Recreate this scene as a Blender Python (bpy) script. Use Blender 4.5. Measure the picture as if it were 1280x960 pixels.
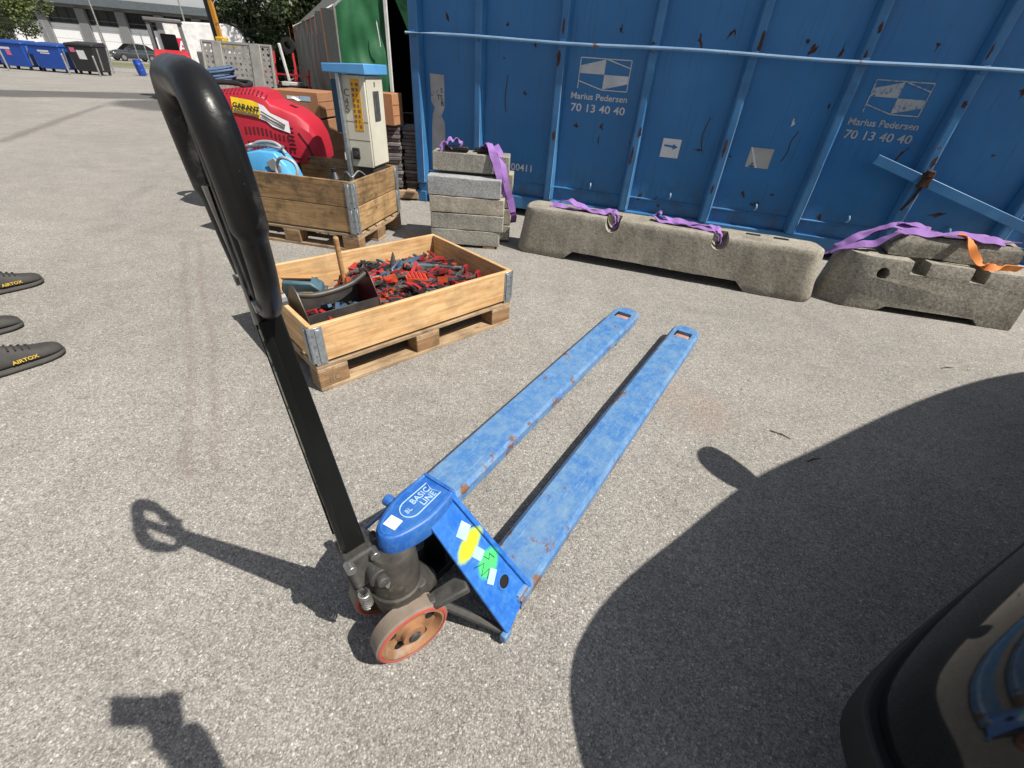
import bpy, bmesh, math, random
from mathutils import Vector, Matrix, noise as mnoise
R = math.radians
random.seed(7)
for o in list(bpy.data.objects):
    bpy.data.objects.remove(o, do_unlink=True)
SC = bpy.context.scene
COL = SC.collection

# ------------------------------------------------------------------ camera, sky, sun, exposure
CAM_H = 1.2885; PITCH = 0.6230; ROLL = 0.0787
cam = bpy.data.cameras.new('camera'); cam.sensor_width = 36.0; cam.sensor_fit = 'HORIZONTAL'
cam.lens = 543.84 / 1280 * 36.0; cam.clip_start = 0.02; cam.clip_end = 600
camo = bpy.data.objects.new('camera', cam); COL.objects.link(camo)
fw = Vector((0, math.cos(PITCH), -math.sin(PITCH))); rt = Vector((1, 0, 0)); up = rt.cross(fw)
Rv = rt * math.cos(ROLL) + up * math.sin(ROLL); Uv = -rt * math.sin(ROLL) + up * math.cos(ROLL)
camo.matrix_world = Matrix(((Rv.x, Uv.x, -fw.x, 0), (Rv.y, Uv.y, -fw.y, 0), (Rv.z, Uv.z, -fw.z, CAM_H), (0, 0, 0, 1)))
SC.camera = camo

SUN = Vector((0.683, -0.286, 1.0)).normalized()
wd = bpy.data.worlds.new('World'); SC.world = wd; wd.use_nodes = True
wn = wd.node_tree; wn.nodes.clear()
sky = wn.nodes.new('ShaderNodeTexSky'); sky.sky_type = 'NISHITA'; sky.sun_disc = False
sky.sun_elevation = math.asin(SUN.z); sky.sun_rotation = math.atan2(SUN.x, SUN.y)
sky.air_density = 1.0; sky.dust_density = 1.6; sky.ozone_density = 1.0
bg = wn.nodes.new('ShaderNodeBackground'); bg.inputs['Strength'].default_value = 0.06
wo = wn.nodes.new('ShaderNodeOutputWorld')
tcw = wn.nodes.new('ShaderNodeTexCoord'); mpw = wn.nodes.new('ShaderNodeMapping'); mpw.inputs['Scale'].default_value = (1, 1, 2.2)
nzw = wn.nodes.new('ShaderNodeTexNoise'); nzw.inputs['Scale'].default_value = 2.6; nzw.inputs['Detail'].default_value = 7; nzw.inputs['Roughness'].default_value = 0.58
rpw = wn.nodes.new('ShaderNodeValToRGB'); rpw.color_ramp.elements[0].position = 0.40; rpw.color_ramp.elements[1].position = 0.60
hsw = wn.nodes.new('ShaderNodeHueSaturation'); hsw.inputs['Saturation'].default_value = 0.12; hsw.inputs['Value'].default_value = 1.35
mxw = wn.nodes.new('ShaderNodeMix'); mxw.data_type = 'RGBA'
wn.links.new(tcw.outputs['Generated'], mpw.inputs['Vector']); wn.links.new(mpw.outputs[0], nzw.inputs['Vector']); wn.links.new(nzw.outputs['Fac'], rpw.inputs[0])
wn.links.new(sky.outputs[0], hsw.inputs['Color']); wn.links.new(rpw.outputs[0], mxw.inputs[0]); wn.links.new(sky.outputs[0], mxw.inputs[6]); wn.links.new(hsw.outputs[0], mxw.inputs[7])
wn.links.new(mxw.outputs[2], bg.inputs['Color']); wn.links.new(bg.outputs[0], wo.inputs['Surface'])
sl = bpy.data.lights.new('sun', 'SUN'); sl.energy = 4.6; sl.angle = R(0.53); sl.color = (1.0, 0.94, 0.855)
so = bpy.data.objects.new('sun', sl); COL.objects.link(so)
so.rotation_euler = SUN.to_track_quat('Z', 'Y').to_euler(); so.location = (3, -2, 8)
SC.view_settings.view_transform = 'Standard'; SC.view_settings.look = 'None'
SC.view_settings.exposure = 0.52; SC.view_settings.gamma = 1.0; SC.view_settings.use_curve_mapping = False

# ------------------------------------------------------------------ materials
MATS = {}
def nd(nt, t, **kw):
    n = nt.nodes.new(t)
    for k, v in kw.items():
        if k in n.inputs: n.inputs[k].default_value = v
        else: setattr(n, k, v)
    return n
def mixc(nt, fac, a, b, bt='MIX'):
    m = nt.nodes.new('ShaderNodeMix'); m.data_type = 'RGBA'; m.blend_type = bt
    for sock, val in ((m.inputs[0], fac), (m.inputs[6], a), (m.inputs[7], b)):
        if hasattr(val, 'is_output'): nt.links.new(val, sock)
        elif isinstance(val, (int, float)): sock.default_value = val
        else: sock.default_value = (*val[:3], 1)
    return m.outputs[2]
def ramp(nt, fac, stops):
    r = nt.nodes.new('ShaderNodeValToRGB'); e = r.color_ramp.elements
    while len(e) < len(stops): e.new(0.5)
    for i, (p, c) in enumerate(stops):
        e[i].position = p; e[i].color = (*c, 1) if not isinstance(c, (int, float)) else (c, c, c, 1)
    nt.links.new(fac, r.inputs[0]); return r.outputs[0]
def mth(nt, op, a, b=None, clamp=False):
    m = nt.nodes.new('ShaderNodeMath'); m.operation = op; m.use_clamp = clamp
    for i, v in enumerate((a, b)):
        if v is None: continue
        if hasattr(v, 'is_output'): nt.links.new(v, m.inputs[i])
        else: m.inputs[i].default_value = v
    return m.outputs[0]
def newmat(name):
    m = bpy.data.materials.new(name); m.use_nodes = True; nt = m.node_tree; nt.nodes.clear()
    out = nt.nodes.new('ShaderNodeOutputMaterial'); p = nt.nodes.new('ShaderNodeBsdfPrincipled')
    nt.links.new(p.outputs[0], out.inputs[0]); MATS[name] = m
    return m, nt, p
def coords(nt, scale=(1, 1, 1), rnd=True, kind='Object'):
    tc = nt.nodes.new('ShaderNodeTexCoord'); mp = nt.nodes.new('ShaderNodeMapping')
    mp.inputs['Scale'].default_value = scale
    nt.links.new(tc.outputs[kind], mp.inputs['Vector'])
    if rnd:
        oi = nt.nodes.new('ShaderNodeObjectInfo'); vm = nt.nodes.new('ShaderNodeVectorMath'); vm.operation = 'ADD'
        ml = mth(nt, 'MULTIPLY', oi.outputs['Random'], 37.0)
        cx = nt.nodes.new('ShaderNodeCombineXYZ')
        for i in range(3): nt.links.new(ml, cx.inputs[i])
        nt.links.new(tc.outputs[kind], vm.inputs[0]); nt.links.new(cx.outputs[0], vm.inputs[1])
        nt.links.new(vm.outputs[0], mp.inputs['Vector'])
    return mp.outputs[0]
def noi(nt, vec, scale, detail=4, rough=0.55, dist=0.0):
    n = nd(nt, 'ShaderNodeTexNoise'); n.inputs['Scale'].default_value = scale; n.inputs['Detail'].default_value = detail
    n.inputs['Roughness'].default_value = rough; n.inputs['Distortion'].default_value = dist
    nt.links.new(vec, n.inputs['Vector']); return n.outputs['Fac']
def bump(nt, p, h, strength, distance):
    b = nt.nodes.new('ShaderNodeBump'); b.inputs['Strength'].default_value = strength; b.inputs['Distance'].default_value = distance
    nt.links.new(h, b.inputs['Height']); nt.links.new(b.outputs[0], p.inputs['Normal'])
def pm(name, col, rough=0.6, metal=0.0, col2=None, vs=6.0, wear=None, ws=14.0, wt=(0.6, 0.68), bs=60.0, bst=0.15, bd=0.002,
       coat=0.0, scale=(1, 1, 1), rvar=0.15, grime=0.0, objvar=0.0, spec=0.5):
    m, nt, p = newmat(name)
    v = coords(nt, scale)
    n1 = noi(nt, v, vs, 5)
    c2 = col2 if col2 else tuple(x * 0.72 for x in col)
    c = mixc(nt, ramp(nt, n1, [(0.3, 0.0), (0.7, 1.0)]), c2, col)
    rr = mth(nt, 'MULTIPLY_ADD', n1, rvar); nt.nodes[-1].inputs[2].default_value = rough - rvar * 0.5
    if grime:
        g = noi(nt, v, vs * 0.35 + 0.7, 6, 0.65)
        c = mixc(nt, ramp(nt, g, [(0.48, 0.0), (0.72, grime)]), c, (0.045, 0.036, 0.026))
    if wear:
        n2 = noi(nt, v, ws, 8, 0.68)
        mk = ramp(nt, n2, [(wt[0], 0.0), (wt[1], 1.0)])
        n3 = noi(nt, v, ws * 5, 3)
        wc = mixc(nt, n3, tuple(x * 0.5 for x in wear), tuple(min(1, x * 1.4) for x in wear))
        c = mixc(nt, mk, c, wc)
    if objvar:
        oi = nt.nodes.new('ShaderNodeObjectInfo')
        hs = nt.nodes.new('ShaderNodeHueSaturation')
        nt.links.new(c, hs.inputs['Color'])
        vv = mth(nt, 'MULTIPLY_ADD', oi.outputs['Random'], objvar); nt.nodes[-1].inputs[2].default_value = 1 - objvar / 2
        nt.links.new(vv, hs.inputs['Value']); c = hs.outputs[0]
    nt.links.new(c, p.inputs['Base Color']); nt.links.new(rr, p.inputs['Roughness'])
    p.inputs['Metallic'].default_value = metal; p.inputs['Specular IOR Level'].default_value = spec
    if coat: p.inputs['Coat Weight'].default_value = coat; p.inputs['Coat Roughness'].default_value = 0.06
    if bst: bump(nt, p, noi(nt, v, bs, 6, 0.6), bst, bd)
    return m
def wood(name, light, dark, grain=1.0, knots=True, dirt=0.0):
    m, nt, p = newmat(name)
    v = coords(nt, (1.2, 14, 14)); v2 = coords(nt, (1, 2.4, 2.4))
    g = noi(nt, v, 3.2 * grain, 8, 0.6, 0.6); b = noi(nt, v2, 2.0, 4)
    fine = noi(nt, coords(nt, (3, 70, 70)), 3.0, 6, 0.6)
    c = mixc(nt, ramp(nt, g, [(0.36, 0.0), (0.58, 1.0)]), dark, light)
    c = mixc(nt, ramp(nt, fine, [(0.35, 0.28), (0.6, 0.0)]), c, tuple(x * 0.45 for x in dark))
    c = mixc(nt, ramp(nt, b, [(0.35, 0.35), (0.65, 0.0)]), c, tuple(x * 0.75 for x in dark))
    if knots:
        vo = nd(nt, 'ShaderNodeTexVoronoi'); vo.inputs['Scale'].default_value = 5.0
        nt.links.new(coords(nt, (0.75, 1.7, 1.7)), vo.inputs['Vector'])
        kk = ramp(nt, vo.outputs['Distance'], [(0.035, 1.0), (0.13, 0.0)])
        c = mixc(nt, mth(nt, 'MULTIPLY', kk, 0.75), c, (0.12, 0.05, 0.018))
    if dirt:
        d = noi(nt, coords(nt), 7.0, 8, 0.7)
        c = mixc(nt, ramp(nt, d, [(0.46, 0.0), (0.66, dirt)]), c, (0.05, 0.035, 0.02))
    oi = nt.nodes.new('ShaderNodeObjectInfo'); hs = nt.nodes.new('ShaderNodeHueSaturation'); nt.links.new(c, hs.inputs['Color'])
    vv = mth(nt, 'MULTIPLY_ADD', oi.outputs['Random'], 0.26); nt.nodes[-1].inputs[2].default_value = 0.87
    nt.links.new(vv, hs.inputs['Value'])
    nt.links.new(hs.outputs[0], p.inputs['Base Color']); p.inputs['Roughness'].default_value = 0.72
    bump(nt, p, g, 0.35, 0.0025)
    return m
def leafmat(name, a, b):
    m, nt, p = newmat(name)
    oi = nt.nodes.new('ShaderNodeNewGeometry')
    c = mixc(nt, oi.outputs['Random Per Island'], a, b)
    nt.links.new(c, p.inputs['Base Color']); p.inputs['Roughness'].default_value = 0.55
    return m

def make_asphalt():
    m, nt, p = newmat('asphalt')
    tc = nt.nodes.new('ShaderNodeTexCoord'); v = tc.outputs['Object']
    def vor(scale):
        n = nt.nodes.new('ShaderNodeTexVoronoi'); n.inputs['Scale'].default_value = scale
        nt.links.new(v, n.inputs['Vector']); return n
    a = vor(290); b = vor(175)
    sa = nt.nodes.new('ShaderNodeSeparateColor'); nt.links.new(a.outputs['Color'], sa.inputs[0])
    sb = nt.nodes.new('ShaderNodeSeparateColor'); nt.links.new(b.outputs['Color'], sb.inputs[0])
    ca = ramp(nt, sa.outputs[0], [(0.0, (0.17, 0.158, 0.142)), (0.2, (0.285, 0.268, 0.243)), (0.7, (0.385, 0.362, 0.328)), (1.0, (0.56, 0.535, 0.50))])
    cb = ramp(nt, sb.outputs[0], [(0.0, (0.19, 0.178, 0.162)), (0.3, (0.32, 0.30, 0.273)), (0.75, (0.40, 0.375, 0.338)), (0.95, (0.46, 0.435, 0.40)), (1.0, (0.72, 0.70, 0.66))])
    c = mixc(nt, ramp(nt, sb.outputs[1], [(0.45, 0.0), (0.55, 0.85)]), ca, cb)
    edge = ramp(nt, b.outputs['Distance'], [(0.28, 1.0), (0.62, 0.74)])
    c = mixc(nt, 1.0, c, edge, 'MULTIPLY')
    big = noi(nt, v, 0.55, 5, 0.6); mid = noi(nt, v, 5.0, 5, 0.6); sm = noi(nt, v, 38.0, 4, 0.6)
    c = mixc(nt, 1.0, c, ramp(nt, big, [(0.25, (0.775, 0.785, 0.79)), (0.75, (1.045, 1.055, 1.055))]), 'MULTIPLY')
    c = mixc(nt, 1.0, c, ramp(nt, mid, [(0.25, 0.86), (0.75, 1.10)]), 'MULTIPLY')
    c = mixc(nt, 1.0, c, ramp(nt, sm, [(0.25, 0.82), (0.75, 1.16)]), 'MULTIPLY')
    # dark spots (oil, chewing gum)
    sp = vor(1.7); spm = ramp(nt, sp.outputs['Distance'], [(0.012, 1.0), (0.03, 0.0)])
    c = mixc(nt, mth(nt, 'MULTIPLY', spm, 0.5), c, (0.05, 0.046, 0.04))
    # far shadow band and patch painted into the colour: axes e (away) and t (across)
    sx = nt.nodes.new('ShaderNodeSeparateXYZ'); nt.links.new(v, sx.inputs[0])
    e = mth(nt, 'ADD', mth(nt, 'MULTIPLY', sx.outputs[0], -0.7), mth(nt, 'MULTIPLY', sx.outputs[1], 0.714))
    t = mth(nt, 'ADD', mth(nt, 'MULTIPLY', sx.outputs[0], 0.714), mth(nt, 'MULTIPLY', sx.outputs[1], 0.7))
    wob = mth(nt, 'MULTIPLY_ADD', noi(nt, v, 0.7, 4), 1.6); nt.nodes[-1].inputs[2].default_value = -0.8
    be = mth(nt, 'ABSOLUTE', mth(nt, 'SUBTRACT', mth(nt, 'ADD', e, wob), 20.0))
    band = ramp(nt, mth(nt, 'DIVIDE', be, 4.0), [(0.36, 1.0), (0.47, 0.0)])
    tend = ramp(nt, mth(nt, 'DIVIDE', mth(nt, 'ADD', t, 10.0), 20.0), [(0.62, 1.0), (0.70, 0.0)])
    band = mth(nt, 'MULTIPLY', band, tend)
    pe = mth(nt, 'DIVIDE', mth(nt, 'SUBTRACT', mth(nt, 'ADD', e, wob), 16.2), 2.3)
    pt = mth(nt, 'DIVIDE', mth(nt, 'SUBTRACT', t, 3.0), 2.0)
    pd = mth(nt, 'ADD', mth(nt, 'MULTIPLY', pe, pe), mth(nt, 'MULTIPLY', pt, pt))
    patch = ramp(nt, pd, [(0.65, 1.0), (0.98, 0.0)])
    # thin sealed crack running from the painted shadow patch to the left
    def seg(ax, ay, bx, by, w0, w1, wb=0.05):
        dx, dy = bx - ax, by - ay; L = math.hypot(dx, dy); dx /= L; dy /= L
        al = mth(nt, 'ADD', mth(nt, 'MULTIPLY', sx.outputs[0], dx), mth(nt, 'MULTIPLY', sx.outputs[1], dy))
        al = mth(nt, 'SUBTRACT', al, ax * dx + ay * dy)
        la = mth(nt, 'ADD', mth(nt, 'MULTIPLY', sx.outputs[0], -dy), mth(nt, 'MULTIPLY', sx.outputs[1], dx))
        la = mth(nt, 'SUBTRACT', la, -ax * dy + ay * dx)
        la = mth(nt, 'ABSOLUTE', mth(nt, 'ADD', la, mth(nt, 'MULTIPLY', wob, wb)))
        f = ramp(nt, mth(nt, 'DIVIDE', la, w1 * 2), [(w0 / (2 * w1), 1.0), (0.5, 0.0)])
        ins = mth(nt, 'MULTIPLY', mth(nt, 'GREATER_THAN', al, 0.0), mth(nt, 'LESS_THAN', al, L))
        return mth(nt, 'MULTIPLY', f, ins)
    crack = seg(-7.5, 6.66, -10.4, 12.05, 0.03, 0.14)
    streak = mth(nt, 'MAXIMUM', seg(-2.75, 3.4, -1.15, 1.05, 0.004, 0.035, 0.10), seg(-2.64, 3.42, -1.06, 1.08, 0.004, 0.03, 0.10))
    tyre_ = mth(nt, 'MAXIMUM', mth(nt, 'MAXIMUM', seg(-9.0, 4.6, 1.9, 2.75, 0.05, 0.11, 0.25), seg(-9.0, 6.2, -1.6, 5.0, 0.05, 0.11, 0.25)), seg(-7.5, 12.0, -2.9, 2.2, 0.05, 0.10, 0.3))
    tyre_ = mth(nt, 'MULTIPLY', tyre_, ramp(nt, noi(nt, v, 2.2, 5, 0.6), [(0.42, 0.0), (0.62, 1.0)]))
    c = mixc(nt, mth(nt, 'MULTIPLY', tyre_, 0.20), c, (0.10, 0.095, 0.088))
    old_ = ramp(nt, noi(nt, v, 0.9, 7, 0.66), [(0.60, 0.0), (0.70, 0.30)])
    c = mixc(nt, old_, c, (0.17, 0.16, 0.145))
    shade_crack = mth(nt, 'MAXIMUM', mth(nt, 'MAXIMUM', band, patch), mth(nt, 'MULTIPLY', crack, 0.55))  # painted band and patch shadows joined with the sealed crack
    c = mixc(nt, mth(nt, 'MULTIPLY', shade_crack, 0.72), c, (0.055, 0.053, 0.05))
    c = mixc(nt, mth(nt, 'MULTIPLY', streak, 0.22), c, (0.14, 0.085, 0.065))
    # rusty run-off beside the right fork
    rx = mth(nt, 'DIVIDE', mth(nt, 'SUBTRACT', sx.outputs[0], 0.90), 0.24); ry = mth(nt, 'DIVIDE', mth(nt, 'SUBTRACT', sx.outputs[1], 1.72), 0.26)
    rd = mth(nt, 'ADD', mth(nt, 'MULTIPLY', rx, rx), mth(nt, 'MULTIPLY', ry, ry))
    rust = mth(nt, 'MULTIPLY', ramp(nt, rd, [(0.1, 0.28), (1.0, 0.0)]), ramp(nt, mid, [(0.35, 0.2), (0.65, 1.0)]))
    c = mixc(nt, rust, c, (0.26, 0.13, 0.07))
    nt.links.new(c, p.inputs['Base Color'])
    rr = mth(nt, 'SUBTRACT', 0.88, mth(nt, 'MULTIPLY', shade_crack, 0.3)); nt.links.new(rr, p.inputs['Roughness'])
    p.inputs['Specular IOR Level'].default_value = 0.3
    h = mth(nt, 'ADD', mth(nt, 'MULTIPLY', b.outputs['Distance'], -1.0), mth(nt, 'MULTIPLY', a.outputs['Distance'], -0.5))
    bump(nt, p, h, 0.6, 0.0032)
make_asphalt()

def make_fork_paint(name, base, scuff, rust_t, scr=0.5):
    m, nt, p = newmat(name)
    v = coords(nt, rnd=True)
    mid_ = tuple((a_ + b_) / 2 for a_, b_ in zip(base, scuff))
    c = mixc(nt, ramp(nt, noi(nt, v, 5, 5, 0.6), [(0.35, 0.0), (0.65, 1.0)]), base, mid_)
    c = mixc(nt, ramp(nt, noi(nt, v, 34, 8, 0.75), [(0.46, 0.0), (0.62, 0.75)]), c, scuff)
    if name == 'fork_paint': c = mixc(nt, ramp(nt, noi(nt, v, 13, 9, 0.74), [(0.45, 0.0), (0.60, 0.42)]), c, (0.20, 0.31, 0.41))
    # fine criss-cross scratches
    for rot, s in ((0.0, 60), (0.06, 80), (-0.5, 50), (1.2, 70)):
        mp = nt.nodes.new('ShaderNodeMapping'); mp.inputs['Rotation'].default_value = (0, 0, rot); mp.inputs['Scale'].default_value = (1.0, 26 if abs(rot) < 0.1 else 16, 1)
        nt.links.new(v, mp.inputs['Vector'])
        sc = ramp(nt, noi(nt, mp.outputs[0], s * 0.2, 3, 0.7), [(0.62, 0.0), (0.70, scr)])
        c = mixc(nt, sc, c, tuple(min(1, x * 1.25 + 0.08) for x in scuff))
    dk = ramp(nt, noi(nt, v, 30, 5, 0.7), [(0.6, 0.0), (0.75, 0.5)])
    c = mixc(nt, dk, c, (0.05, 0.06, 0.075))
    n2 = noi(nt, v, 9, 10, 0.74)
    if name == 'fork_paint':      # chipped to rust along both long edges of each fork and at the heel
        tc_ = nt.nodes.new('ShaderNodeTexCoord'); sp_ = nt.nodes.new('ShaderNodeSeparateXYZ'); nt.links.new(tc_.outputs['Object'], sp_.inputs[0])
        ed_ = mth(nt, 'ABSOLUTE', mth(nt, 'SUBTRACT', mth(nt, 'ABSOLUTE', sp_.outputs[1]), 0.19))
        ed_ = ramp(nt, mth(nt, 'MULTIPLY', ed_, 10.0), [(0.50, 0.0), (0.74, 0.055)])
        he_ = ramp(nt, sp_.outputs[0], [(0.12, 0.07), (0.30, 0.0)])
        n2 = mth(nt, 'ADD', n2, mth(nt, 'ADD', ed_, he_))
    mk = ramp(nt, n2, [(rust_t, 0.0), (rust_t + 0.035, 1.0)])
    rc = mixc(nt, noi(nt, v, 60, 4), (0.07, 0.032, 0.018), (0.25, 0.13, 0.07))
    c = mixc(nt, mk, c, rc)
    nt.links.new(c, p.inputs['Base Color'])
    rr = mth(nt, 'MULTIPLY_ADD', mk, 0.35); nt.nodes[-1].inputs[2].default_value = 0.48
    nt.links.new(rr, p.inputs['Roughness'])
    bump(nt, p, n2, 0.25, 0.002)
    return m, nt, p, c
make_fork_paint('fork_paint', (0.032, 0.145, 0.40), (0.13, 0.255, 0.42), 0.615)
make_fork_paint('head_paint', (0.006, 0.085, 0.38), (0.05, 0.17, 0.44), 0.72, 0.25)
def make_leg_paint():
    m, nt, p, c = make_fork_paint('leg_paint', (0.004, 0.10, 0.46), (0.05, 0.20, 0.52), 0.70, 0.3)
    tc = nt.nodes.new('ShaderNodeTexCoord'); sx = nt.nodes.new('ShaderNodeSeparateXYZ'); nt.links.new(tc.outputs['Object'], sx.inputs[0])
    wob = noi(nt, tc.outputs['Object'], 55, 4)
    def blob(cx, cy, rx, ry, ang, col):
        ca, sa = math.cos(ang), math.sin(ang)
        dx = mth(nt, 'SUBTRACT', sx.outputs[0], cx); dy = mth(nt, 'SUBTRACT', sx.outputs[1], cy)
        u = mth(nt, 'DIVIDE', mth(nt, 'ADD', mth(nt, 'MULTIPLY', dx, ca), mth(nt, 'MULTIPLY', dy, sa)), rx)
        w = mth(nt, 'DIVIDE', mth(nt, 'ADD', mth(nt, 'MULTIPLY', dx, -sa), mth(nt, 'MULTIPLY', dy, ca)), ry)
        d = mth(nt, 'ADD', mth(nt, 'MULTIPLY', u, u), mth(nt, 'MULTIPLY', w, w))
        d = mth(nt, 'ADD', d, mth(nt, 'MULTIPLY', wob, 0.35))
        return ramp(nt, d, [(0.55, 1.0), (1.45, 0.0)]), col
    for (mk, col) in (blob(0.150, 0.0, 0.034, 0.064, 0.12, (0.50, 0.66, 0.03)), blob(0.238, 0.010, 0.042, 0.052, 0.12, (0.07, 0.55, 0.17))):
        c = mixc(nt, mk, c, col)
    nt.links.new(c, p.inputs['Base Color'])
make_leg_paint()

def make_container_paint():
    m, nt, p = newmat('container_paint')
    v = coords(nt, rnd=False)
    c = mixc(nt, ramp(nt, noi(nt, v, 1.3, 5), [(0.3, 0.0), (0.7, 1.0)]), (0.018, 0.142, 0.365), (0.032, 0.19, 0.445))
    st = noi(nt, coords(nt, (9, 9, 0.55), False), 2.2, 6, 0.6)
    c = mixc(nt, ramp(nt, st, [(0.5, 0.0), (0.72, 0.42)]), c, (0.055, 0.135, 0.27))
    st2 = noi(nt, coords(nt, (16, 16, 0.8), False), 2.0, 5, 0.6)
    c = mixc(nt, ramp(nt, st2, [(0.56, 0.0), (0.75, 0.5)]), c, (0.03, 0.055, 0.10))
    sz = nt.nodes.new('ShaderNodeSeparateXYZ'); nt.links.new(v, sz.inputs[0])
    low = ramp(nt, sz.outputs[2], [(0.2, 0.75), (0.62, 0.0)])
    c = mixc(nt, mth(nt, 'MULTIPLY', low, ramp(nt, noi(nt, v, 7, 7, 0.7), [(0.42, 0.0), (0.62, 0.8)])), c, (0.055, 0.06, 0.062))
    run = noi(nt, coords(nt, (22, 22, 0.9), False), 1.8, 4, 0.6)
    c = mixc(nt, ramp(nt, run, [(0.66, 0.0), (0.76, 0.3)]), c, (0.075, 0.05, 0.04))
    n2 = noi(nt, v, 7.5, 10, 0.76); mk = ramp(nt, n2, [(0.715, 0.0), (0.73, 1.0)])
    rc = mixc(nt, noi(nt, v, 50, 4), (0.05, 0.018, 0.01), (0.20, 0.075, 0.03))
    c = mixc(nt, mk, c, rc)
    nt.links.new(c, p.inputs['Base Color'])
    rr = mth(nt, 'MULTIPLY_ADD', st, 0.25); nt.nodes[-1].inputs[2].default_value = 0.30
    nt.links.new(rr, p.inputs['Roughness'])
    bump(nt, p, noi(nt, v, 1.6, 3), 0.6, 0.035)
make_container_paint()
pm('container_rib', (0.050, 0.195, 0.41), 0.45, col2=(0.026, 0.14, 0.34), vs=5, wear=(0.14, 0.06, 0.03), ws=9, wt=(0.66, 0.69), grime=0.3)
pm('rail_paint', (0.22, 0.38, 0.58), 0.5, wear=(0.2, 0.09, 0.05), ws=6, wt=(0.6, 0.64))
pm('rust', (0.10, 0.042, 0.024), 0.9, col2=(0.018, 0.010, 0.008), vs=40, bst=0.4)
pm('worn_white', (0.62, 0.66, 0.70), 0.6, wear=(0.06, 0.15, 0.34), ws=30, wt=(0.60, 0.70), bst=0)
pm('faded_white', (0.45, 0.50, 0.54), 0.6, wear=(0.03, 0.13, 0.36), ws=30, wt=(0.53, 0.66), bst=0)
pm('old_sticker', (0.46, 0.47, 0.46), 0.6, col2=(0.30, 0.30, 0.29), wear=(0.04, 0.12, 0.28), ws=10, wt=(0.62, 0.65), bst=0)
pm('white_label', (0.75, 0.76, 0.78), 0.5, col2=(0.62, 0.64, 0.68), bst=0)
pm('worn_label', (0.42, 0.58, 0.72), 0.5, col2=(0.30, 0.46, 0.66), vs=40, bst=0)
pm('black_rubber', (0.006, 0.006, 0.0065), 0.36, spec=0.32, col2=(0.010, 0.010, 0.0105), vs=25, wear=(0.055, 0.055, 0.055), ws=20, wt=(0.56, 0.70), bs=60, bst=0.3, rvar=0.3)
pm('black_paint', (0.004, 0.005, 0.005), 0.42, spec=0.25, col2=(0.008, 0.009, 0.0085), wear=(0.16, 0.16, 0.15), ws=30, wt=(0.69, 0.75), bst=0.1)
pm('bare_edge', (0.36, 0.37, 0.33), 0.4, metal=0.6, wear=(0.03, 0.03, 0.03), ws=40, wt=(0.5, 0.6))
pm('greasy_iron', (0.085, 0.078, 0.067), 0.62, metal=0.25, col2=(0.035, 0.032, 0.028), vs=18, wear=(0.20, 0.16, 0.10), ws=16, wt=(0.6, 0.74), bs=120, bst=0.5)
pm('cast_iron', (0.085, 0.083, 0.078), 0.62, metal=0.2, col2=(0.03, 0.03, 0.029), vs=25, wear=(0.18, 0.17, 0.16), ws=40, wt=(0.6, 0.72), bs=150, bst=0.5)
pm('steel', (0.42, 0.42, 0.41), 0.38, metal=0.85, col2=(0.25, 0.25, 0.24), vs=20)
pm('tread', (0.17, 0.135, 0.105), 0.75, col2=(0.24, 0.20, 0.16), vs=18, bs=160, bst=0.4)
pm('red_poly', (0.50, 0.055, 0.05), 0.5, col2=(0.36, 0.09, 0.07), vs=22)
pm('rusty_rim', (0.34, 0.17, 0.075), 0.8, col2=(0.19, 0.095, 0.05), vs=16, wear=(0.30, 0.25, 0.20), ws=12, wt=(0.55, 0.68), bs=120, bst=0.4)
pm('roller_poly', (0.52, 0.25, 0.16), 0.6, col2=(0.36, 0.20, 0.14), vs=25)
pm('dark_hole', (0.006, 0.006, 0.006), 0.9, bst=0)
wood('pine', (0.70, 0.475, 0.245), (0.52, 0.295, 0.12), dirt=0.30)
wood('pine_inside', (0.55, 0.33, 0.14), (0.36, 0.18, 0.06), dirt=0.35)
wood('old_pine', (0.52, 0.345, 0.165), (0.33, 0.195, 0.085), dirt=0.55)
wood('old_pine_dark', (0.41, 0.265, 0.125), (0.22, 0.125, 0.055), dirt=0.75)
wood('pallet_wood', (0.48, 0.35, 0.215), (0.30, 0.20, 0.115), dirt=0.5)
wood('pallet_block', (0.38, 0.235, 0.12), (0.22, 0.12, 0.055), knots=False, dirt=0.45)
wood('handle_wood', (0.50, 0.29, 0.13), (0.36, 0.18, 0.07), knots=False)
pm('galvanised', (0.42, 0.46, 0.49), 0.42, metal=0.7, col2=(0.28, 0.31, 0.34), vs=45, wear=(0.14, 0.12, 0.10), ws=22, wt=(0.62, 0.74))
pm('bracket_grey', (0.24, 0.26, 0.28), 0.5, metal=0.5, col2=(0.15, 0.16, 0.17), vs=30)
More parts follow.
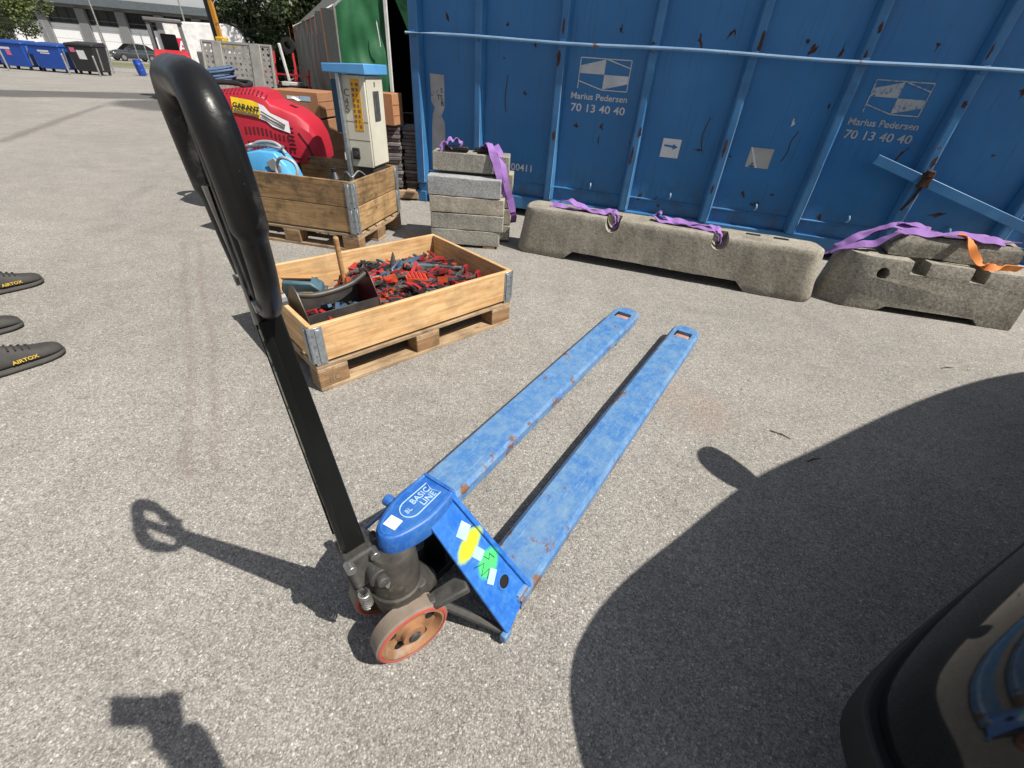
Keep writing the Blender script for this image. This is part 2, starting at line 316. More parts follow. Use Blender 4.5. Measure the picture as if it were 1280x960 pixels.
def concrete(name, a, b, speck=0.5, sc=90):
    m, nt, p = newmat(name); v = coords(nt)
    c = mixc(nt, ramp(nt, noi(nt, v, 3.5, 6, 0.6), [(0.3, 0.0), (0.7, 1.0)]), b, a)
    vo = nt.nodes.new('ShaderNodeTexVoronoi'); vo.inputs['Scale'].default_value = sc; nt.links.new(v, vo.inputs['Vector'])
    s2 = nt.nodes.new('ShaderNodeSeparateColor'); nt.links.new(vo.outputs['Color'], s2.inputs[0])
    c = mixc(nt, 1.0, c, ramp(nt, s2.outputs[0], [(0.0, 1 - speck), (0.5, 1.0), (1.0, 1 + speck * 0.7)]), 'MULTIPLY')
    pit = ramp(nt, noi(nt, v, 62, 3, 0.5), [(0.25, 1.0), (0.31, 0.0)])
    c = mixc(nt, mth(nt, 'MULTIPLY', pit, 0.75), c, (0.035, 0.03, 0.022))
    dr = noi(nt, coords(nt, (4, 4, 1.2)), 1.6, 6, 0.65)
    c = mixc(nt, ramp(nt, dr, [(0.48, 0.0), (0.72, 0.5)]), c, tuple(x * 0.38 for x in b))
    nt.links.new(c, p.inputs['Base Color']); p.inputs['Roughness'].default_value = 0.92; p.inputs['Specular IOR Level'].default_value = 0.2
    h = mth(nt, 'ADD', mth(nt, 'MULTIPLY', noi(nt, v, 26, 8, 0.65), 1.0), mth(nt, 'MULTIPLY', pit, -0.5))
    bump(nt, p, h, 0.6, 0.008)
concrete('barrier_concrete', (0.34, 0.315, 0.265), (0.235, 0.217, 0.178), 0.22)
concrete('old_concrete', (0.36, 0.34, 0.29), (0.235, 0.218, 0.18), 0.32)
concrete('block_grey', (0.36, 0.37, 0.37), (0.28, 0.29, 0.295), 0.25, 150)
concrete('block_beige', (0.40, 0.37, 0.305), (0.30, 0.275, 0.225), 0.25, 150)
concrete('block_dull', (0.33, 0.32, 0.285), (0.245, 0.235, 0.205), 0.28, 150)
pm('purple_web', (0.31, 0.165, 0.46), 0.85, col2=(0.22, 0.11, 0.34), vs=12, wear=(0.14, 0.08, 0.2), ws=9, wt=(0.58, 0.75), bs=260, bst=0.5)
pm('purple_dark', (0.12, 0.045, 0.17), 0.85, col2=(0.05, 0.02, 0.07), vs=12, bs=260, bst=0.4)
pm('orange_web', (0.72, 0.18, 0.04), 0.75, col2=(0.70, 0.26, 0.06), vs=5, bs=260, bst=0.4)
pm('label_cream', (0.62, 0.55, 0.34), 0.6, bst=0)
pm('red_plastic', (0.44, 0.012, 0.032), 0.5, col2=(0.36, 0.012, 0.03), vs=4, bst=0.04, grime=0.12)
pm('red_vent', (0.11, 0.006, 0.012), 0.7, bst=0)
pm('tool_red', (0.36, 0.020, 0.022), 0.4, col2=(0.22, 0.018, 0.02), vs=30, objvar=0.9)
pm('tool_orange', (0.52, 0.085, 0.02), 0.4, col2=(0.34, 0.05, 0.02), vs=30, objvar=0.4)
pm('tool_black', (0.018, 0.018, 0.02), 0.5, vs=30, objvar=0.6)
pm('tool_blue', (0.06, 0.115, 0.20), 0.45, vs=30, objvar=0.5)
pm('tool_steel', (0.30, 0.30, 0.30), 0.4, metal=0.7, col2=(0.12, 0.11, 0.10), vs=30, objvar=0.5)
pm('tool_yellow', (0.60, 0.42, 0.06), 0.5, vs=30)
pm('tool_teal', (0.06, 0.125, 0.16), 0.5, vs=30)
pm('dark_red_steel', (0.11, 0.008, 0.012), 0.4, col2=(0.07, 0.006, 0.01), vs=10, wear=(0.03, 0.01, 0.01), ws=14)
pm('dark_steel', (0.045, 0.043, 0.042), 0.5, metal=0.4, col2=(0.10, 0.09, 0.08), vs=12)
pm('washer_blue', (0.10, 0.40, 0.72), 0.4, col2=(0.07, 0.33, 0.64), vs=6, bst=0.05)
pm('washer_grey', (0.33, 0.35, 0.37), 0.5)
pm('clear_hose', (0.38, 0.40, 0.42), 0.35)
pm('cable_blue', (0.07, 0.12, 0.22), 0.55, col2=(0.12, 0.17, 0.27), vs=20)
pm('yellow_sticker', (0.80, 0.56, 0.02), 0.5, bst=0)
pm('amber_sticker', (0.74, 0.36, 0.01), 0.55, col2=(0.62, 0.30, 0.015), vs=18, bst=0)
pm('ink', (0.012, 0.012, 0.014), 0.7, bst=0)
pm('faint_ink', (0.18, 0.14, 0.10), 0.8, bst=0)
pm('cabinet_cream', (0.62, 0.60, 0.50), 0.5, col2=(0.52, 0.50, 0.41), vs=3, grime=0.25, wear=(0.20, 0.14, 0.08), ws=18, wt=(0.70, 0.74))
pm('cabinet_cap', (0.10, 0.31, 0.60), 0.5, col2=(0.07, 0.25, 0.52), vs=5)
pm('petrol_blue', (0.012, 0.075, 0.13), 0.5)
pm('dark_glass', (0.03, 0.034, 0.036), 0.12, bst=0)
pm('meter_glass', (0.10, 0.105, 0.10), 0.15, col2=(0.05, 0.05, 0.05), vs=25, bst=0)
pm('cardboard', (0.42, 0.205, 0.095), 0.85, col2=(0.36, 0.17, 0.075), vs=6, bst=0.1)
pm('cardboard_dark', (0.36, 0.18, 0.09), 0.85, col2=(0.29, 0.14, 0.07), vs=6, bst=0.1)
pm('slate_tile', (0.20, 0.175, 0.17), 0.8, col2=(0.10, 0.088, 0.085), vs=20, objvar=0.8)
pm('green_tarp', (0.020, 0.115, 0.045), 0.55, col2=(0.014, 0.09, 0.035), vs=3, bst=0.2, bs=9, bd=0.02, spec=0.35)
pm('grey_tarp', (0.125, 0.13, 0.115), 0.5, col2=(0.09, 0.095, 0.085), vs=3, bst=0.2, bs=9, bd=0.02)
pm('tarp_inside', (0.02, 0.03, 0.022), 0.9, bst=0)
pm('tent_strap', (0.30, 0.085, 0.04), 0.8)
pm('white_post', (0.72, 0.72, 0.70), 0.5, grime=0.3)
pm('aluminium', (0.36, 0.35, 0.325), 0.5, metal=0.35, col2=(0.27, 0.26, 0.24), vs=8, wear=(0.16, 0.15, 0.13), ws=10, wt=(0.58, 0.72))
pm('machine_red', (0.50, 0.025, 0.035), 0.42, col2=(0.36, 0.02, 0.03), vs=8)
pm('machine_black', (0.015, 0.015, 0.016), 0.5)
pm('machine_grey', (0.14, 0.145, 0.15), 0.5)
pm('machine_yellow', (0.62, 0.40, 0.03), 0.45, wear=(0.10, 0.07, 0.03), ws=6, wt=(0.55, 0.6))
pm('machine_orange', (0.55, 0.24, 0.02), 0.45, wear=(0.05, 0.04, 0.03), ws=6, wt=(0.55, 0.6))
pm('trailer_white', (0.80, 0.80, 0.79), 0.45, bst=0.02)
pm('sign_red', (0.60, 0.02, 0.05), 0.5, bst=0)
pm('bin_blue', (0.010, 0.075, 0.40), 0.42, col2=(0.008, 0.06, 0.34), vs=3, bst=0.04)
pm('bin_blue_lid', (0.012, 0.06, 0.28), 0.45, bst=0.04)
pm('bin_black', (0.022, 0.022, 0.024), 0.5, bst=0.04)
pm('pink_print', (0.72, 0.16, 0.30), 0.5, bst=0)
pm('zinc_post', (0.34, 0.35, 0.34), 0.5, metal=0.4)
pm('facade_white', (0.82, 0.83, 0.84), 0.6, col2=(0.78, 0.79, 0.80), vs=0.3, bst=0)
pm('facade_concrete', (0.20, 0.205, 0.21), 0.8, col2=(0.155, 0.16, 0.165), vs=0.7)
pm('roof_edge', (0.145, 0.17, 0.185), 0.5, metal=0.2, bst=0)
pm('window_glass', (0.014, 0.015, 0.017), 0.18, col2=(0.03, 0.03, 0.03), vs=1.5, bst=0)
pm('barrel_blue', (0.012, 0.06, 0.36), 0.4, bst=0)
pm('grass_green', (0.16, 0.17, 0.06), 0.9, col2=(0.10, 0.12, 0.04), vs=2)
pm('kerb_stone', (0.30, 0.29, 0.27), 0.85)
pm('far_car_paint', (0.035, 0.045, 0.055), 0.3, coat=0.5, bst=0)
pm('car_paint', (0.007, 0.009, 0.0095), 0.07, col2=(0.008, 0.0095, 0.010), spec=0.42, bst=0, rvar=0.02)
pm('car_glass', (0.006, 0.007, 0.007), 0.06, bst=0, rvar=0.02)
pm('car_trim', (0.010, 0.010, 0.010), 0.6, bs=200, bst=0.3)
pm('tyre', (0.014, 0.014, 0.014), 0.85, bst=0.2)
pm('lamp_clear', (0.5, 0.5, 0.5), 0.1, metal=0.5, bst=0)
pm('skin', (0.50, 0.29, 0.20), 0.5, bst=0.05)
pm('hair', (0.05, 0.035, 0.022), 0.7, bs=200, bst=0.5)
pm('black_cloth', (0.014, 0.014, 0.016), 0.9, bs=200, bst=0.3)
pm('navy_cloth', (0.02, 0.025, 0.04), 0.9, bs=200, bst=0.3)
pm('grey_cloth', (0.09, 0.09, 0.095), 0.9, bs=200, bst=0.3)
pm('shoe_grey', (0.05, 0.047, 0.043), 0.75, col2=(0.032, 0.031, 0.03), vs=28, bs=200, bst=0.5)
pm('shoe_sole', (0.06, 0.058, 0.054), 0.85, col2=(0.045, 0.043, 0.04), vs=20, bs=90, bst=0.4)
pm('shoe_dark', (0.016, 0.016, 0.017), 0.75, bs=200, bst=0.4)
pm('shoe_yellow', (0.62, 0.42, 0.05), 0.6, bst=0)
pm('twig', (0.05, 0.04, 0.03), 0.9)
pm('bark', (0.09, 0.07, 0.05), 0.9, vs=3, bst=0.4)
leafmat('leaf_mid', (0.045, 0.075, 0.018), (0.10, 0.125, 0.035))
leafmat('leaf_dark', (0.016, 0.034, 0.010), (0.05, 0.075, 0.020))
leafmat('grass_blade', (0.10, 0.13, 0.03), (0.20, 0.20, 0.08))

# ------------------------------------------------------------------ helpers
def tag(o, label=None, cat=None, group=None, kind=None):
    if label: o['label'] = label
    if cat: o['category'] = cat
    if group: o['group'] = group
    if kind: o['kind'] = kind
    return o
def link(name, me, parent=None, loc=None, rot=None):
    o = bpy.data.objects.new(name, me); COL.objects.link(o)
    if parent is not None: o.parent = parent
    if loc is not None: o.location = loc
    if rot is not None: o.rotation_euler = rot
    return o
def empty(name, loc=(0, 0, 0), rz=0.0, label=None, cat=None, group=None):
    o = bpy.data.objects.new(name, None); COL.objects.link(o); o.empty_display_size = 0.1
    o.location = loc; o.rotation_euler = (0, 0, rz)
    return tag(o, label, cat, group)
def V(*a): return Vector(a[0]) if len(a) == 1 else Vector(a)
def perp(d):
    d = d.normalized(); h = Vector((0, 0, 1)) if abs(d.z) < 0.9 else Vector((1, 0, 0))
    u = d.cross(h).normalized(); return u, u.cross(d).normalized()
class MB:
    def __init__(s): s.v = []; s.f = []; s.m = []; s.cur = 0
    def add(s, vs, fs):
        b = len(s.v); s.v += [Vector(x) for x in vs]
        for f in fs: s.f.append([b + i for i in f]); s.m.append(s.cur)
        return s
    def box(s, c, size, M=None):
        x, y, z = size[0] / 2, size[1] / 2, size[2] / 2
        vs = [V(a, b, d) for a in (-x, x) for b in (-y, y) for d in (-z, z)]
        if M is not None: vs = [M @ w for w in vs]
        vs = [w + V(c) for w in vs]
        return s.add(vs, [(0, 1, 3, 2), (4, 6, 7, 5), (0, 4, 5, 1), (2, 3, 7, 6), (0, 2, 6, 4), (1, 5, 7, 3)])
    def b2(s, x0, x1, y0, y1, z0, z1): return s.box(((x0 + x1) / 2, (y0 + y1) / 2, (z0 + z1) / 2), (x1 - x0, y1 - y0, z1 - z0))
    def beam(s, p0, p1, w0, h0, w1=None, h1=None, upv=None):
        p0, p1 = V(p0), V(p1); d = (p1 - p0).normalized()
        w1 = w0 if w1 is None else w1; h1 = h0 if h1 is None else h1
        if upv is None: u, w = perp(d)
        else: u = d.cross(V(upv)).normalized(); w = u.cross(d).normalized()
        vs = []
        for p, a, b in ((p0, w0, h0), (p1, w1, h1)):
            for sx, sy in ((-1, -1), (1, -1), (1, 1), (-1, 1)): vs.append(p + u * (sx * a / 2) + w * (sy * b / 2))
        return s.add(vs, [(3, 2, 1, 0), (4, 5, 6, 7), (0, 1, 5, 4), (1, 2, 6, 5), (2, 3, 7, 6), (3, 0, 4, 7)])
    def cyl(s, p0, p1, r0, r1=None, n=16, caps=True):
        p0, p1 = V(p0), V(p1); r1 = r0 if r1 is None else r1; u, w = perp(p1 - p0)
        vs = []
        for p, r in ((p0, r0), (p1, r1)):
            for i in range(n):
                a = 2 * math.pi * i / n; vs.append(p + u * (r * math.cos(a)) + w * (r * math.sin(a)))
        fs = [(i, (i + 1) % n, n + (i + 1) % n, n + i) for i in range(n)]
        if caps: fs += [tuple(range(n))[::-1], tuple(range(n, 2 * n))]
        return s.add(vs, fs)
    def lathe(s, p0, axis, prof, n=24, closed=False):
        p0 = V(p0); ax = V(axis).normalized(); u, w = perp(ax); vs = []; k = len(prof)
        for i in range(n):
            a = 2 * math.pi * i / n; dr = u * math.cos(a) + w * math.sin(a)
            for (h, r) in prof: vs.append(p0 + ax * h + dr * r)
        fs = []
        for i in range(n):
            j = (i + 1) % n
            for q in range(k if closed else k - 1):
                fs.append((i * k + q, j * k + q, j * k + (q + 1) % k, i * k + (q + 1) % k))
        return s.add(vs, fs)
    def tube(s, pts, r, n=8, closed=False, caps=True):
        pts = [V(p) for p in pts]; k = len(pts); rs = r if isinstance(r, (list, tuple)) else [r] * k
        prev = None; vs = []
        for i, p in enumerate(pts):
            a = pts[(i - 1) % k] if closed or i > 0 else p; b = pts[(i + 1) % k] if closed or i < k - 1 else p
            d = (b - a).normalized()
            if prev is None: u, w = perp(d)
            else:
                u = (prev - d * prev.dot(d)).normalized(); w = d.cross(u)
            prev = u
            for q in range(n):
                t = 2 * math.pi * q / n; vs.append(p + (u * math.cos(t) + w * math.sin(t)) * rs[i])
        fs = []
        for i in range(k if closed else k - 1):
            j = (i + 1) % k
            for q in range(n): fs.append((i * n + q, i * n + (q + 1) % n, j * n + (q + 1) % n, j * n + q))
        if caps and not closed: fs += [tuple(range(n))[::-1], tuple((k - 1) * n + q for q in range(n))]
        return s.add(vs, fs)
    def ribbon(s, pts, width, th, side=None, sides=None):
        pts = [V(p) for p in pts]; k = len(pts); vs = []
        for i, p in enumerate(pts):
            d = (pts[min(k - 1, i + 1)] - pts[max(0, i - 1)]).normalized()
            sd = V(sides[i]) if sides else V(side); sd = (sd - d * sd.dot(d)).normalized(); nn = d.cross(sd).normalized()
            for a, b in ((-1, -1), (1, -1), (1, 1), (-1, 1)): vs.append(p + sd * (a * width / 2) + nn * (b * th / 2))
        fs = []
        for i in range(k - 1):
            for q in range(4): fs.append((i * 4 + q, i * 4 + (q + 1) % 4, (i + 1) * 4 + (q + 1) % 4, (i + 1) * 4 + q))
        fs += [(3, 2, 1, 0), tuple((k - 1) * 4 + q for q in range(4))]
        return s.add(vs, fs)
    def prism(s, poly, o, u, v, w):
        o, u, v, w = V(o), V(u), V(v), V(w); n = len(poly)
        vs = [o + u * a + v * b for a, b in poly] + [o + u * a + v * b + w for a, b in poly]
        return s.add(vs, [tuple(range(n))[::-1], tuple(range(n, 2 * n))] + [(i, (i + 1) % n, n + (i + 1) % n, n + i) for i in range(n)])
    def loft(s, rings, caps=True, closed=True):
        n = len(rings[0]); vs = [p for r in rings for p in r]; fs = []
        for i in range(len(rings) - 1):
            for q in range(n if closed else n - 1): fs.append((i * n + q, i * n + (q + 1) % n, (i + 1) * n + (q + 1) % n, (i + 1) * n + q))
        if caps: fs += [tuple(range(n))[::-1], tuple((len(rings) - 1) * n + q for q in range(n))]
        return s.add(vs, fs)
    def build(s, name, mats, parent=None, bevel=0.0, smooth=35, seg=2, loc=None, rot=None, fix=True):
        me = bpy.data.meshes.new(name); me.from_pydata([tuple(x) for x in s.v], [], s.f)
        if isinstance(mats, str): mats = [mats]
        for x in mats: me.materials.append(MATS[x])
        if len(mats) > 1:
            for p, i in zip(me.polygons, s.m): p.material_index = i
        if fix:
            bm = bmesh.new(); bm.from_mesh(me); bmesh.ops.recalc_face_normals(bm, faces=bm.faces); bm.to_mesh(me); bm.free()
        if smooth:
            for p in me.polygons: p.use_smooth = True
            me.set_sharp_from_angle(angle=R(smooth))
        o = link(name, me, parent, loc, rot)
        if bevel: addbevel(o, bevel, seg)
        return o
def addbevel(o, w, seg=2):
    b = o.modifiers.new('bevel', 'BEVEL'); b.width = w; b.segments = seg; b.limit_method = 'ANGLE'; b.angle_limit = R(40); b.harden_normals = False
    return o
def spline(pts, n=6, closed=False):
    pts = [V(p) for p in pts]; k = len(pts); out = []
    for i in range(k if closed else k - 1):
        if closed: p0, p1, p2, p3 = pts[(i - 1) % k], pts[i], pts[(i + 1) % k], pts[(i + 2) % k]
        else: p0, p1, p2, p3 = pts[max(0, i - 1)], pts[i], pts[i + 1], pts[min(k - 1, i + 2)]
        for j in range(n):
            t = j / n
            out.append(0.5 * ((2 * p1) + (p2 - p0) * t + (2 * p0 - 5 * p1 + 4 * p2 - p3) * t * t + (3 * p1 - p0 - 3 * p2 + p3) * t ** 3))
    if not closed: out.append(pts[-1])
    return out
_bc = {}
def board(parent, name, L, W, H, loc, rz=0.0, mat='pine', bevel=0.003, rot=None):
    """a plank along its own x axis; alike planks share one mesh"""
    key = (round(L, 3), round(W, 3), round(H, 3), mat)
    if key not in _bc:
        o = MB().box((0, 0, 0), (L, W, H)).build(name, mat, parent, smooth=0); _bc[key] = o.data
    else: o = link(name, _bc[key], parent)
    o.location = loc; o.rotation_euler = rot if rot else (0, 0, rz)
    if bevel: addbevel(o, bevel, 1)
    return o
def rough_up(o, amp, scale, cuts=0, seed=0.0, only=None):
    me = o.data; bm = bmesh.new(); bm.from_mesh(me)
    if cuts: bmesh.ops.subdivide_edges(bm, edges=bm.edges[:], cuts=cuts, use_grid_fill=True)
    for v in bm.verts:
        if only and not only(v.co): continue
        n = mnoise.noise_vector(v.co * scale + Vector((seed, seed * 1.7, seed * 0.3)))
        v.co += n * amp
    bm.to_mesh(me); bm.free(); return o
_DG = None
def text(name, body, size, M, mat, parent=None, align='LEFT', ext=0.0006, shear=0.0, bold=0.0, sx=1.0):
    cu = bpy.data.curves.new('lettering', 'FONT'); cu.body = body; cu.size = size; cu.align_x = align; cu.align_y = 'BOTTOM_BASELINE'
    cu.extrude = ext; cu.shear = shear; cu.offset = bold; cu.resolution_u = 3
    t = bpy.data.objects.new('lettering', cu); COL.objects.link(t)
    dg = bpy.context.evaluated_depsgraph_get()
    me = bpy.data.meshes.new_from_object(t.evaluated_get(dg)); bpy.data.objects.remove(t, do_unlink=True)
    me.name = name; me.materials.clear(); me.materials.append(MATS[mat])
    if sx != 1.0:
        for v in me.vertices: v.co.x *= sx
    o = link(name, me, parent); o.matrix_local = M; return o
def frame(o, x, y):
    o, x, y = V(o), V(x).normalized(), V(y); z = x.cross(y).normalized(); y = z.cross(x)
    return Matrix(((x.x, y.x, z.x, o.x), (x.y, y.y, z.y, o.y), (x.z, y.z, z.z, o.z), (0, 0, 0, 1)))
def copy_tree(o, parent=None):
    c = o.copy(); COL.objects.link(c)
    if parent is not None: c.parent = parent
    for ch in list(o.children): copy_tree(ch, c)
    return c
def gz(x, y):
    e = -0.7 * x + 0.714 * y; t = min(1, max(0, (e - 12) / 26)); return -0.45 * t * t * (3 - 2 * t)

# ------------------------------------------------------------------ the ground
def axis(lo, hi):
    a = [0.0]; st = 1.0
    while a[-1] < hi: a.append(a[-1] + st); st *= 1.06
    b = [0.0]; st = 1.0
    while b[-1] > lo: b.append(b[-1] - st); st *= 1.06
    return sorted(set(a + b))
xs, ys = axis(-220, 180), axis(-60, 260)
g = MB(); nx = len(xs)
g.add([(x, y, gz(x, y)) for y in ys for x in xs], [(j * nx + i, j * nx + i + 1, (j + 1) * nx + i + 1, (j + 1) * nx + i) for j in range(len(ys) - 1) for i in range(nx - 1)])
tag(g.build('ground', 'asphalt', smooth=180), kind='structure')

# ------------------------------------------------------------------ blue skip container
CN = Vector((-0.24395, -0.96979, 0)); CD = Vector((0.96979, -0.24395, 0)); F0 = Vector((-1.19, 5.32, 0))
CROT = math.atan2(CD.y, CD.x)          # local x along the face, local -y towards the camera
cont = empty('skip_container', F0, CROT, 'large blue ribbed steel skip container behind the concrete barriers', 'container')
CL, CT, CDEP = 6.22, 2.42, 2.35
m = MB(); m.b2(0.0, CL, 0.0, CDEP, 0.20, CT); m.build('body', 'container_paint', cont)
m = MB(); m.b2(-0.03, CL + 0.03, -0.05, 0.06, 0.07, 0.198); m.build('bottom_rail', 'container_rib', cont, bevel=0.012)
m = MB(); m.b2(-0.05, CL + 0.05, -0.20, 0.05, CT - 0.04, CT + 0.12); m.build('unseen_top_rail', 'container_rib', cont, bevel=0.015)  # above the view; overhang widened to shade the panels below
ribs = [(-0.05, 0.085)] + [(0.615 + 0.7925 * k, 0.725 + 0.7925 * k) for k in range(7)] + [(6.14, 6.27)]
for i, (a, b) in enumerate(ribs):
    ch = 0.022
    m = MB(); m.prism([(a, 0.002), (b, 0.002), (b - ch, -0.088), (a + ch, -0.088)], (0, 0, 0.199), (1, 0, 0), (0, 1, 0), (0, 0, CT - 0.24))
    o = m.build('rib', 'container_rib', cont, bevel=0.013, seg=2)
    zt_ = (0.78, 0.95, 1.35, 0.9, 1.2, 0.8, 1.05, 0.9, 0.9)[i]; m = MB(); m.tube([(b - ch - 0.002, -0.0835, 0.22 + (zt_ - 0.22) * q_ / 6 + 0.0) for q_ in range(7)], [0.0048, 0.0052, 0.0046, 0.005, 0.0045, 0.004, 0.002], 6); m.build('pale_edge', 'rail_paint', o)  # thin pale blue strip along the rib's right front edge
# low weld seam, a bent plate lip along the wall
m = MB(); m.prism([(0, 0.0), (-0.012, 0.004), (-0.012, 0.012), (0, 0.02)], (0.09, 0, 0.315), (0, 1, 0), (0, 0, 1), (CL - 0.2, 0, 0)); m.build('weld_seam', 'container_paint', cont)
m = MB(); pts = [(-0.05 + 0.3 * k, -0.112 + 0.004 * math.sin(k * 1.3), 1.515 + 0.006 * math.sin(k * 0.9)) for k in range(22)]
m.tube(pts, 0.0125, 8); m.build('tarpaulin_rail', 'rail_paint', cont)
for i, (a, b) in enumerate(ribs):
    m = MB(); m.box(((a + b) / 2, -0.094, 1.515), (0.05, 0.022, 0.05)); m.build('rail_bracket', 'container_rib', cont, bevel=0.004)
for k in range(7):                              # tarpaulin hooks
    sx = 1.10 + 0.7925 * k
    if k == 0: continue
    m = MB(); m.tube(spline([(sx, 0.0, 0.405), (sx, -0.03, 0.41), (sx + 0.004, -0.05, 0.385), (sx + 0.002, -0.035, 0.36), (sx, -0.012, 0.355)], 5), 0.008, 8); m.build('hook', 'rail_paint', cont)
for fx in (-0.03, 5.9):
    m = MB(); m.b2(fx - 0.04, fx + 0.09, -0.06, 0.12, 0.0, 0.115); m.build('foot', 'container_rib', cont, bevel=0.008)
for fx in (0.5, 3.0, 5.6):
    m = MB(); m.b2(fx, fx + 0.12, 0.6, 1.7, 0.0, 0.205); m.build('skid', 'container_rib', cont)
# slanting lock bar with its rusty clamp
m = MB(); m.beam((4.22, -0.118, 0.885), (5.95, -0.118, 0.375), 0.014, 0.075, upv=(0, 0, 1)); m.build('lock_bar', 'container_rib', cont, bevel=0.005)
m = MB(); m.box((4.645, -0.120, 0.77), (0.075, 0.05, 0.11)); m.box((4.645, -0.137, 0.82), (0.05, 0.06, 0.05)); m.build('bar_clamp', 'rust', cont, bevel=0.008)
m = MB(); m.tube(spline([(4.66, -0.094, 0.74), (4.64, -0.098, 0.62), (4.60, -0.094, 0.52)], 6), 0.011, 6); m.build('clamp_chain', 'rust', cont)
def onface(s, z, off=-0.0025): return Vector((s, off, z))
def flat(name, poly, mat, off=-0.002, parent=None, th=0.0014):
    m = MB(); m.prism(poly, (0, off, 0), (1, 0, 0), (0, 0, 1), (0, -th, 0)); return m.build(name, mat, parent or cont, smooth=0)
def logo(x0, x1, z0, z1, w, txs, txw, white, mt):
    mx, mz, q = (x0 + x1) / 2, (z0 + z1) / 2, (z1 - z0) * 0.25
    flat('logo_field', [(x0 + 0.006, mz), (mx, mz), (mx, z1 - 0.004), (x0 + 0.006, z1 - q)], white)
    flat('logo_field', [(mx, mz), (x1 - 0.006, mz), (x1 - 0.006, z0 + q), (mx, z0 + 0.004)], white)
    for (a, b) in (((x0, z0), (x0, z1)), ((x1, z0), (x1, z1)), ((x0, z1), (x1, z1)), ((mx, z0), (x1, z0)), ((mx, z1), (x1, z1 - q)), ((x0, z0 + q), (mx, z0))):
        d = Vector((b[0] - a[0], b[1] - a[1])).normalized(); nn = Vector((-d.y, d.x)) * w / 2
        flat('logo_line', [(a[0] - nn.x, a[1] - nn.y), (b[0] - nn.x, b[1] - nn.y), (b[0] + nn.x, b[1] + nn.y), (a[0] + nn.x, a[1] + nn.y)], white, -0.0042, th=0.001)
    FM = lambda s, z: Matrix.Translation((s, -0.003, z)) @ Matrix.Rotation(R(90), 4, 'X')
    text('lettering', 'Marius Pedersen', 0.0705, FM(txs, mt - 0.052), white, cont, bold=0.0012, sx=txw, ext=0.001)
    text('lettering', '70 13 40 40', 0.088, FM(txs + 0.012, mt - 0.15), white, cont, bold=0.0012, sx=txw * 1.08, ext=0.001)
logo(1.632, 2.085, 1.195, 1.425, 0.008, 1.575, 1.12, 'worn_white', 1.165)
logo(4.010, 4.410, 1.195, 1.415, 0.008, 3.935, 1.10, 'faded_white', 1.155)
text('lettering', '00411', 0.092, Matrix.Translation((1.03, -0.003, 0.437)) @ Matrix.Rotation(R(90), 4, 'X'), 'worn_white', cont, bold=0.001, ext=0.001, sx=1.06)
for (s0, s1, z0, z1) in ((2.50, 2.665, 0.712, 0.868), (3.27, 3.465, 0.708, 0.868)):
    flat('sticker_square', [(s0, z0), (s1, z0), (s1, z1), (s0, z1)], 'white_label' if s0 < 3 else 'old_sticker')
    if s0 < 3: flat('sticker_arrow', [(s0 + 0.02, z1 - 0.05), (s0 + 0.10, z1 - 0.055), (s0 + 0.10, z1 - 0.04), (s0 + 0.145, z1 - 0.065), (s0 + 0.10, z1 - 0.088), (s0 + 0.10, z1 - 0.072), (s0 + 0.02, z1 - 0.064)], 'container_paint', -0.0045)
    else: flat('sticker_fold', [(s0 + 0.085, z0), (s0 + 0.105, z0), (s0 + 0.012, z1), (s0, z1)], 'white_label', -0.0045)
# torn notice strip beside the left rib
flat('torn_notice', [(0.13, 0.50), (0.29, 0.50), (0.285, 0.80), (0.25, 0.86), (0.285, 0.93), (0.29, 1.21), (0.135, 1.215), (0.14, 0.98), (0.175, 0.93), (0.15, 0.86), (0.138, 0.72)], 'old_sticker')
for (z, w) in ((1.06, 'S'), (1.00, 'TS'), (0.95, 'B')):
    text('lettering', w, 0.06, Matrix.Translation((0.285 - 0.04 * len(w), -0.0052, z)) @ Matrix.Rotation(R(90), 4, 'X'), 'ink', cont, ext=0.001)
rng = random.Random(5)
def chip(s, z, w, h, ang=0.0, mat='rust', off=-0.0016, n=18):
    poly = []
    for i in range(n):
        a = 2 * math.pi * i / n; r = 0.32 + 0.75 * rng.random(); x, y = math.cos(a) * w / 2 * r + 0.25 * w * math.sin(a * 2 + s * 9), math.sin(a) * h / 2 * r
        poly.append((s + x * math.cos(ang) - y * math.sin(ang), z + x * math.sin(ang) + y * math.cos(ang)))
    flat('rust_patch', poly, mat, off, th=0.0006)
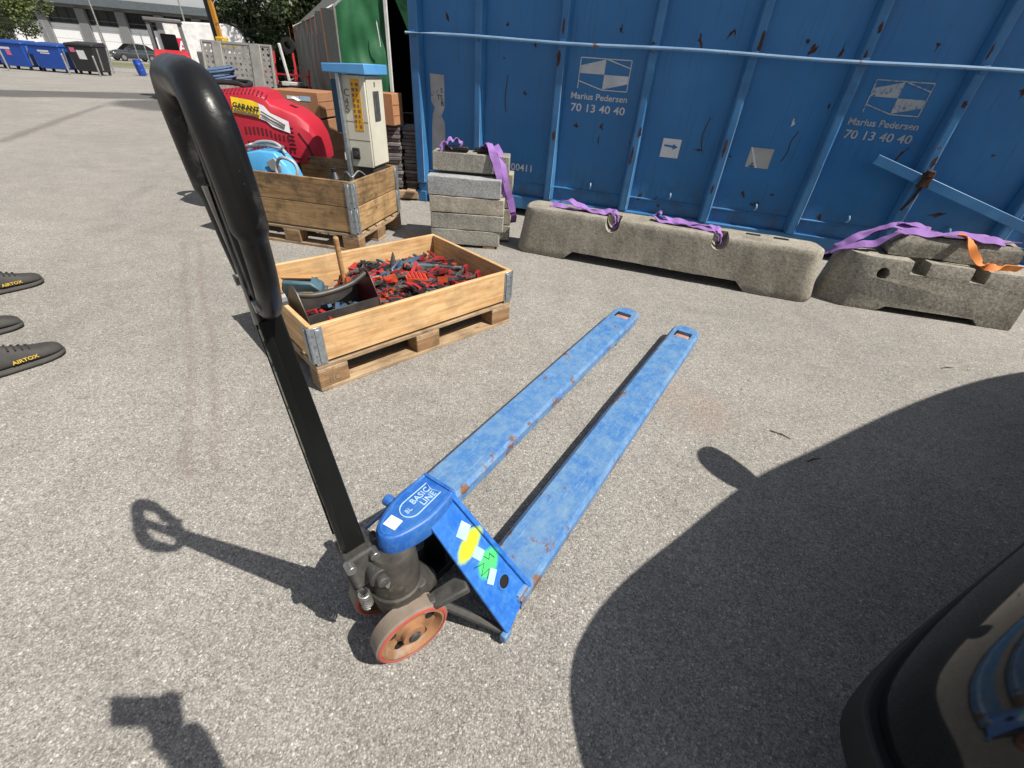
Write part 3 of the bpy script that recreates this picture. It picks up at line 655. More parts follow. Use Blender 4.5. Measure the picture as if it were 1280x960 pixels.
for c in ((1.95, 1.63, .035, .11, .3), (2.61, 1.60, .05, .17, .35), (2.82, 1.63, .03, .12, -.5), (2.86, 1.65, .025, .10, .4), (0.33, 1.66, .035, .13, .3), (0.92, 1.63, .05, .06, 0),
          (1.13, 1.12, .05, .06, .2), (1.66, 0.90, .05, .08, -.3), (1.91, 0.91, .05, .08, .1), (1.90, 0.80, .02, .12, 0), (2.40, 0.345, .07, .12, -.2), (2.56, 0.335, .05, .10, .2),
          (2.83, 0.80, .12, .035, .15), (3.42, 1.62, .04, .06, 0), (3.47, 1.56, .07, .14, -.6), (3.68, 1.57, .04, .14, -.2), (3.07, 0.70, .06, .12, -.2), (3.12, 0.78, .03, .04, 0), (3.34, 0.48, .05, .12, .5),
          (3.48, 0.40, .05, .07, 0), (3.45, 0.40, .06, .06, .4), (3.58, 0.50, .06, .03, 0), (3.75, 1.22, .03, .07, 0), (3.80, 0.95, .03, .04, 0), (4.99, 1.40, .09, .13, .3), (4.92, 0.50, .22, .05, .25), (5.05, 0.98, .05, .03, 0),
          (0.90, 1.38, .03, .03, 0), (3.08, 0.26, .05, .09, .2), (4.05, 0.36, .05, .10, .2), (4.42, 0.92, .03, .16, -.3), (1.2, 1.5, .03, .1, 0), (2.6, 0.28, .05, .06, 0), (2.2, .8, .03, .05, 0), (5.2, 1.6, .06, .08, 0), (4.3, 1.64, .04, .1, .2)):
    chip(c[0], c[1], c[2] * .7, c[3] * .8, c[4])
for c in ((3.90, 1.16, .13, .045, .5, 'faded_white'), (3.52, 1.10, .03, .09, -.2, 'worn_white'),):
    pass
for pts in ([(2.86, 1.06), (2.835, 0.96), (2.84, 0.86), (2.87, 0.78)], [(3.60, 1.02), (3.57, 0.94), (3.575, 0.86), (3.55, 0.78)], [(4.46, 0.98), (4.42, 0.90), (4.40, 0.84)], [(0.95, 1.25), (0.93, 1.05), (0.95, 0.95)]):
    sp_ = spline([V(a, 0, b) for a, b in pts], 4); m = MB(); m.ribbon([V(p.x, -0.0022, p.z) for p in sp_], 0.007, 0.001, side=(1, 0, 0)); m.build('scratch', 'rust', cont)
chip(3.53, 1.07, .03, .09, -.2, 'worn_white')
for (i, z, h) in ((2, 1.62, .12), (2, 1.40, .14), (3, 1.52, .10), (2, 0.80, .08), (3, 0.9, .1), (3, .7, .2), (4, 0.85, .16), (4, 1.6, .2), (4, .5, .1), (5, 1.72, .08), (5, 1.55, .1), (6, 1.62, .12), (6, 1.3, .06), (6, .9, .1)):
    a, b = ribs[i]; w = 0.011 + 0.012 * rng.random(); s = a + 0.03 + rng.random() * 0.05
    poly = [(s + math.cos(t) * w * (.5 + .5 * rng.random()), z + math.sin(t) * h / 2 * (.6 + .5 * rng.random())) for t in [2 * math.pi * q / 14 for q in range(14)]]
    flat('rust_patch', poly, 'rust', -0.0885, th=0.0006)

# ------------------------------------------------------------------ concrete barriers, blocks and slings
def barrier_round():
    root = empty('concrete_barrier', (-0.075, 3.815, 0), math.atan2(-0.293, 0.956), 'long grey concrete barrier with rounded ends, two purple slings on its top', 'barrier', 'concrete barriers along the container')
    L, H, W = 2.39, 0.38, 0.37
    rings = []
    zs = [0.0, 0.02, 0.06, 0.12, 0.2, 0.28, 0.335, 0.362, 0.375]
    for z in zs:
        t = z / H; ins = 0.055 * t + (0.012 if z > 0.37 else 0.0) + (0.012 if z == 0 else 0)
        hw = W / 2 - ins * 0.75; ex = ins * 0.9; ring = []
        r = 0.11                                    # rounded corner radius of the plan
        pts = []
        x0, x1, y0, y1 = ex, L - ex, -hw, hw
        for (cx, cy, a0) in ((x1 - r, y1 - r, 0), (x0 + r, y1 - r, 90), (x0 + r, y0 + r, 180), (x1 - r, y0 + r, 270)):
            for k in range(7):
                a = R(a0 + 15 * k); pts.append((cx + r * math.cos(a), cy + r * math.sin(a)))
        # densify long edges so notches can be cut
        out = []
        for i, p in enumerate(pts):
            q = pts[(i + 1) % len(pts)]; d = math.hypot(q[0] - p[0], q[1] - p[1]); n = max(1, int(d / 0.045))
            for k in range(n): out.append((p[0] + (q[0] - p[0]) * k / n, p[1] + (q[1] - p[1]) * k / n))
        rings.append(out)
    n = min(len(r) for r in rings)
    def resample(r):
        per = [0.0]
        for i in range(len(r)): q = r[(i + 1) % len(r)]; per.append(per[-1] + math.hypot(q[0] - r[i][0], q[1] - r[i][1]))
        res = []; tot = per[-1]; j = 0
        for k in range(180):
            s = tot * k / 180
            while per[j + 1] < s: j += 1
            f = (s - per[j]) / (per[j + 1] - per[j]); p, q = r[j], r[(j + 1) % len(r)]
            res.append((p[0] + (q[0] - p[0]) * f, p[1] + (q[1] - p[1]) * f))
        return res
    mb = MB(); mb.loft([[V(x, y + W / 2, z) for x, y in resample(r)] for r, z in zip(rings, zs)])
    body = mb.build('body', 'barrier_concrete', root, smooth=40)
    # cut the recess below and the two sling notches with hidden-free boolean geometry applied at build time
    cut = MB()
    cut.prism([(0.44, -0.05), (1.90, -0.05), (1.90, 0.0), (1.82, 0.075), (0.52, 0.075), (0.44, 0.0)], (0, -0.2, 0), (1, 0, 0), (0, 0, 1), (0, 0.8, 0))
    for nx_ in (0.80, 1.62):
        pr = []
        for k in range(13): a = R(180 + 15 * k); pr.append((nx_ + 0.056 * math.cos(a), 0.335 + 0.056 * math.sin(a)))
        pr += [(nx_ + 0.06, 0.45), (nx_ - 0.06, 0.45)]
        cut.prism(pr, (0, -0.2, 0), (1, 0, 0), (0, 0, 1), (0, 0.42, 0))
    bool_cut(body, cut)
    rough_up(body, 0.006, 9.0, 0, 2.0); rough_up(body, 0.003, 30.0, 0, 5.0)
    return root
def bool_cut(o, cutmb):
    c = cutmb.build('cutter', 'dark_hole'); c.parent = o.parent
    md = o.modifiers.new('cut', 'BOOLEAN'); md.operation = 'DIFFERENCE'; md.solver = 'MANIFOLD'; md.object = c
    dg = bpy.context.evaluated_depsgraph_get(); me = bpy.data.meshes.new_from_object(o.evaluated_get(dg))
    o.modifiers.clear(); old = o.data; o.data = me; bpy.data.objects.remove(c, do_unlink=True); me.name = o.name
    me.materials.clear(); me.materials.append(old.materials[0])
    for p in me.polygons: p.use_smooth = True; p.material_index = 0
    me.set_sharp_from_angle(angle=R(40))
BARL = barrier_round()
def barrier_square():
    root = empty('concrete_barrier', (2.335, 3.165, 0), math.atan2(-0.205, 0.979), 'weathered concrete barrier with square notches and a round hole, under the broken slab', 'barrier', 'concrete barriers along the container')
    L, H, W = 1.235, 0.375, 0.42
    rings = []
    for z in (0.0, 0.03, 0.12, 0.24, 0.345, 0.375):
        t = z / H; a0 = 0.03 + 0.03 * t; a1 = L - 0.02 - 0.0 * t; f = 0.05 * t + (0.008 if z in (0.0, 0.375) else 0)
        ch = 0.13 - 0.03 * t
        pts = [(a0 + 0.09 + 0.02 * t, f), (a1, f + 0.0), (a1 + 0.05 * (1 - t), 0.10), (a1 + 0.05 * (1 - t), W - f), (a0, W - f), (a0 - 0.08 * (1 - t), W * 0.5), (a0 - 0.045 * (1 - t) + 0.015 * t, ch)]
        rings.append([V(x, y, z) for x, y in pts])
    body = MB().loft(rings).build('body', 'old_concrete', root, smooth=25)
    cut = MB()
    cut.prism([(0.34, -0.05), (1.02, -0.05), (1.02, 0.0), (0.97, 0.045), (0.39, 0.045), (0.34, 0.0)], (0, -0.2, 0), (1, 0, 0), (0, 0, 1), (0, 0.9, 0))
    for (x0, x1, d) in ((0.44, 0.545, 0.085), (0.815, 0.91, 0.085)):
        cut.b2(x0, x1, -0.1, 0.20, 0.375 - d, 0.5)
    cut.cyl((0.275, -0.1, 0.27), (0.275, 0.17, 0.27), 0.043, n=20)
    bool_cut(body, cut)
    rough_up(body, 0.008, 8.0, 0, 3.0)
    return root
BARR = barrier_square()
# loose slab on top of the right barrier
sb = MB(); sb.loft([[V(0.0, 0, 0), V(0.80, 0.02, 0), V(0.83, 0.20, 0), V(0.03, 0.21, 0)], [V(-0.01, 0.0, 0.03), V(0.81, 0.02, 0.03), V(0.84, 0.21, 0.03), V(0.02, 0.22, 0.03)], [V(0.035, 0.01, 0.095), V(0.80, 0.025, 0.12), V(0.83, 0.20, 0.12), V(0.06, 0.21, 0.10)], [V(0.075, 0.03, 0.135), V(0.77, 0.04, 0.145), V(0.80, 0.19, 0.145), V(0.08, 0.20, 0.135)]])
slab = sb.build('concrete_slab', 'old_concrete', smooth=25); rough_up(slab, 0.012, 9.0, 4, 1.0)
slab.matrix_world = BARR.matrix_basis @ Matrix.Translation((0.295, 0.155, 0.382))
tag(slab, 'rough broken concrete slab lying on top of the right-hand barrier', 'slab')

def strap(name, pts, width, mats, label, cat='strap', side=(0, 1, 0.15), th=0.006, n=7, M=None, group=None, root=None, wav=0.006, seed=1):
    r_ = random.Random(seed); p = spline(pts, n); sd = []
    for i, q in enumerate(p):
        q.z += wav * math.sin(i * 0.9 + seed) * r_.uniform(0.4, 1.0)
        t = 0.45 * math.sin(i * 0.31 + seed * 2.1)
        s0 = V(side).normalized(); sd.append(s0 + Vector((0, 0, t)))
    m = MB(); m.ribbon(p, width, th, sides=sd); o = m.build(name, mats, root, smooth=60)
    if M is not None and root is None: o.matrix_world = M
    if root is None: tag(o, label, cat, group)
    return o
for sx_ in (1.86, 2.06):
    m = MB(); m.box((sx_, 0.24, 0.3795), (0.10, 0.035, 0.004)); m.build('lifting_slot', 'dark_hole', BARL)
ML, MR = BARL.matrix_basis.copy(), BARR.matrix_basis.copy()
def sling(M, runs, label, group='purple lifting slings', mats='purple_web'):
    r = empty('lifting_sling', (0, 0, 0), 0, label, 'sling', group); r.matrix_world = M
    for i, (pts, w, side, s) in enumerate(runs):
        strap('webbing', pts, w, mats if i != 1 or mats != 'purple_web' else 'purple_web', None, side=side, root=r, seed=s)
    return r
T = 0.384
sling(ML, [([(0.26, 0.20, T), (0.33, 0.21, T + .035), (0.40, 0.20, T + .05), (0.50, 0.19, T + .022), (0.62, 0.18, T + .01), (0.72, 0.18, T + .016), (0.79, 0.17, T + .02), (0.825, 0.15, T - .01), (0.83, 0.12, T - .06), (0.80, 0.11, T - .085)], 0.055, (0, 1, .2), 1),
           ([(0.25, 0.17, T + .002), (0.34, 0.155, T + .008), (0.46, 0.14, T + .006), (0.58, 0.15, T + .012), (0.70, 0.14, T + .008), (0.77, 0.14, T + .012), (0.81, 0.12, T - .02), (0.80, 0.10, T - .07)], 0.05, (0, 1, .1), 3)],
      'crumpled purple sling at the left of the long barrier, ending in its left round notch')
sling(ML, [([(1.12, 0.25, T + .05), (1.15, 0.22, T + .045), (1.22, 0.21, T + .02), (1.35, 0.20, T + .014), (1.47, 0.19, T + .018), (1.56, 0.17, T + .02), (1.61, 0.15, T - .005), (1.63, 0.11, T - .05), (1.63, 0.10, T - .08)], 0.055, (0, 1, .2), 4),
           ([(1.10, 0.22, T + .03), (1.18, 0.18, T + .006), (1.30, 0.17, T + .004), (1.42, 0.165, T + .008), (1.54, 0.14, T + .008), (1.60, 0.12, T - .03), (1.62, 0.10, T - .07)], 0.05, (0, 1, .1), 6)],
      'purple sling lying across the middle of the long barrier into its right round notch')
T2 = 0.385
sling(MR, [([(-0.06, 0.28, T2 - .10), (0.02, 0.26, T2 - .02), (0.10, 0.27, T2 + .05), (0.20, 0.29, T2 + .11), (0.30, 0.28, T2 + .165), (0.42, 0.27, T2 + .17), (0.56, 0.25, T2 + .158), (0.72, 0.24, T2 + .165), (0.88, 0.23, T2 + .16), (1.05, 0.22, T2 + .16)], 0.065, (0, 1, .2), 2),
           ([(-0.03, 0.24, T2 - .06), (0.08, 0.20, T2 + .012), (0.20, 0.19, T2 + .05), (0.28, 0.20, T2 + .115), (0.36, 0.21, T2 + .15), (0.50, 0.20, T2 + .155), (0.66, 0.195, T2 + .16), (0.82, 0.19, T2 + .162), (0.96, 0.20, T2 + .158)], 0.06, (0, 1, .3), 5),
           ([(0.0, 0.30, T2 - .03), (0.12, 0.31, T2 + .06), (0.26, 0.31, T2 + .13), (0.34, 0.29, T2 + .185), (0.44, 0.27, T2 + .185), (0.52, 0.25, T2 + .166)], 0.05, (0, 1, .4), 8)],
      'purple sling draped over the broken slab on the right-hand barrier')
st = strap('tie_down_strap', [(0.70, 0.25, T2 + .166), (0.72, 0.165, T2 + .166), (0.745, 0.125, T2 + .12), (0.80, 0.115, T2 + .06), (0.87, 0.10, T2 + .012), (0.98, 0.12, T2 + .010), (1.12, 0.15, T2 + .010)], 0.05, 'orange_web',
           'orange tie-down strap hanging over the front of the broken slab', side=(1, 0.1, 0), M=MR, wav=0.002)

# blocks stacked at the left end of the barrier row
def cblock(x0, x1, y0, y1, z0, z1, mat, label, hollow=False, seed=1.0, rz=0.0, chip=0.006):
    cx, cy = (x0 + x1) / 2, (y0 + y1) / 2; L, W, H = x1 - x0, y1 - y0, z1 - z0
    m = MB(); m.box((0, 0, H / 2), (L, W, H)); o = m.build('concrete_block', mat, smooth=30)
    if hollow:
        cut = MB()
        for k in (-1, 1): cut.b2(k * L * 0.24 - L * 0.17, k * L * 0.24 + L * 0.17, -W / 2 + 0.035, W / 2 - 0.035, H * 0.25, H + 0.1)
        cut.b2(L / 2 - 0.02, L / 2 + 0.1, -W * 0.22, W * 0.22, H * 0.2, H * 0.8)
        bool_cut(o, cut)
    rough_up(o, chip, 14.0, 5 if not hollow else 0, seed); o.location = (cx, cy, z0); o.rotation_euler = (0, 0, rz)
    addbevel(o, 0.005, 1)
    tag(o, label, 'block', 'stacked concrete blocks'); return o
BX = [(-0.80, -0.215, 0.022, 0.148, 'block_dull', 'dull grey concrete block at the bottom of the front block stack', 0.004),
      (-0.80, -0.185, 0.152, 0.282, 'block_dull', 'dull grey concrete block, second from the bottom of the front stack', -0.006),
      (-0.805, -0.185, 0.287, 0.415, 'block_beige', 'beige concrete block, third from the bottom of the front stack', 0.006),
      (-0.815, -0.215, 0.420, 0.562, 'block_grey', 'pale smooth grey block on top of the front stack', -0.004)]
for i, (a, b, z0, z1, mt, lb, rz) in enumerate(BX): cblock(a, b, 3.79, 3.985, z0, z1, mt, lb, seed=3.0 + i * 2.3, rz=rz + 0.012)
for i in range(4):
    z0 = 0.022 + i * 0.140
    cblock(-0.77 + 0.01 * (i % 2), -0.135 + 0.006 * (i % 2), 4.0, 4.19, z0, z0 + 0.134, 'block_beige' if i % 2 else 'block_dull', ['hollow beige block at the bottom of the rear block stack', 'hollow block second from the bottom of the rear stack', 'hollow block third from the bottom of the rear stack', 'hollow block under the topmost block, behind the pale slab'][i], True, 11.0 + i, 0.01)
cblock(-0.79, -0.165, 3.90, 4.10, 0.584, 0.722, 'block_dull', 'dull hollow block crowning the whole stack under the purple sling', True, 21.0, 0.0)
for (x, y, lb) in ((-0.7, 3.85, 'front left'), (-0.3, 3.85, 'front right'), (-0.7, 4.1, 'rear left'), (-0.25, 4.1, 'rear right')):
    m = MB(); m.b2(x - 0.05, x + 0.05, y - 0.05, y + 0.05, 0.0, 0.022); tag(m.build('packing_wood', 'pallet_wood'), 'thin wooden packer under the ' + lb + ' of the concrete block stack', 'packer', 'packers under the block stack')
for (x, z0) in ((-0.67, 0.7225), (-0.42, 0.7225)):
    m = MB(); m.b2(-0.10, 0.10, -0.035, 0.035, 0, 0.032); o = m.build('sling_pad', 'tool_black', bevel=0.006, loc=(x + 0.06, 4.045, z0))
    tag(o, 'black rubber pad on top of the block stack, ' + ('left one' if x < -0.5 else 'right one'), 'pad', 'rubber pads on the block stack')
r = empty('lifting_sling', (0, 0, 0), 0, 'purple sling looped over the top and down the right end of the block stack', 'sling', 'purple lifting slings')
strap('webbing', [(-0.73, 3.93, .73), (-0.70, 3.96, .775), (-0.655, 4.0, .80), (-0.60, 4.03, .80), (-0.575, 4.04, .77), (-0.60, 4.06, .735), (-0.68, 4.02, .735)], 0.055, 'purple_web', None, side=(0.5, 1, 0), root=r, seed=2)
strap('webbing', [(-0.40, 4.05, .735), (-0.37, 4.02, .785), (-0.33, 3.96, .79), (-0.30, 3.90, .745), (-0.26, 3.862, .66), (-0.225, 3.855, .56), (-0.195, 3.90, .47), (-0.135, 3.93, .38), (-0.115, 3.94, .29)], 0.06, 'purple_web', None, side=(1, 0.3, 0.2), root=r, seed=3)
strap('webbing', [(-0.36, 4.08, .735), (-0.30, 4.0, .78), (-0.26, 3.95, .765), (-0.22, 3.90, .69), (-0.19, 3.87, .58), (-0.165, 3.89, .48), (-0.12, 3.95, .36)], 0.05, 'purple_web', None, side=(1, 0.5, 0.2), root=r, seed=5)
strap('webbing', [(-0.16, 3.93, .42), (-0.13, 3.95, .33), (-0.10, 3.95, .26), (-0.105, 3.97, .20)], 0.05, 'purple_dark', None, side=(1, 0.2, 0.2), root=r, seed=6)

# ------------------------------------------------------------------ pallet truck (local x = towards fork tips, local y = left, z up)
JO = Vector((-0.1393, 0.8065, 0)); JA = math.atan2(0.85695, 0.5154)
jack = empty('pallet_truck', JO, JA, 'worn blue hand pallet truck with long forks and black handle in the foreground', 'pallet truck')
JMi = Matrix.Rotation(-JA, 4, 'Z') @ Matrix.Translation(-JO)
def W(x, y, z): return JMi @ Vector((x, y, z))
def fork(sg):
    # sg=+1 left fork, -1 right fork; centre line at y = sg*0.19
    yc = sg * 0.19; hw = 0.08; zt = 0.088; zb = 0.032; t = 0.006
    m = MB()
    def cprof(y0, y1, left=True, right=True):
        o = []; i = []
        if left: o += [(y0, zb), (y0, zt - 0.014), (y0 + 0.009, zt - 0.006), (y0 + 0.014, zt)]
        else: o += [(y0, zt - t), (y0, zt)]
        if right: o += [(y1 - 0.014, zt), (y1 - 0.009, zt - 0.006), (y1, zt - 0.014), (y1, zb)]
        else: o += [(y1, zt), (y1, zt - t)]
        if right: i += [(y1 - t, zb), (y1 - t, zt - 0.016), (y1 - 0.016, zt - t)]
        if left: i += [(y0 + 0.016, zt - t), (y0 + t, zt - 0.016), (y0 + t, zb)]
        return o + i
    def seg(x0, x1, pr, h0=0.0, h1=0.0):
        m.prism([(a, b) for a, b in pr], (x0, 0, 0), (0, 1, 0), (0, 0, 1), (x1 - x0, 0, 0))
    y0, y1 = yc - hw, yc + hw
    seg(-0.03, 1.828, cprof(y0, y1))
    seg(1.8281, 1.904, cprof(y0, yc - 0.046, True, False)); seg(1.8281, 1.904, cprof(yc + 0.046, y1, False, True))
    # rounded tip
    outl = []
    for k in range(9):
        a = R(-90 + 22.5 * k); c, s = math.cos(a), math.sin(a)
        outl.append((1.925 + 0.075 * (abs(c) ** 0.8), yc + hw * (abs(s) ** 0.75) * (1 if s > 0 else -1)))
    top = [(1.9041, y0)] + outl + [(1.9041, y1)]
    rings = []
    for z, ins in ((zb + 0.012, 0.0), (zt - 0.014, 0.0), (zt - 0.005, 0.008), (zt, 0.014)):
        rr = []
        for (x, y) in top:
            yy = yc + (y - yc) * (1 - ins / hw); xx = x - (ins if x > 1.91 else 0); rr.append(V(xx, yy, z))
        rings.append(rr)
    m.loft(rings)
    o = m.build('fork', 'fork_paint', jack, smooth=30)
    return o
fork(1); fork(-1)
for sg in (1, -1):
    yc = sg * 0.19
    m = MB(); prof = [(-0.040, 0.012), (-0.040, 0.036), (-0.034, 0.0395), (0.034, 0.0395), (0.040, 0.036), (0.040, 0.012)]
    m.lathe((1.866, yc, 0.0415), (0, 1, 0), prof, 20); m.build('load_roller', 'roller_poly', jack)
    m = MB(); m.cyl((1.866, yc - 0.07, 0.0415), (1.866, yc + 0.07, 0.0415), 0.012); m.build('roller_axle', 'steel', jack)
    m = MB(); m.b2(1.70, 1.83, yc - 0.045, yc + 0.045, 0.045, 0.078); m.b2(1.62, 1.70, yc - 0.02, yc + 0.02, 0.03, 0.05); m.build('roller_carrier', 'greasy_iron', jack, bevel=0.003)
    m = MB(); m.cyl((0.05, yc, 0.052), (1.65, yc, 0.052), 0.011, n=8); m.build('push_rod', 'greasy_iron', jack)
m = MB(); m.cyl((1.60, 0.268, 0.028), (1.60, 0.11, 0.028), 0.010, n=8); m.build('entry_pin', 'greasy_iron', jack)
# inclined head: top cap and two side plates
def leg(sg, name, mat):
    # sg=-1 right plate (camera side). corners in jack frame
    tb, tf = V(-0.060, sg * 0.040, 0.412), V(-0.158, sg * 0.046, 0.404)
    bf, bb = V(-0.112, sg * 0.268, 0.030), V(0.030, sg * 0.274, 0.080)
    o0 = (tb + tf) / 2; xax = ((bf + bb) / 2 - o0).normalized(); yax = (tb - tf).normalized(); zax = xax.cross(yax).normalized(); yax = zax.cross(xax)
    Mx = Matrix(((xax.x, yax.x, zax.x, o0.x), (xax.y, yax.y, zax.y, o0.y), (xax.z, yax.z, zax.z, o0.z), (0, 0, 0, 1))); Mi = Mx.inverted()
    q = [Mi @ p for p in (tb, tf, bf, bb)]
    m = MB(); poly = [(p.x, p.y) for p in q]; th = 0.010
    # plate with a raised, folded back edge
    m.prism(poly, (0, 0, -th), (1, 0, 0), (0, 1, 0), (0, 0, th))
    o = m.build(name, mat, jack, bevel=0.003); o.matrix_local = Mx
    e = MB(); a, b = q[0], q[3]
    zs_ = 1 if (Mx.to_3x3() @ Vector((0, 0, 1))).y * sg > 0 else -1
    e.beam(V(a.x, a.y - 0.006, zs_ * 0.003), V(b.x, b.y - 0.006, zs_ * 0.003), 0.014, 0.012, upv=(0, 0, 1)); e.build('folded_edge', mat, o, bevel=0.003)
    if sg < 0:
        h = MB(); h.lathe((0.318, 0.012, 0), (0, 0, 1), [(-0.001, 0.0), (0.0012, 0.0), (0.0012, 0.017), (0.0035, 0.0175), (0.0035, 0.021), (-0.001, 0.023)], 20); 
        hh = h.build('pin_hole', 'dark_hole', o)
        h = MB(); h.lathe((0.318, 0.012, 0), (0, 0, 1), [(0.0, 0.0165), (0.004, 0.0185), (0.004, 0.0225), (0.0, 0.025)], 20); h.build('pin_rim', mat, o)
        for (x, y, l, w, a) in ((0.108, 0.010, 0.036, 0.042, 0.35), (0.190, 0.004, 0.036, 0.030, 0.3), (0.272, -0.006, 0.026, 0.040, 0.45)):
            k = MB(); k.box((0, 0, 0), (l, w, 0.0012)); kk = k.build('paper_label', 'worn_label', o, smooth=0); kk.location = (x, y, 0.0012); kk.rotation_euler = (0, 0, a)
        for pts in ([(0.205, -0.03), (0.225, 0.0), (0.24, -0.028), (0.25, 0.002), (0.262, -0.02)], [(0.212, 0.012), (0.232, 0.018), (0.222, 0.03), (0.245, 0.034)], [(0.118, 0.03), (0.13, 0.046)]):
            k = MB(); k.tube([V(x, y, 0.0008) for x, y in pts], 0.0011, 5); k.build('scribble', 'ink', o)
    return o
leg(-1, 'side_plate', 'leg_paint'); leg(1, 'side_plate', 'head_paint')
m = MB(); rings = []
def headring(z, g):
    pts = [(-0.055 + g * .4, 0.048 + g), (-0.14, 0.054 + g), (-0.20, 0.042 + g), (-0.240 - g * .6, 0.024 + g * .7), (-0.252 - g, 0.0), (-0.240 - g * .6, -0.024 - g * .7), (-0.20, -0.042 - g), (-0.14, -0.054 - g), (-0.055 + g * .4, -0.048 - g)]
    pp_ = [p for p in spline([V(x, y, 0) for x, y in pts], 5)]; return [V(p.x, p.y, z) for p in pp_]
m.loft([headring(0.350, 0.006), headring(0.360, 0.008), headring(0.404, 0.006), headring(0.412, 0.001), headring(0.4125, -0.006)])
head = m.build('head_plate', 'head_paint', jack, smooth=30, bevel=0.003)
m = MB(); m.tube([V(p.x, p.y, 0.4125) for p in headring(0.4125, -0.0065)], 0.0028, 6); m.build('cap_rim', 'head_paint', head)
m = MB(); m.beam((-0.058, -0.050, 0.4135), (-0.058, 0.050, 0.4135), 0.010, 0.007); m.build('cap_step', 'head_paint', head, bevel=0.002)
m = MB(); m.cyl((-0.16, 0.06, 0.385), (-0.16, 0.088, 0.385), 0.015); m.build('head_pin', 'head_paint', head, bevel=0.003)
# badge on the cap: bullet outline and two lines of lettering, blank white label
m = MB(); bp = [V(-0.078, 0.024, 0.4135)]
for k in range(13): a = R(90 + 15 * k); bp.append(V(-0.158 + 0.028 * math.cos(a), 0.026 * math.sin(a), 0.4135))
bp.append(V(-0.078, -0.024, 0.4135)); bp.append(V(-0.086, 0.0, 0.4135))
m.tube(bp, 0.0016, 6, closed=True); m.build('badge_outline', 'worn_label', head)
MT = lambda x, y: Matrix.Translation((x, y, 0.4130)) 
text('badge_lettering', 'BASIC', 0.0235, MT(-0.148, 0.002), 'worn_label', head, ext=0.0012, sx=0.98, bold=0.0002)
text('badge_lettering', 'LINE', 0.0235, MT(-0.135, -0.0195), 'worn_label', head, ext=0.0012, sx=1.0, bold=0.0002)
text('badge_lettering', 'BL', 0.017, Matrix.Translation((-0.176, -0.006, 0.413)), 'worn_label', head, ext=0.0012)
m = MB(); m.box((0, 0, 0), (0.030, 0.034, 0.001)); o = m.build('white_label', 'white_label', head, smooth=0); o.location = (-0.213, 0.004, 0.4136); o.rotation_euler = (0, 0, 0.1)
# front cross member, lift linkage in the dark
m = MB(); m.b2(-0.035, 0.03, -0.265, 0.265, 0.035, 0.082); m.build('cross_member', 'fork_paint', jack, bevel=0.004)
m = MB(); m.b2(-0.09, -0.07, -0.045, 0.045, 0.075, 0.34); m.build('back_plate', 'black_paint', jack, bevel=0.004)
m = MB(); m.beam((-0.20, 0.0, 0.13), (-0.03, 0.0, 0.10), 0.10, 0.03); m.build('lift_link', 'black_paint', jack, bevel=0.004)
for sg in (-1, 1):
    m = MB(); m.cyl((-0.17, sg * 0.09, 0.085), (-0.105, sg * 0.262, 0.030), 0.012, n=10); m.build('push_rod_lever', 'cast_iron', jack)
m = MB(); m.box((-0.112, -0.272, 0.028), (0.03, 0.02, 0.032)); m.build('corner_lug', 'fork_paint', jack, bevel=0.004)
# pump, turned with the steering
AX = V(-0.238, -0.006, 0); SA = R(-20)
def SR(p): 
    p = V(p); c, s = math.cos(SA), math.sin(SA); return V(AX.x + p.x * c - p.y * s, AX.y + p.x * s + p.y * c, p.z)
m = MB(); m.lathe(SR((0, 0, 0)), (0, 0, 1), [(0.205, 0.0), (0.205, 0.064), (0.215, 0.068), (0.228, 0.068), (0.232, 0.063), (0.31, 0.060), (0.318, 0.056), (0.348, 0.052), (0.356, 0.046), (0.362, 0.0)], 28)
pump = m.build('pump_cylinder', 'greasy_iron', jack)
m = MB(); rings = []
for (z, xf, xr, hw) in ((0.118, -0.05, 0.105, 0.040), (0.135, -0.055, 0.112, 0.058), (0.165, -0.06, 0.105, 0.066), (0.195, -0.062, 0.088, 0.068), (0.215, -0.062, 0.075, 0.066)):
    rr = []
    for k in range(16):
        a = 2 * math.pi * k / 16; x = math.cos(a); y = math.sin(a)
        rr.append(SR(((xr if x > 0 else -xf) * x, y * hw, z)))
    rings.append(rr)
m.loft(rings); base = m.build('pump_base', 'greasy_iron', jack)
m = MB(); c0 = SR((0.045, -0.045, 0.205)); m.cyl(c0, c0 + V(0, 0, 0.022), 0.016, n=14); m.build('filler_plug', 'cast_iron', pump, bevel=0.003)
m = MB(); m.cyl(SR((-0.005, -0.095, 0.1)), SR((-0.005, 0.095, 0.1)), 0.017, n=16); m.build('axle', 'cast_iron', jack, bevel=0.003)
m = MB(); m.beam(SR((0, 0, 0.12)), SR((0, 0, 0.09)), 0.055, 0.05); m.build('axle_block', 'greasy_iron', jack, bevel=0.004)
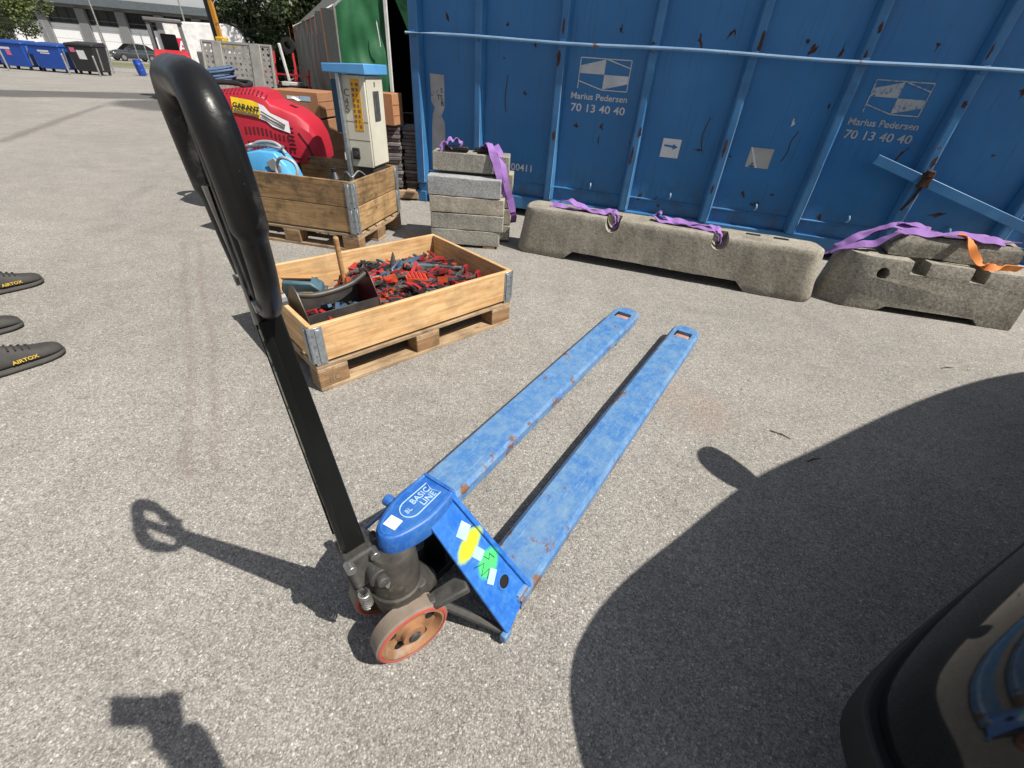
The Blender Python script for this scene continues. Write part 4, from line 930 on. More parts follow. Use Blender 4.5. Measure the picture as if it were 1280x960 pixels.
def steer_wheel(sg):
    c = SR((-0.005, sg * 0.074, 0.100)); ax = (SR((0, sg, 0)) - SR((0, 0, 0)))
    w = empty('steer_wheel'); w.parent = jack
    m = MB(); m.lathe(c, ax, [(-0.024, 0.088), (-0.024, 0.094), (-0.019, 0.0995), (0.019, 0.0995), (0.024, 0.094), (0.024, 0.088)], 40, closed=True); m.cur = 1
    m.lathe(c, ax, [(0.0245, 0.0875), (0.026, 0.088), (0.0255, 0.093), (0.0235, 0.0955)], 40)
    m.lathe(c, ax, [(-0.0245, 0.0875), (-0.026, 0.088), (-0.0255, 0.093), (-0.0235, 0.0955)], 40)
    m.build('tyre', ['tread', 'red_poly'], w)
    m = MB(); m.lathe(c, ax, [(-0.024, 0.087), (0.024, 0.087), (0.025, 0.080), (0.006, 0.070), (0.003, 0.045), (0.012, 0.032), (0.026, 0.030), (0.027, 0.016), (-0.02, 0.016), (-0.02, 0.04), (-0.006, 0.07), (-0.024, 0.082)], 32, closed=True)
    m.build('rim', 'rusty_rim', w)
    # spoke pockets: dark holes in the dished rim
    u, v_ = perp(ax)
    for k in range(5):
        a = 2 * math.pi * k / 5 + 0.4; p = c + (u * math.cos(a) + v_ * math.sin(a)) * 0.0565 + ax.normalized() * 0.0055
        h = MB(); h.cyl(p - ax.normalized() * 0.004, p + ax.normalized() * 0.0015, 0.013, n=14); h.build('rim_hole', 'dark_hole', w)
    h = MB(); h.cyl(c + ax.normalized() * 0.02, c + ax.normalized() * 0.034, 0.017, 0.014, n=18); h.build('hub_cap', 'cast_iron', w, bevel=0.002)
steer_wheel(1); steer_wheel(-1)
# foot pedal
m = MB(); pp = [SR((0.02, -0.060, 0.165)), SR((0.070, -0.082, 0.172)), SR((0.150, -0.100, 0.200))]
m.beam(pp[0], pp[1], 0.030, 0.024, upv=(0, 0, 1)); m.beam(pp[1] - (pp[2] - pp[1]) * .12, pp[2], 0.044, 0.022, 0.050, 0.026, upv=(0, 0, 1)); m.build('foot_pedal', 'cast_iron', jack, bevel=0.005)
# ---- handle, defined in yard coordinates and carried over into the truck's frame
hb = Vector((0.667, -0.745, 0)); Pv = Vector((-0.347, 0.597, 0.372)); Tp = Vector((-0.338, 0.490, 1.285)); arm = (Tp - Pv).normalized(); hn = arm.cross(hb).normalized()
def HP(h, w, n=0.0):
    """h metres along the arm from the pivot, w across the loop, n off the loop plane"""
    return JMi @ (Pv + arm * h + hb * w + hn * n)
AL = (Tp - Pv).length
ups = JMi.to_3x3() @ hn
m = MB(); m.beam(HP(-0.01, 0, 0.0), HP(0.645, 0, 0.0), 0.056, 0.050, 0.032, 0.029, upv=ups); m.beam(HP(0.6451, 0, 0.0), HP(0.885, 0, 0.0), 0.026, 0.020, 0.022, 0.016, upv=ups)
harm = m.build('handle_arm', 'black_paint', jack, bevel=0.003)
m = MB()
for w in (-1, 1): m.beam(HP(0.02, w * 0.030, -0.023), HP(0.63, w * 0.0175, -0.011), 0.004, 0.012, upv=ups)
m.build('arm_flange', 'black_paint', harm, bevel=0.0015)
m = MB(); m.tube([HP(0.02, 0.028, -0.0300), HP(0.35, 0.022, -0.0235), HP(0.62, 0.017, -0.0175)], 0.0016, 6); m.build('worn_flange_edge', 'bare_edge', harm)
half = [(.650, .010), (.653, .032), (.668, .050), (.70, .072), (.74, .088), (.79, .097), (.83, .100), (.870, .094), (.891, .072), (.897, .036), (.897, 0.0)]
lp = [(h, w) for h, w in half] + [(h, -w) for h, w in half[::-1][1:]]
path = spline([HP(h, w) for h, w in lp], 8)
rad = []
for i in range(len(path)):
    t = abs(i / (len(path) - 1) * 2 - 1)        # 1 at the arm, 0 at the top
    rad.append(0.0180 if t < 0.53 else (0.0180 - 0.0040 * min(1, (t - 0.53) / 0.02)))
m = MB(); m.tube(path, rad, 16); m.build('grip_loop', 'black_rubber', jack, smooth=50)
for w in (0.048, -0.048):
    m = MB(); m.cyl(HP(0.668, w, -0.018), HP(0.668, w, 0.020), 0.008, n=10); m.build('loop_bolt', 'steel', jack)
m = MB(); m.tube(spline([HP(0.76, -0.02, 0.012), HP(0.80, -0.05, 0.016), HP(0.835, -0.072, 0.012), HP(0.845, -0.09, 0.008)], 5), 0.006, 8); m.build('release_lever', 'black_rubber', jack)
m = MB(); m.tube([HP(0.62, 0.0, -0.016), HP(0.80, 0.0, -0.014)], 0.004, 6); m.build('release_rod', 'steel', jack)
# hanging paper tag on the far side of the loop
m = MB(); q0 = HP(0.852, -0.112, 0.0); d0 = JMi.to_3x3() @ Vector((0.55, -0.2, 0)).normalized()
m.ribbon(spline([q0 + V(0, 0, 0.0), q0 + V(0.003, 0.002, -0.04), q0 + V(-0.002, 0.0, -0.08), q0 + V(0.003, 0.003, -0.118)], 4), 0.011, 0.0005, side=d0); m.build('hanging_tag', 'clear_hose', jack)
# knuckle at the foot of the arm
m = MB(); m.beam(HP(-0.085, 0.034, 0.004), HP(0.004, 0.014, 0.0), 0.104, 0.078, 0.080, 0.068, upv=ups); kn = m.build('handle_knuckle', 'cast_iron', jack, bevel=0.008, seg=3)
m = MB()
for w in (-1, 1): m.cyl(HP(-0.006, 0.045, w * 0.028), HP(-0.006, 0.072, w * 0.028), 0.012, n=14)
m.build('arm_bolt', 'steel', kn, bevel=0.002)
m = MB(); sp = []
for i in range(80):
    a = 2 * math.pi * 7 * i / 79; sp.append(HP(-0.088 - 0.075 * i / 79, 0.088 + 0.012 * math.cos(a), -0.024 + 0.012 * math.sin(a)))
m.tube(sp, 0.0026, 6); m.build('return_spring', 'steel', kn)
m = MB(); m.beam(HP(-0.175, 0.040, -0.016), HP(-0.0851, 0.040, -0.012), 0.062, 0.046, 0.084, 0.054, upv=ups); m.build('spring_housing', 'cast_iron', kn, bevel=0.006)
m = MB(); m.cyl(HP(-0.052, 0.06, 0.020), HP(-0.052, 0.102, 0.020), 0.027, n=20); m.cyl(HP(-0.052, 0.10, 0.020), HP(-0.052, 0.118, 0.020), 0.015, n=16); m.build('pivot_boss', 'cast_iron', kn, bevel=0.003)
m = MB(); m.beam(HP(-0.066, 0.108, 0.030), HP(-0.175, 0.112, 0.046), 0.016, 0.024, 0.014, 0.017, upv=ups); m.build('release_arm', 'bare_edge', kn, bevel=0.003)
m = MB(); m.beam(HP(-0.09, 0.070, 0.045), HP(-0.150, 0.060, 0.060), 0.050, 0.040, 0.044, 0.034, upv=ups); m.build('valve_block', 'greasy_iron', kn, bevel=0.006)
for (h_, n_) in ((-0.105, 0.066), (-0.135, 0.072)):
    m = MB(); m.cyl(HP(h_, 0.088, n_ - .015), HP(h_, 0.104, n_ - .015), 0.008, n=6); m.build('valve_nut', 'steel', kn)
m = MB(); c1 = HP(-0.04, 0.0, 0.0); m.beam(c1, SR((-0.02, 0.0, 0.30)), 0.05, 0.06, 0.06, 0.06, upv=(0, 0, 1)); m.beam(HP(-0.11, 0.0, 0.0), SR((-0.02, 0.0, 0.24)), 0.05, 0.05, 0.06, 0.06, upv=(0, 0, 1)); m.build('knuckle_bracket', 'greasy_iron', kn, bevel=0.006)

# ------------------------------------------------------------------ pallets and collars
def pallet(loc, rz, label, mark=None):
    p = empty('wooden_pallet', loc, rz, label, 'pallet', 'wooden pallets under the crates')
    for y, w in ((0.05, 0.10), (0.4, 0.145), (0.75, 0.10)): board(p, 'bottom_board', 1.2, w, 0.022, (0.6, y, 0.011), 0, 'pallet_wood')
    for x in (0.0725, 0.6, 1.1275):
        for y, w in ((0.05, 0.10), (0.4, 0.145), (0.75, 0.10)): board(p, 'block', 0.145, w, 0.077, (x, y, 0.0615), 0, 'pallet_block')
        board(p, 'cross_board', 0.8, 0.145, 0.022, (x, 0.4, 0.1115), R(90), 'pallet_wood')
    for y, w in ((0.0725, 0.145), (0.245, 0.10), (0.4, 0.145), (0.555, 0.10), (0.7275, 0.145)): board(p, 'deck_board', 1.2, w, 0.0205, (0.6, y, 0.1332), 0, 'pallet_wood')
    if mark: text('burnt_mark', mark, 0.05, Matrix.Translation((0.045, -0.0012, 0.042)) @ Matrix.Rotation(R(90), 4, 'X'), 'faint_ink', p, ext=0.0008)
    return p
def collar(loc, rz, z, H, mats, label, th=0.021, sag=0.0):
    c = empty('pallet_collar', (loc[0], loc[1], z), rz, label, 'collar', 'wooden pallet collars')
    # each long side is one plank running between the hinges, each short side one plank
    board(c, 'plank', 1.19, th, H, (0.6, th / 2, H / 2), 0, mats[0]); board(c, 'plank', 1.19, th, H, (0.6, 0.8 - th / 2, H / 2), 0, mats[1])
    board(c, 'plank', 0.75, th, H - 0.002, (th / 2 + 0.003, 0.4, H / 2), R(90), mats[2]); board(c, 'plank', 0.75, th, H - 0.002, (1.2 - th / 2 - 0.003, 0.4, H / 2), R(90), mats[3])
    for (x, y, sx, sy) in ((0, 0, 1, 1), (1.2, 0, -1, 1), (0, 0.8, 1, -1), (1.2, 0.8, -1, -1)):
        m = MB(); k = 0.0035; hh = H + 0.012
        ox, oy = x - sx * k, y - sy * k
        m.b2(*sorted((ox + sx * 0.008, ox + sx * 0.062)), *sorted((oy, oy + sy * 0.003)), -0.012, hh - 0.02)
        m.b2(*sorted((ox, ox + sx * 0.003)), *sorted((oy + sy * 0.008, oy + sy * 0.062)), -0.012, hh - 0.02)
        m.b2(*sorted((ox + sx * 0.028, ox + sx * 0.052)), *sorted((oy - sy * 0.005, oy)), 0.0, hh - 0.03)
        m.b2(*sorted((ox - sx * 0.005, ox)), *sorted((oy + sy * 0.028, oy + sy * 0.052)), 0.0, hh - 0.03)
        hg = m.build('hinge', 'galvanised', c, bevel=0.0012, seg=1)
        m = MB(); m.cyl((x + sx * 0.001, y + sy * 0.001, 0.006), (x + sx * 0.001, y + sy * 0.001, H - 0.006), 0.0075, n=10); m.build('hinge_pin', 'galvanised', hg)
        m = MB()
        for zz in (0.04, H / 2, H - 0.04):
            m.cyl((ox + sx * 0.018, oy - sy * 0.004, zz), (ox + sx * 0.018, oy + sy * 0.001, zz), 0.005, n=8); m.cyl((ox - sx * 0.004, oy + sy * 0.018, zz), (ox + sx * 0.001, oy + sy * 0.018, zz), 0.005, n=8)
        m.build('rivet', 'bracket_grey', hg)
    return c
A1 = 0.79543; P1 = (-0.8895, 1.6035, 0)
pallet(P1, A1, 'light wooden pallet under the near crate of red tools', 'IIC')
collar(P1, A1, 0.158, 0.185, ('pine', 'pine', 'pine', 'pine'), 'fresh yellow pine collar of the near crate holding red tools')
A2 = math.atan2(-0.17, 0.985) + 0.0
D2 = Vector((0.985, -0.17, 0)); Q2 = Vector((0.17, 0.985, 0)); P2 = Vector((-1.318, 3.455, 0)) - D2 * 1.2
pallet(P2, A2, 'weathered wooden pallet under the far double crate', None)
collar(P2, A2, 0.158, 0.188, ('old_pine', 'old_pine', 'old_pine', 'old_pine'), 'lower brown collar of the far crate')
collar(P2, A2, 0.350, 0.186, ('old_pine_dark', 'old_pine_dark', 'old_pine_dark', 'old_pine_dark'), 'upper darker stained collar of the far crate')

# ------------------------------------------------------------------ tools in the near crate
rt_ = random.Random(11)
M1 = Matrix.Translation(P1) @ Matrix.Rotation(A1, 4, 'Z')
def put(o, x, y, z, yaw, tilt=0.0, roll=0.0, sc=1.0):
    o.matrix_world = M1 @ Matrix.Translation((x, y, z)) @ Matrix.Rotation(yaw, 4, 'Z') @ Matrix.Rotation(tilt, 4, 'Y') @ Matrix.Rotation(roll, 4, 'X') @ Matrix.Diagonal((sc, sc, sc, 1)); return o
def t_clamp(colr):
    m = MB(); m.b2(-0.15, 0.15, -0.003, 0.003, -0.010, 0.010); m.cur = 1
    m.b2(-0.15, -0.115, -0.009, 0.009, -0.055, 0.012); m.beam((0.04, 0, 0.01), (0.055, 0, -0.075), 0.024, 0.028, 0.018, 0.02); m.b2(0.02, 0.085, -0.012, 0.012, -0.02, 0.018); m.cur = 2
    m.b2(-0.115, -0.100, -0.011, 0.011, -0.06, -0.03); m.b2(0.0, 0.02, -0.011, 0.011, -0.06, -0.03); m.beam((0.075, 0, -0.01), (0.085, 0, -0.07), 0.015, 0.016)
    return m, ['tool_steel', colr, 'tool_black']
def t_pliers(colr):
    m = MB()
    for s in (-1, 1):
        m.cur = 0; m.beam((0.0, 0, 0), (0.065, s * 0.003, 0), 0.012, 0.010, 0.006, 0.006)
        m.cur = 1; m.tube(spline([(0.0, s * 0.006, 0), (-0.03, s * 0.016, 0), (-0.08, s * 0.024, 0), (-0.125, s * 0.016, 0)], 3), [0.006] + [0.0085] * 8 + [0.007], 7)
    m.cur = 0; m.cyl((0, 0, -0.007), (0, 0, 0.007), 0.013, n=10)
    return m, ['tool_steel', colr]
def t_driver(colr):
    m = MB(); m.cyl((0.03, 0, 0), (0.15, 0, 0), 0.0035, n=8); m.cur = 1
    m.lathe((-0.085, 0, 0), (1, 0, 0), [(0, 0.0), (0, 0.010), (0.012, 0.0145), (0.06, 0.0135), (0.085, 0.010), (0.10, 0.013), (0.118, 0.007), (0.118, 0.0)], 10); m.cur = 2
    m.lathe((-0.06, 0, 0), (1, 0, 0), [(0, 0.0148), (0.018, 0.0148)], 10)
    return m, ['tool_steel', colr, 'tool_black']
def t_wrench(colr):
    m = MB(); m.b2(-0.07, 0.07, -0.007, 0.007, -0.003, 0.003)
    m.lathe((0.085, 0, -0.004), (0, 0, 1), [(0, 0.010), (0.008, 0.010), (0.008, 0.018), (0, 0.018)], 12, closed=True)
    m.beam((-0.065, 0.006, 0), (-0.10, 0.018, 0), 0.009, 0.008); m.beam((-0.065, -0.006, 0), (-0.10, -0.014, 0), 0.009, 0.008)
    return m, ['tool_steel']
def t_spring(colr):
    m = MB(); m.cur = 1
    for s in (-1, 1):
        m.beam((0.0, s * 0.004, 0), (-0.085, s * 0.034, 0), 0.014, 0.022, 0.012, 0.018); m.beam((0.0, s * 0.008, 0), (0.06, s * 0.006, 0), 0.014, 0.022, 0.010, 0.018)
    m.cur = 0; m.cyl((0, 0, -0.013), (0, 0, 0.013), 0.009, n=10); m.cur = 2
    m.b2(0.055, 0.075, -0.014, 0.014, -0.010, 0.010)
    return m, ['tool_steel', colr, 'tool_orange']
KINDS = {'quick_clamp': (t_clamp, ['tool_red', 'tool_red', 'tool_orange', 'tool_black'], 'one-handed bar clamp with coloured grip, lying in the tool heap of the near crate', 'clamp'),
         'pliers': (t_pliers, ['tool_red', 'tool_red', 'tool_red', 'tool_blue'], 'pliers with plastic handles, lying in the tool heap of the near crate', 'pliers'),
         'screwdriver': (t_driver, ['tool_red', 'tool_black', 'tool_blue', 'tool_teal'], 'screwdriver lying in the tool heap of the near crate', 'screwdriver'),
         'spring_clamp': (t_spring, ['tool_red', 'tool_orange', 'tool_black'], 'spring clamp lying in the tool heap of the near crate', 'clamp'),
         'wrench': (t_wrench, ['tool_steel'], 'steel wrench lying in the tool heap of the near crate', 'wrench')}
_tm = {}
def tool(kind, colr):
    fn, cols, lb, cat = KINDS[kind]
    if (kind, colr) not in _tm:
        mb, mats = fn(colr); o = mb.build(kind, mats); _tm[(kind, colr)] = o.data
    else: o = link(kind, _tm[(kind, colr)])
    cn = {'tool_red': 'red', 'tool_orange': 'orange', 'tool_blue': 'blue', 'tool_black': 'black', 'tool_teal': 'teal', 'tool_steel': 'plain steel'}[colr]
    lb = {'quick_clamp': 'one-handed bar clamp with %s grip, in the tool heap of the near crate', 'pliers': 'pliers with %s handles, in the tool heap of the near crate', 'screwdriver': 'screwdriver with %s handle, in the tool heap of the near crate', 'spring_clamp': 'spring clamp in %s, in the tool heap of the near crate', 'wrench': 'wrench of %s, in the tool heap of the near crate'}[kind] % cn
    return tag(o, lb, cat, cn + ' ' + {'quick_clamp': 'bar clamps heaped in the near crate', 'pliers': 'pliers heaped in the near crate', 'screwdriver': 'screwdrivers heaped in the near crate', 'spring_clamp': 'spring clamps heaped in the near crate', 'wrench': 'wrenches heaped in the near crate'}[kind])
def heap(x, y):
    return 0.150 + 0.085 * math.exp(-((x - 0.72) / 0.42) ** 2 - ((y - 0.42) / 0.34) ** 2) + 0.02
KINDS['pliers'][1].append('tool_black'); KINDS['quick_clamp'][1].append('tool_black'); KINDS['spring_clamp'][1].append('tool_steel')
names = ['quick_clamp'] * 4 + ['pliers'] * 4 + ['spring_clamp'] * 3 + ['screwdriver'] * 2 + ['wrench'] * 2
for i in range(285):
    x = rt_.uniform(0.44, 1.10); y = rt_.uniform(0.10, 0.71); k = rt_.choice(names); colr = rt_.choice(KINDS[k][1])
    if k == 'quick_clamp': x = min(x, 1.0); y = min(max(y, 0.17), 0.63)
    o = tool(k, colr); z = heap(x, y) + rt_.uniform(0.0, 0.035) + (0.012 if k == 'quick_clamp' else 0)
    yaw = rt_.uniform(0, 6.28); hl = {'quick_clamp': .16, 'pliers': .13, 'spring_clamp': .095, 'screwdriver': .16, 'wrench': .11}[k]
    my = hl * abs(math.sin(yaw)) + .05; mx = hl * abs(math.cos(yaw)) + .05; y = min(max(y, my), .78 - my); x = min(max(x, .44 + mx * .6), 1.18 - mx); z = heap(x, y) + rt_.uniform(0.0, 0.035) + (0.012 if k == 'quick_clamp' else 0)
    put(o, x, y, z, yaw, rt_.uniform(-.25, .25), rt_.choice((rt_.uniform(-.4, .4), R(90) + rt_.uniform(-.3, .3))), rt_.uniform(.85, 1.08))
fill = MB()
for i in range(420):
    x = rt_.uniform(0.09, 1.11); y = rt_.uniform(0.09, 0.71); z = heap(x, y) - rt_.uniform(0.02, 0.05)
    fill.cur = rt_.choice((0, 0, 0, 0, 1, 2, 3)); Mr = Matrix.Rotation(rt_.uniform(0, 6.28), 3, 'Z') @ Matrix.Rotation(rt_.uniform(-.6, .6), 3, 'X')
    fill.box((x, y, max(0.16, z)), (rt_.uniform(.02, .09), rt_.uniform(.012, .03), rt_.uniform(.01, .025)), Mr)
fo = fill.build('loose_fittings', ['tool_black', 'tool_red', 'tool_steel', 'tool_black']); fo.matrix_world = M1
tag(fo, 'dense layer of small fittings under the tool heap in the near crate', 'fittings', kind='stuff')
# open steel tote with curved grey handle at the left end of the crate
tote = empty('tool_tote', (0, 0, 0), 0, 'open dark red steel tote box with curved grey handle, left end of the near crate', 'tool box'); tote.matrix_world = M1 @ Matrix.Translation((0.235, 0.255, 0.175)) @ Matrix.Rotation(R(2), 4, 'Z')
m = MB(); m.b2(-0.18, 0.18, -0.105, 0.105, 0.0, 0.006); m.build('floor', 'dark_red_steel', tote)
for y in (-0.105, 0.105):
    m = MB(); m.b2(-0.18, 0.18, y - 0.002, y + 0.002, 0.0, 0.145); m.build('long_side', 'dark_steel', tote, bevel=0.001, seg=1)
for x in (-0.182, 0.182):
    m = MB(); m.prism([(-0.11, 0.0), (0.11, 0.0), (0.11, 0.13), (0.045, 0.235), (0.015, 0.255), (-0.015, 0.255), (-0.045, 0.235), (-0.11, 0.13)], (x - 0.002, 0, 0), (0, 1, 0), (0, 0, 1), (0.004, 0, 0)); m.build('end_plate', 'dark_red_steel' if x > 0 else 'dark_steel', tote)
m = MB(); m.tube(spline([(-0.18, 0, 0.215), (-0.10, 0.0, 0.190), (0.0, 0.0, 0.186), (0.10, 0.0, 0.20), (0.18, 0, 0.235)], 7), 0.0145, 12); m.build('handle', 'dark_steel', tote)
m = MB()
for i in range(26):
    m.cur = i % 3; m.box((rt_.uniform(-.15, .15), rt_.uniform(-.085, .085), rt_.uniform(.03, .10)), (rt_.uniform(.04, .12), .02, .02), Matrix.Rotation(rt_.uniform(0, 6.3), 3, 'Z') @ Matrix.Rotation(rt_.uniform(-.5, .5), 3, 'Y'))
o = m.build('tool_clutter', ['tool_red', 'tool_black', 'tool_blue']); o.matrix_world = tote.matrix_basis.copy(); tag(o, 'mixed small red and black tools inside the dark red tote box', 'tools', kind='stuff')
# blue planer behind the tote
pl = empty('hand_planer', (0, 0, 0), 0, 'blue power planer with wooden strip, at the back of the dark red tote', 'planer'); pl.matrix_world = M1 @ Matrix.Translation((0.21, 0.585, 0.245)) @ Matrix.Rotation(R(-35), 4, 'Z') @ Matrix.Rotation(R(22), 4, 'X')
m = MB(); m.loft([[V(-.10, -.04, 0), V(.10, -.04, 0), V(.10, .04, 0), V(-.10, .04, 0)], [V(-.10, -.04, .05), V(.10, -.04, .04), V(.10, .04, .04), V(-.10, .04, .05)], [V(-.085, -.03, .095), V(.05, -.03, .085), V(.05, .03, .085), V(-.085, .03, .095)]]); m.build('body', 'tool_teal', pl, bevel=0.008)
m = MB(); m.b2(-.11, .11, -.046, .046, -.014, -.002); m.build('sole', 'tool_steel', pl)
m = MB(); m.b2(-.09, .06, -.012, .012, .096, .11); m.build('strip', 'handle_wood', pl, bevel=0.003)
m = MB(); m.b2(-.02, .06, -.042, -.040, .01, .035); m.build('label', 'tool_yellow', pl)
m = MB(); m.cyl((0, 0, 0), (0, 0, 0.33), 0.0125, 0.0145, n=14); m.lathe((0, 0, 0.33), (0, 0, 1), [(0, 0.0145), (0.006, 0.012), (0.008, 0.0)], 14); o = m.build('hammer_shaft', 'handle_wood'); put(o, 0.44, 0.60, 0.17, 0, R(-3), R(4)); tag(o, 'round wooden hammer shaft standing upright in the near crate', 'tool handle')
m = MB(); 
for i, (h, r_) in enumerate(((0, .020), (.016, .016), (.034, .012), (.05, .0085), (.064, .005))): m.cyl((0, 0, h), (0, 0, h + 0.02 - i * 0.0012), r_, n=14)
m.cyl((0, 0, -.05), (0, 0, 0), .024, .021, n=12); o = m.build('step_drill', 'tool_steel'); put(o, 0.735, 0.555, 0.29, 0, R(4), 0); tag(o, 'stepped steel drill bit standing up out of the tool heap', 'drill bit')
def body_tool(name, x, y, z, yaw, mats, label, cat, L=.16):
    m = MB(); m.lathe((-L / 2, 0, 0), (1, 0, 0), [(0, 0), (0, .02), (.02, .026), (L * .55, .024), (L * .7, .017), (L, .015), (L, 0)], 12); m.cur = 1; m.cyl((L / 2, 0, 0), (L / 2 + .05, 0, 0), .012, n=10)
    o = m.build(name, mats); put(o, x, y, z, yaw); tag(o, label, cat); return o
body_tool('die_grinder', 0.84, 0.50, 0.285, R(-38), ['tool_teal', 'tool_steel'], 'teal bodied grinder lying across the top of the tool heap', 'grinder', .2)
body_tool('soldering_torch', 0.98, 0.42, 0.272, R(-40), ['tool_black', 'tool_steel'], 'black cylindrical torch with steel end at the right of the tool heap', 'torch', .17)
body_tool('blue_drill', 0.90, 0.60, 0.270, R(20), ['tool_blue', 'tool_black'], 'blue drill body at the back right of the tool heap', 'drill', .17)
m = MB(); m.b2(-.085, .085, -.022, .022, 0, .022); o = m.build('red_case', 'tool_red', bevel=0.004); put(o, 0.88, 0.26, 0.268, R(-38), .1); tag(o, 'flat red tool case near the front right of the tool heap', 'case')
m = MB(); m.b2(-.06, .06, -.045, .045, 0, .018); m.cur = 1
for k in range(5): m.b2(-.05 + k * .022, -.038 + k * .022, -.04, .04, .018, .024)
o = m.build('orange_case', ['tool_orange', 'tool_red']); put(o, 0.74, 0.32, 0.288, R(-20), .12, .1); tag(o, 'bright orange ribbed case on top of the tool heap', 'case')

# ------------------------------------------------------------------ things in and behind the far crate
M2 = Matrix.Translation(P2) @ Matrix.Rotation(A2, 4, 'Z')      # x 0..1.2 along the crate front, y 0..0.8 away
# meter cabinet on its post
cb = empty('meter_cabinet', (0, 0, 0), 0, 'cream meter cabinet with blue cap and yellow sticker standing in the far crate', 'cabinet'); cb.matrix_world = Matrix.Translation((-1.305, 3.985, 0.545)) @ Matrix.Rotation(A2 + R(2), 4, 'Z')
# origin = lower near edge between the two visible faces; -x along the shaded face, +y along the sunny face
m = MB(); m.b2(-0.195, 0.0, 0.0, 0.31, 0.0, 0.64); m.build('case', 'cabinet_cream', cb, bevel=0.006)
m = MB(); m.b2(0.001, 0.010, 0.012, 0.298, 0.012, 0.620); m.build('door', 'cabinet_cream', cb, bevel=0.004)
m = MB(); m.b2(0.0095, 0.016, 0.10, 0.205, 0.335, 0.54); m.build('window', 'meter_glass', cb, bevel=0.003)
m = MB(); m.b2(0.008, 0.014, 0.135, 0.150, 0.57, 0.60); m.build('lock', 'steel', cb)
m = MB(); m.loft([[V(-0.31, -0.05, .645), V(0.035, -0.05, .645), V(0.035, 0.36, .645), V(-0.31, 0.36, .645)], [V(-0.31, -0.05, .70), V(0.035, -0.05, .715), V(0.035, 0.36, .715), V(-0.31, 0.36, .70)]]); m.build('cap', 'cabinet_cap', cb, bevel=0.006)
m = MB(); m.b2(-0.30, -0.23, 0.03, 0.25, 0.24, 0.60); m.build('side_panel', 'petrol_blue', cb, bevel=0.006)
m = MB(); m.b2(-0.118, -0.045, -0.0022, -0.0002, 0.27, 0.615); stk = m.build('yellow_notice', 'amber_sticker', cb, smooth=0)
for k in range(9):
    for c in range(2):
        m = MB(); m.b2(-0.112 + c * 0.034, -0.112 + c * 0.034 + 0.010 + 0.016 * ((k * 7 + c * 3) % 5) / 5, -0.0034, -0.0026, 0.29 + k * 0.035, 0.31 + k * 0.035); m.build('notice_line', 'faint_ink', stk, smooth=0)
for (w, z) in (('C', .50), ('4', .44), ('5', .39)): text('pencil_mark', w, 0.07, Matrix.Translation((-0.182, -0.0015, z)) @ Matrix.Rotation(R(90), 4, 'X'), 'faint_ink', cb, ext=0.0008)
m = MB(); m.b2(-0.165, -0.105, -0.022, -0.0002, 0.06, 0.145); m.build('socket', 'tool_black', cb, bevel=0.006)
m = MB(); m.cyl((-0.135, -0.030, 0.10), (-0.135, -0.02, 0.10), 0.022, n=16); m.build('socket_ring', 'dark_steel', cb)
m = MB(); m.b2(-0.198, -0.002, -0.0015, -0.0001, 0.20, 0.203); m.b2(-0.198, -0.002, -0.0015, -0.0001, 0.33, 0.333); m.build('panel_joint', 'faint_ink', cb)
m = MB(); m.b2(-0.212, -0.184, -0.045, -0.008, -0.38, 0.644); m.build('post', 'galvanised', cb, bevel=0.003)
m = MB(); m.b2(-0.15, -0.01, 0.02, 0.29, -0.38, -0.001); m.build('plinth', 'dark_steel', cb)
# cables and a jug in the crate corner
m = MB(); m.tube(spline([(-1.50, 3.80, .45), (-1.47, 3.74, .53), (-1.43, 3.70, .555), (-1.38, 3.66, .53), (-1.35, 3.75, .56), (-1.30, 3.80, .50), (-1.33, 3.9, .45)], 7), 0.007, 8); tag(m.build('grey_cable', 'bracket_grey'), 'thin grey cable looping at the hinged corner of the far crate', 'cable')
m = MB(); m.cyl((-1.60, 3.86, .16), (-1.60, 3.86, .47), 0.05, n=14); m.cyl((-1.60, 3.86, .47), (-1.60, 3.86, .52), 0.05, 0.02, n=14); m.cyl((-1.60, 3.86, .52), (-1.60, 3.86, .545), 0.022, n=10); tag(m.build('dark_bottle', 'tool_black'), 'dark bottle beside the post of the meter cabinet', 'bottle')
# light blue pressure washer
pw = empty('pressure_washer', (0, 0, 0), 0, 'light blue pressure washer with grey grip lying in the far crate', 'pressure washer'); pw.matrix_world = M2 @ Matrix.Translation((0.30, 0.36, 0.30)) @ Matrix.Rotation(R(8), 4, 'Z')
m = MB(); rings = []
for (x, z0, z1, hw) in ((-0.24, 0, .22, .08), (-0.20, 0, .30, .12), (-0.05, 0, .335, .135), (0.07, 0, .33, .13), (0.15, 0, .24, .12), (0.20, 0, .12, .10), (0.215, 0, .08, .07)):
    rings.append([V(x, -hw, z0), V(x, -hw * 1.05, z0 + (z1 - z0) * .6), V(x, -hw * .7, z1), V(x, hw * .7, z1), V(x, hw * 1.05, z0 + (z1 - z0) * .6), V(x, hw, z0)])
m.loft(rings); m.build('body', 'washer_blue', pw, bevel=0.012, seg=3, smooth=45)
m = MB(); m.prism([(0.02, .26), (0.09, .30), (0.14, .24), (0.13, .19), (0.05, .20)], (0, -0.139, 0), (1, 0, 0), (0, 0, 1), (0, -.012, 0)); m.build('grip', 'washer_grey', pw, bevel=0.006)
m = MB(); m.tube(spline([(-.2, 0, .30), (-.1, 0, .375), (.05, 0, .38), (.12, 0, .31)], 6), .014, 10); m.build('carry_handle', 'washer_grey', pw)
m = MB(); m.tube(spline([(-.18, -.03, .345), (0, -.06, .365), (.1, -.02, .35), (.05, .07, .355), (-.14, .05, .36)], 6, True), .011, 8, closed=True); m.build('cord', 'bracket_grey', pw)
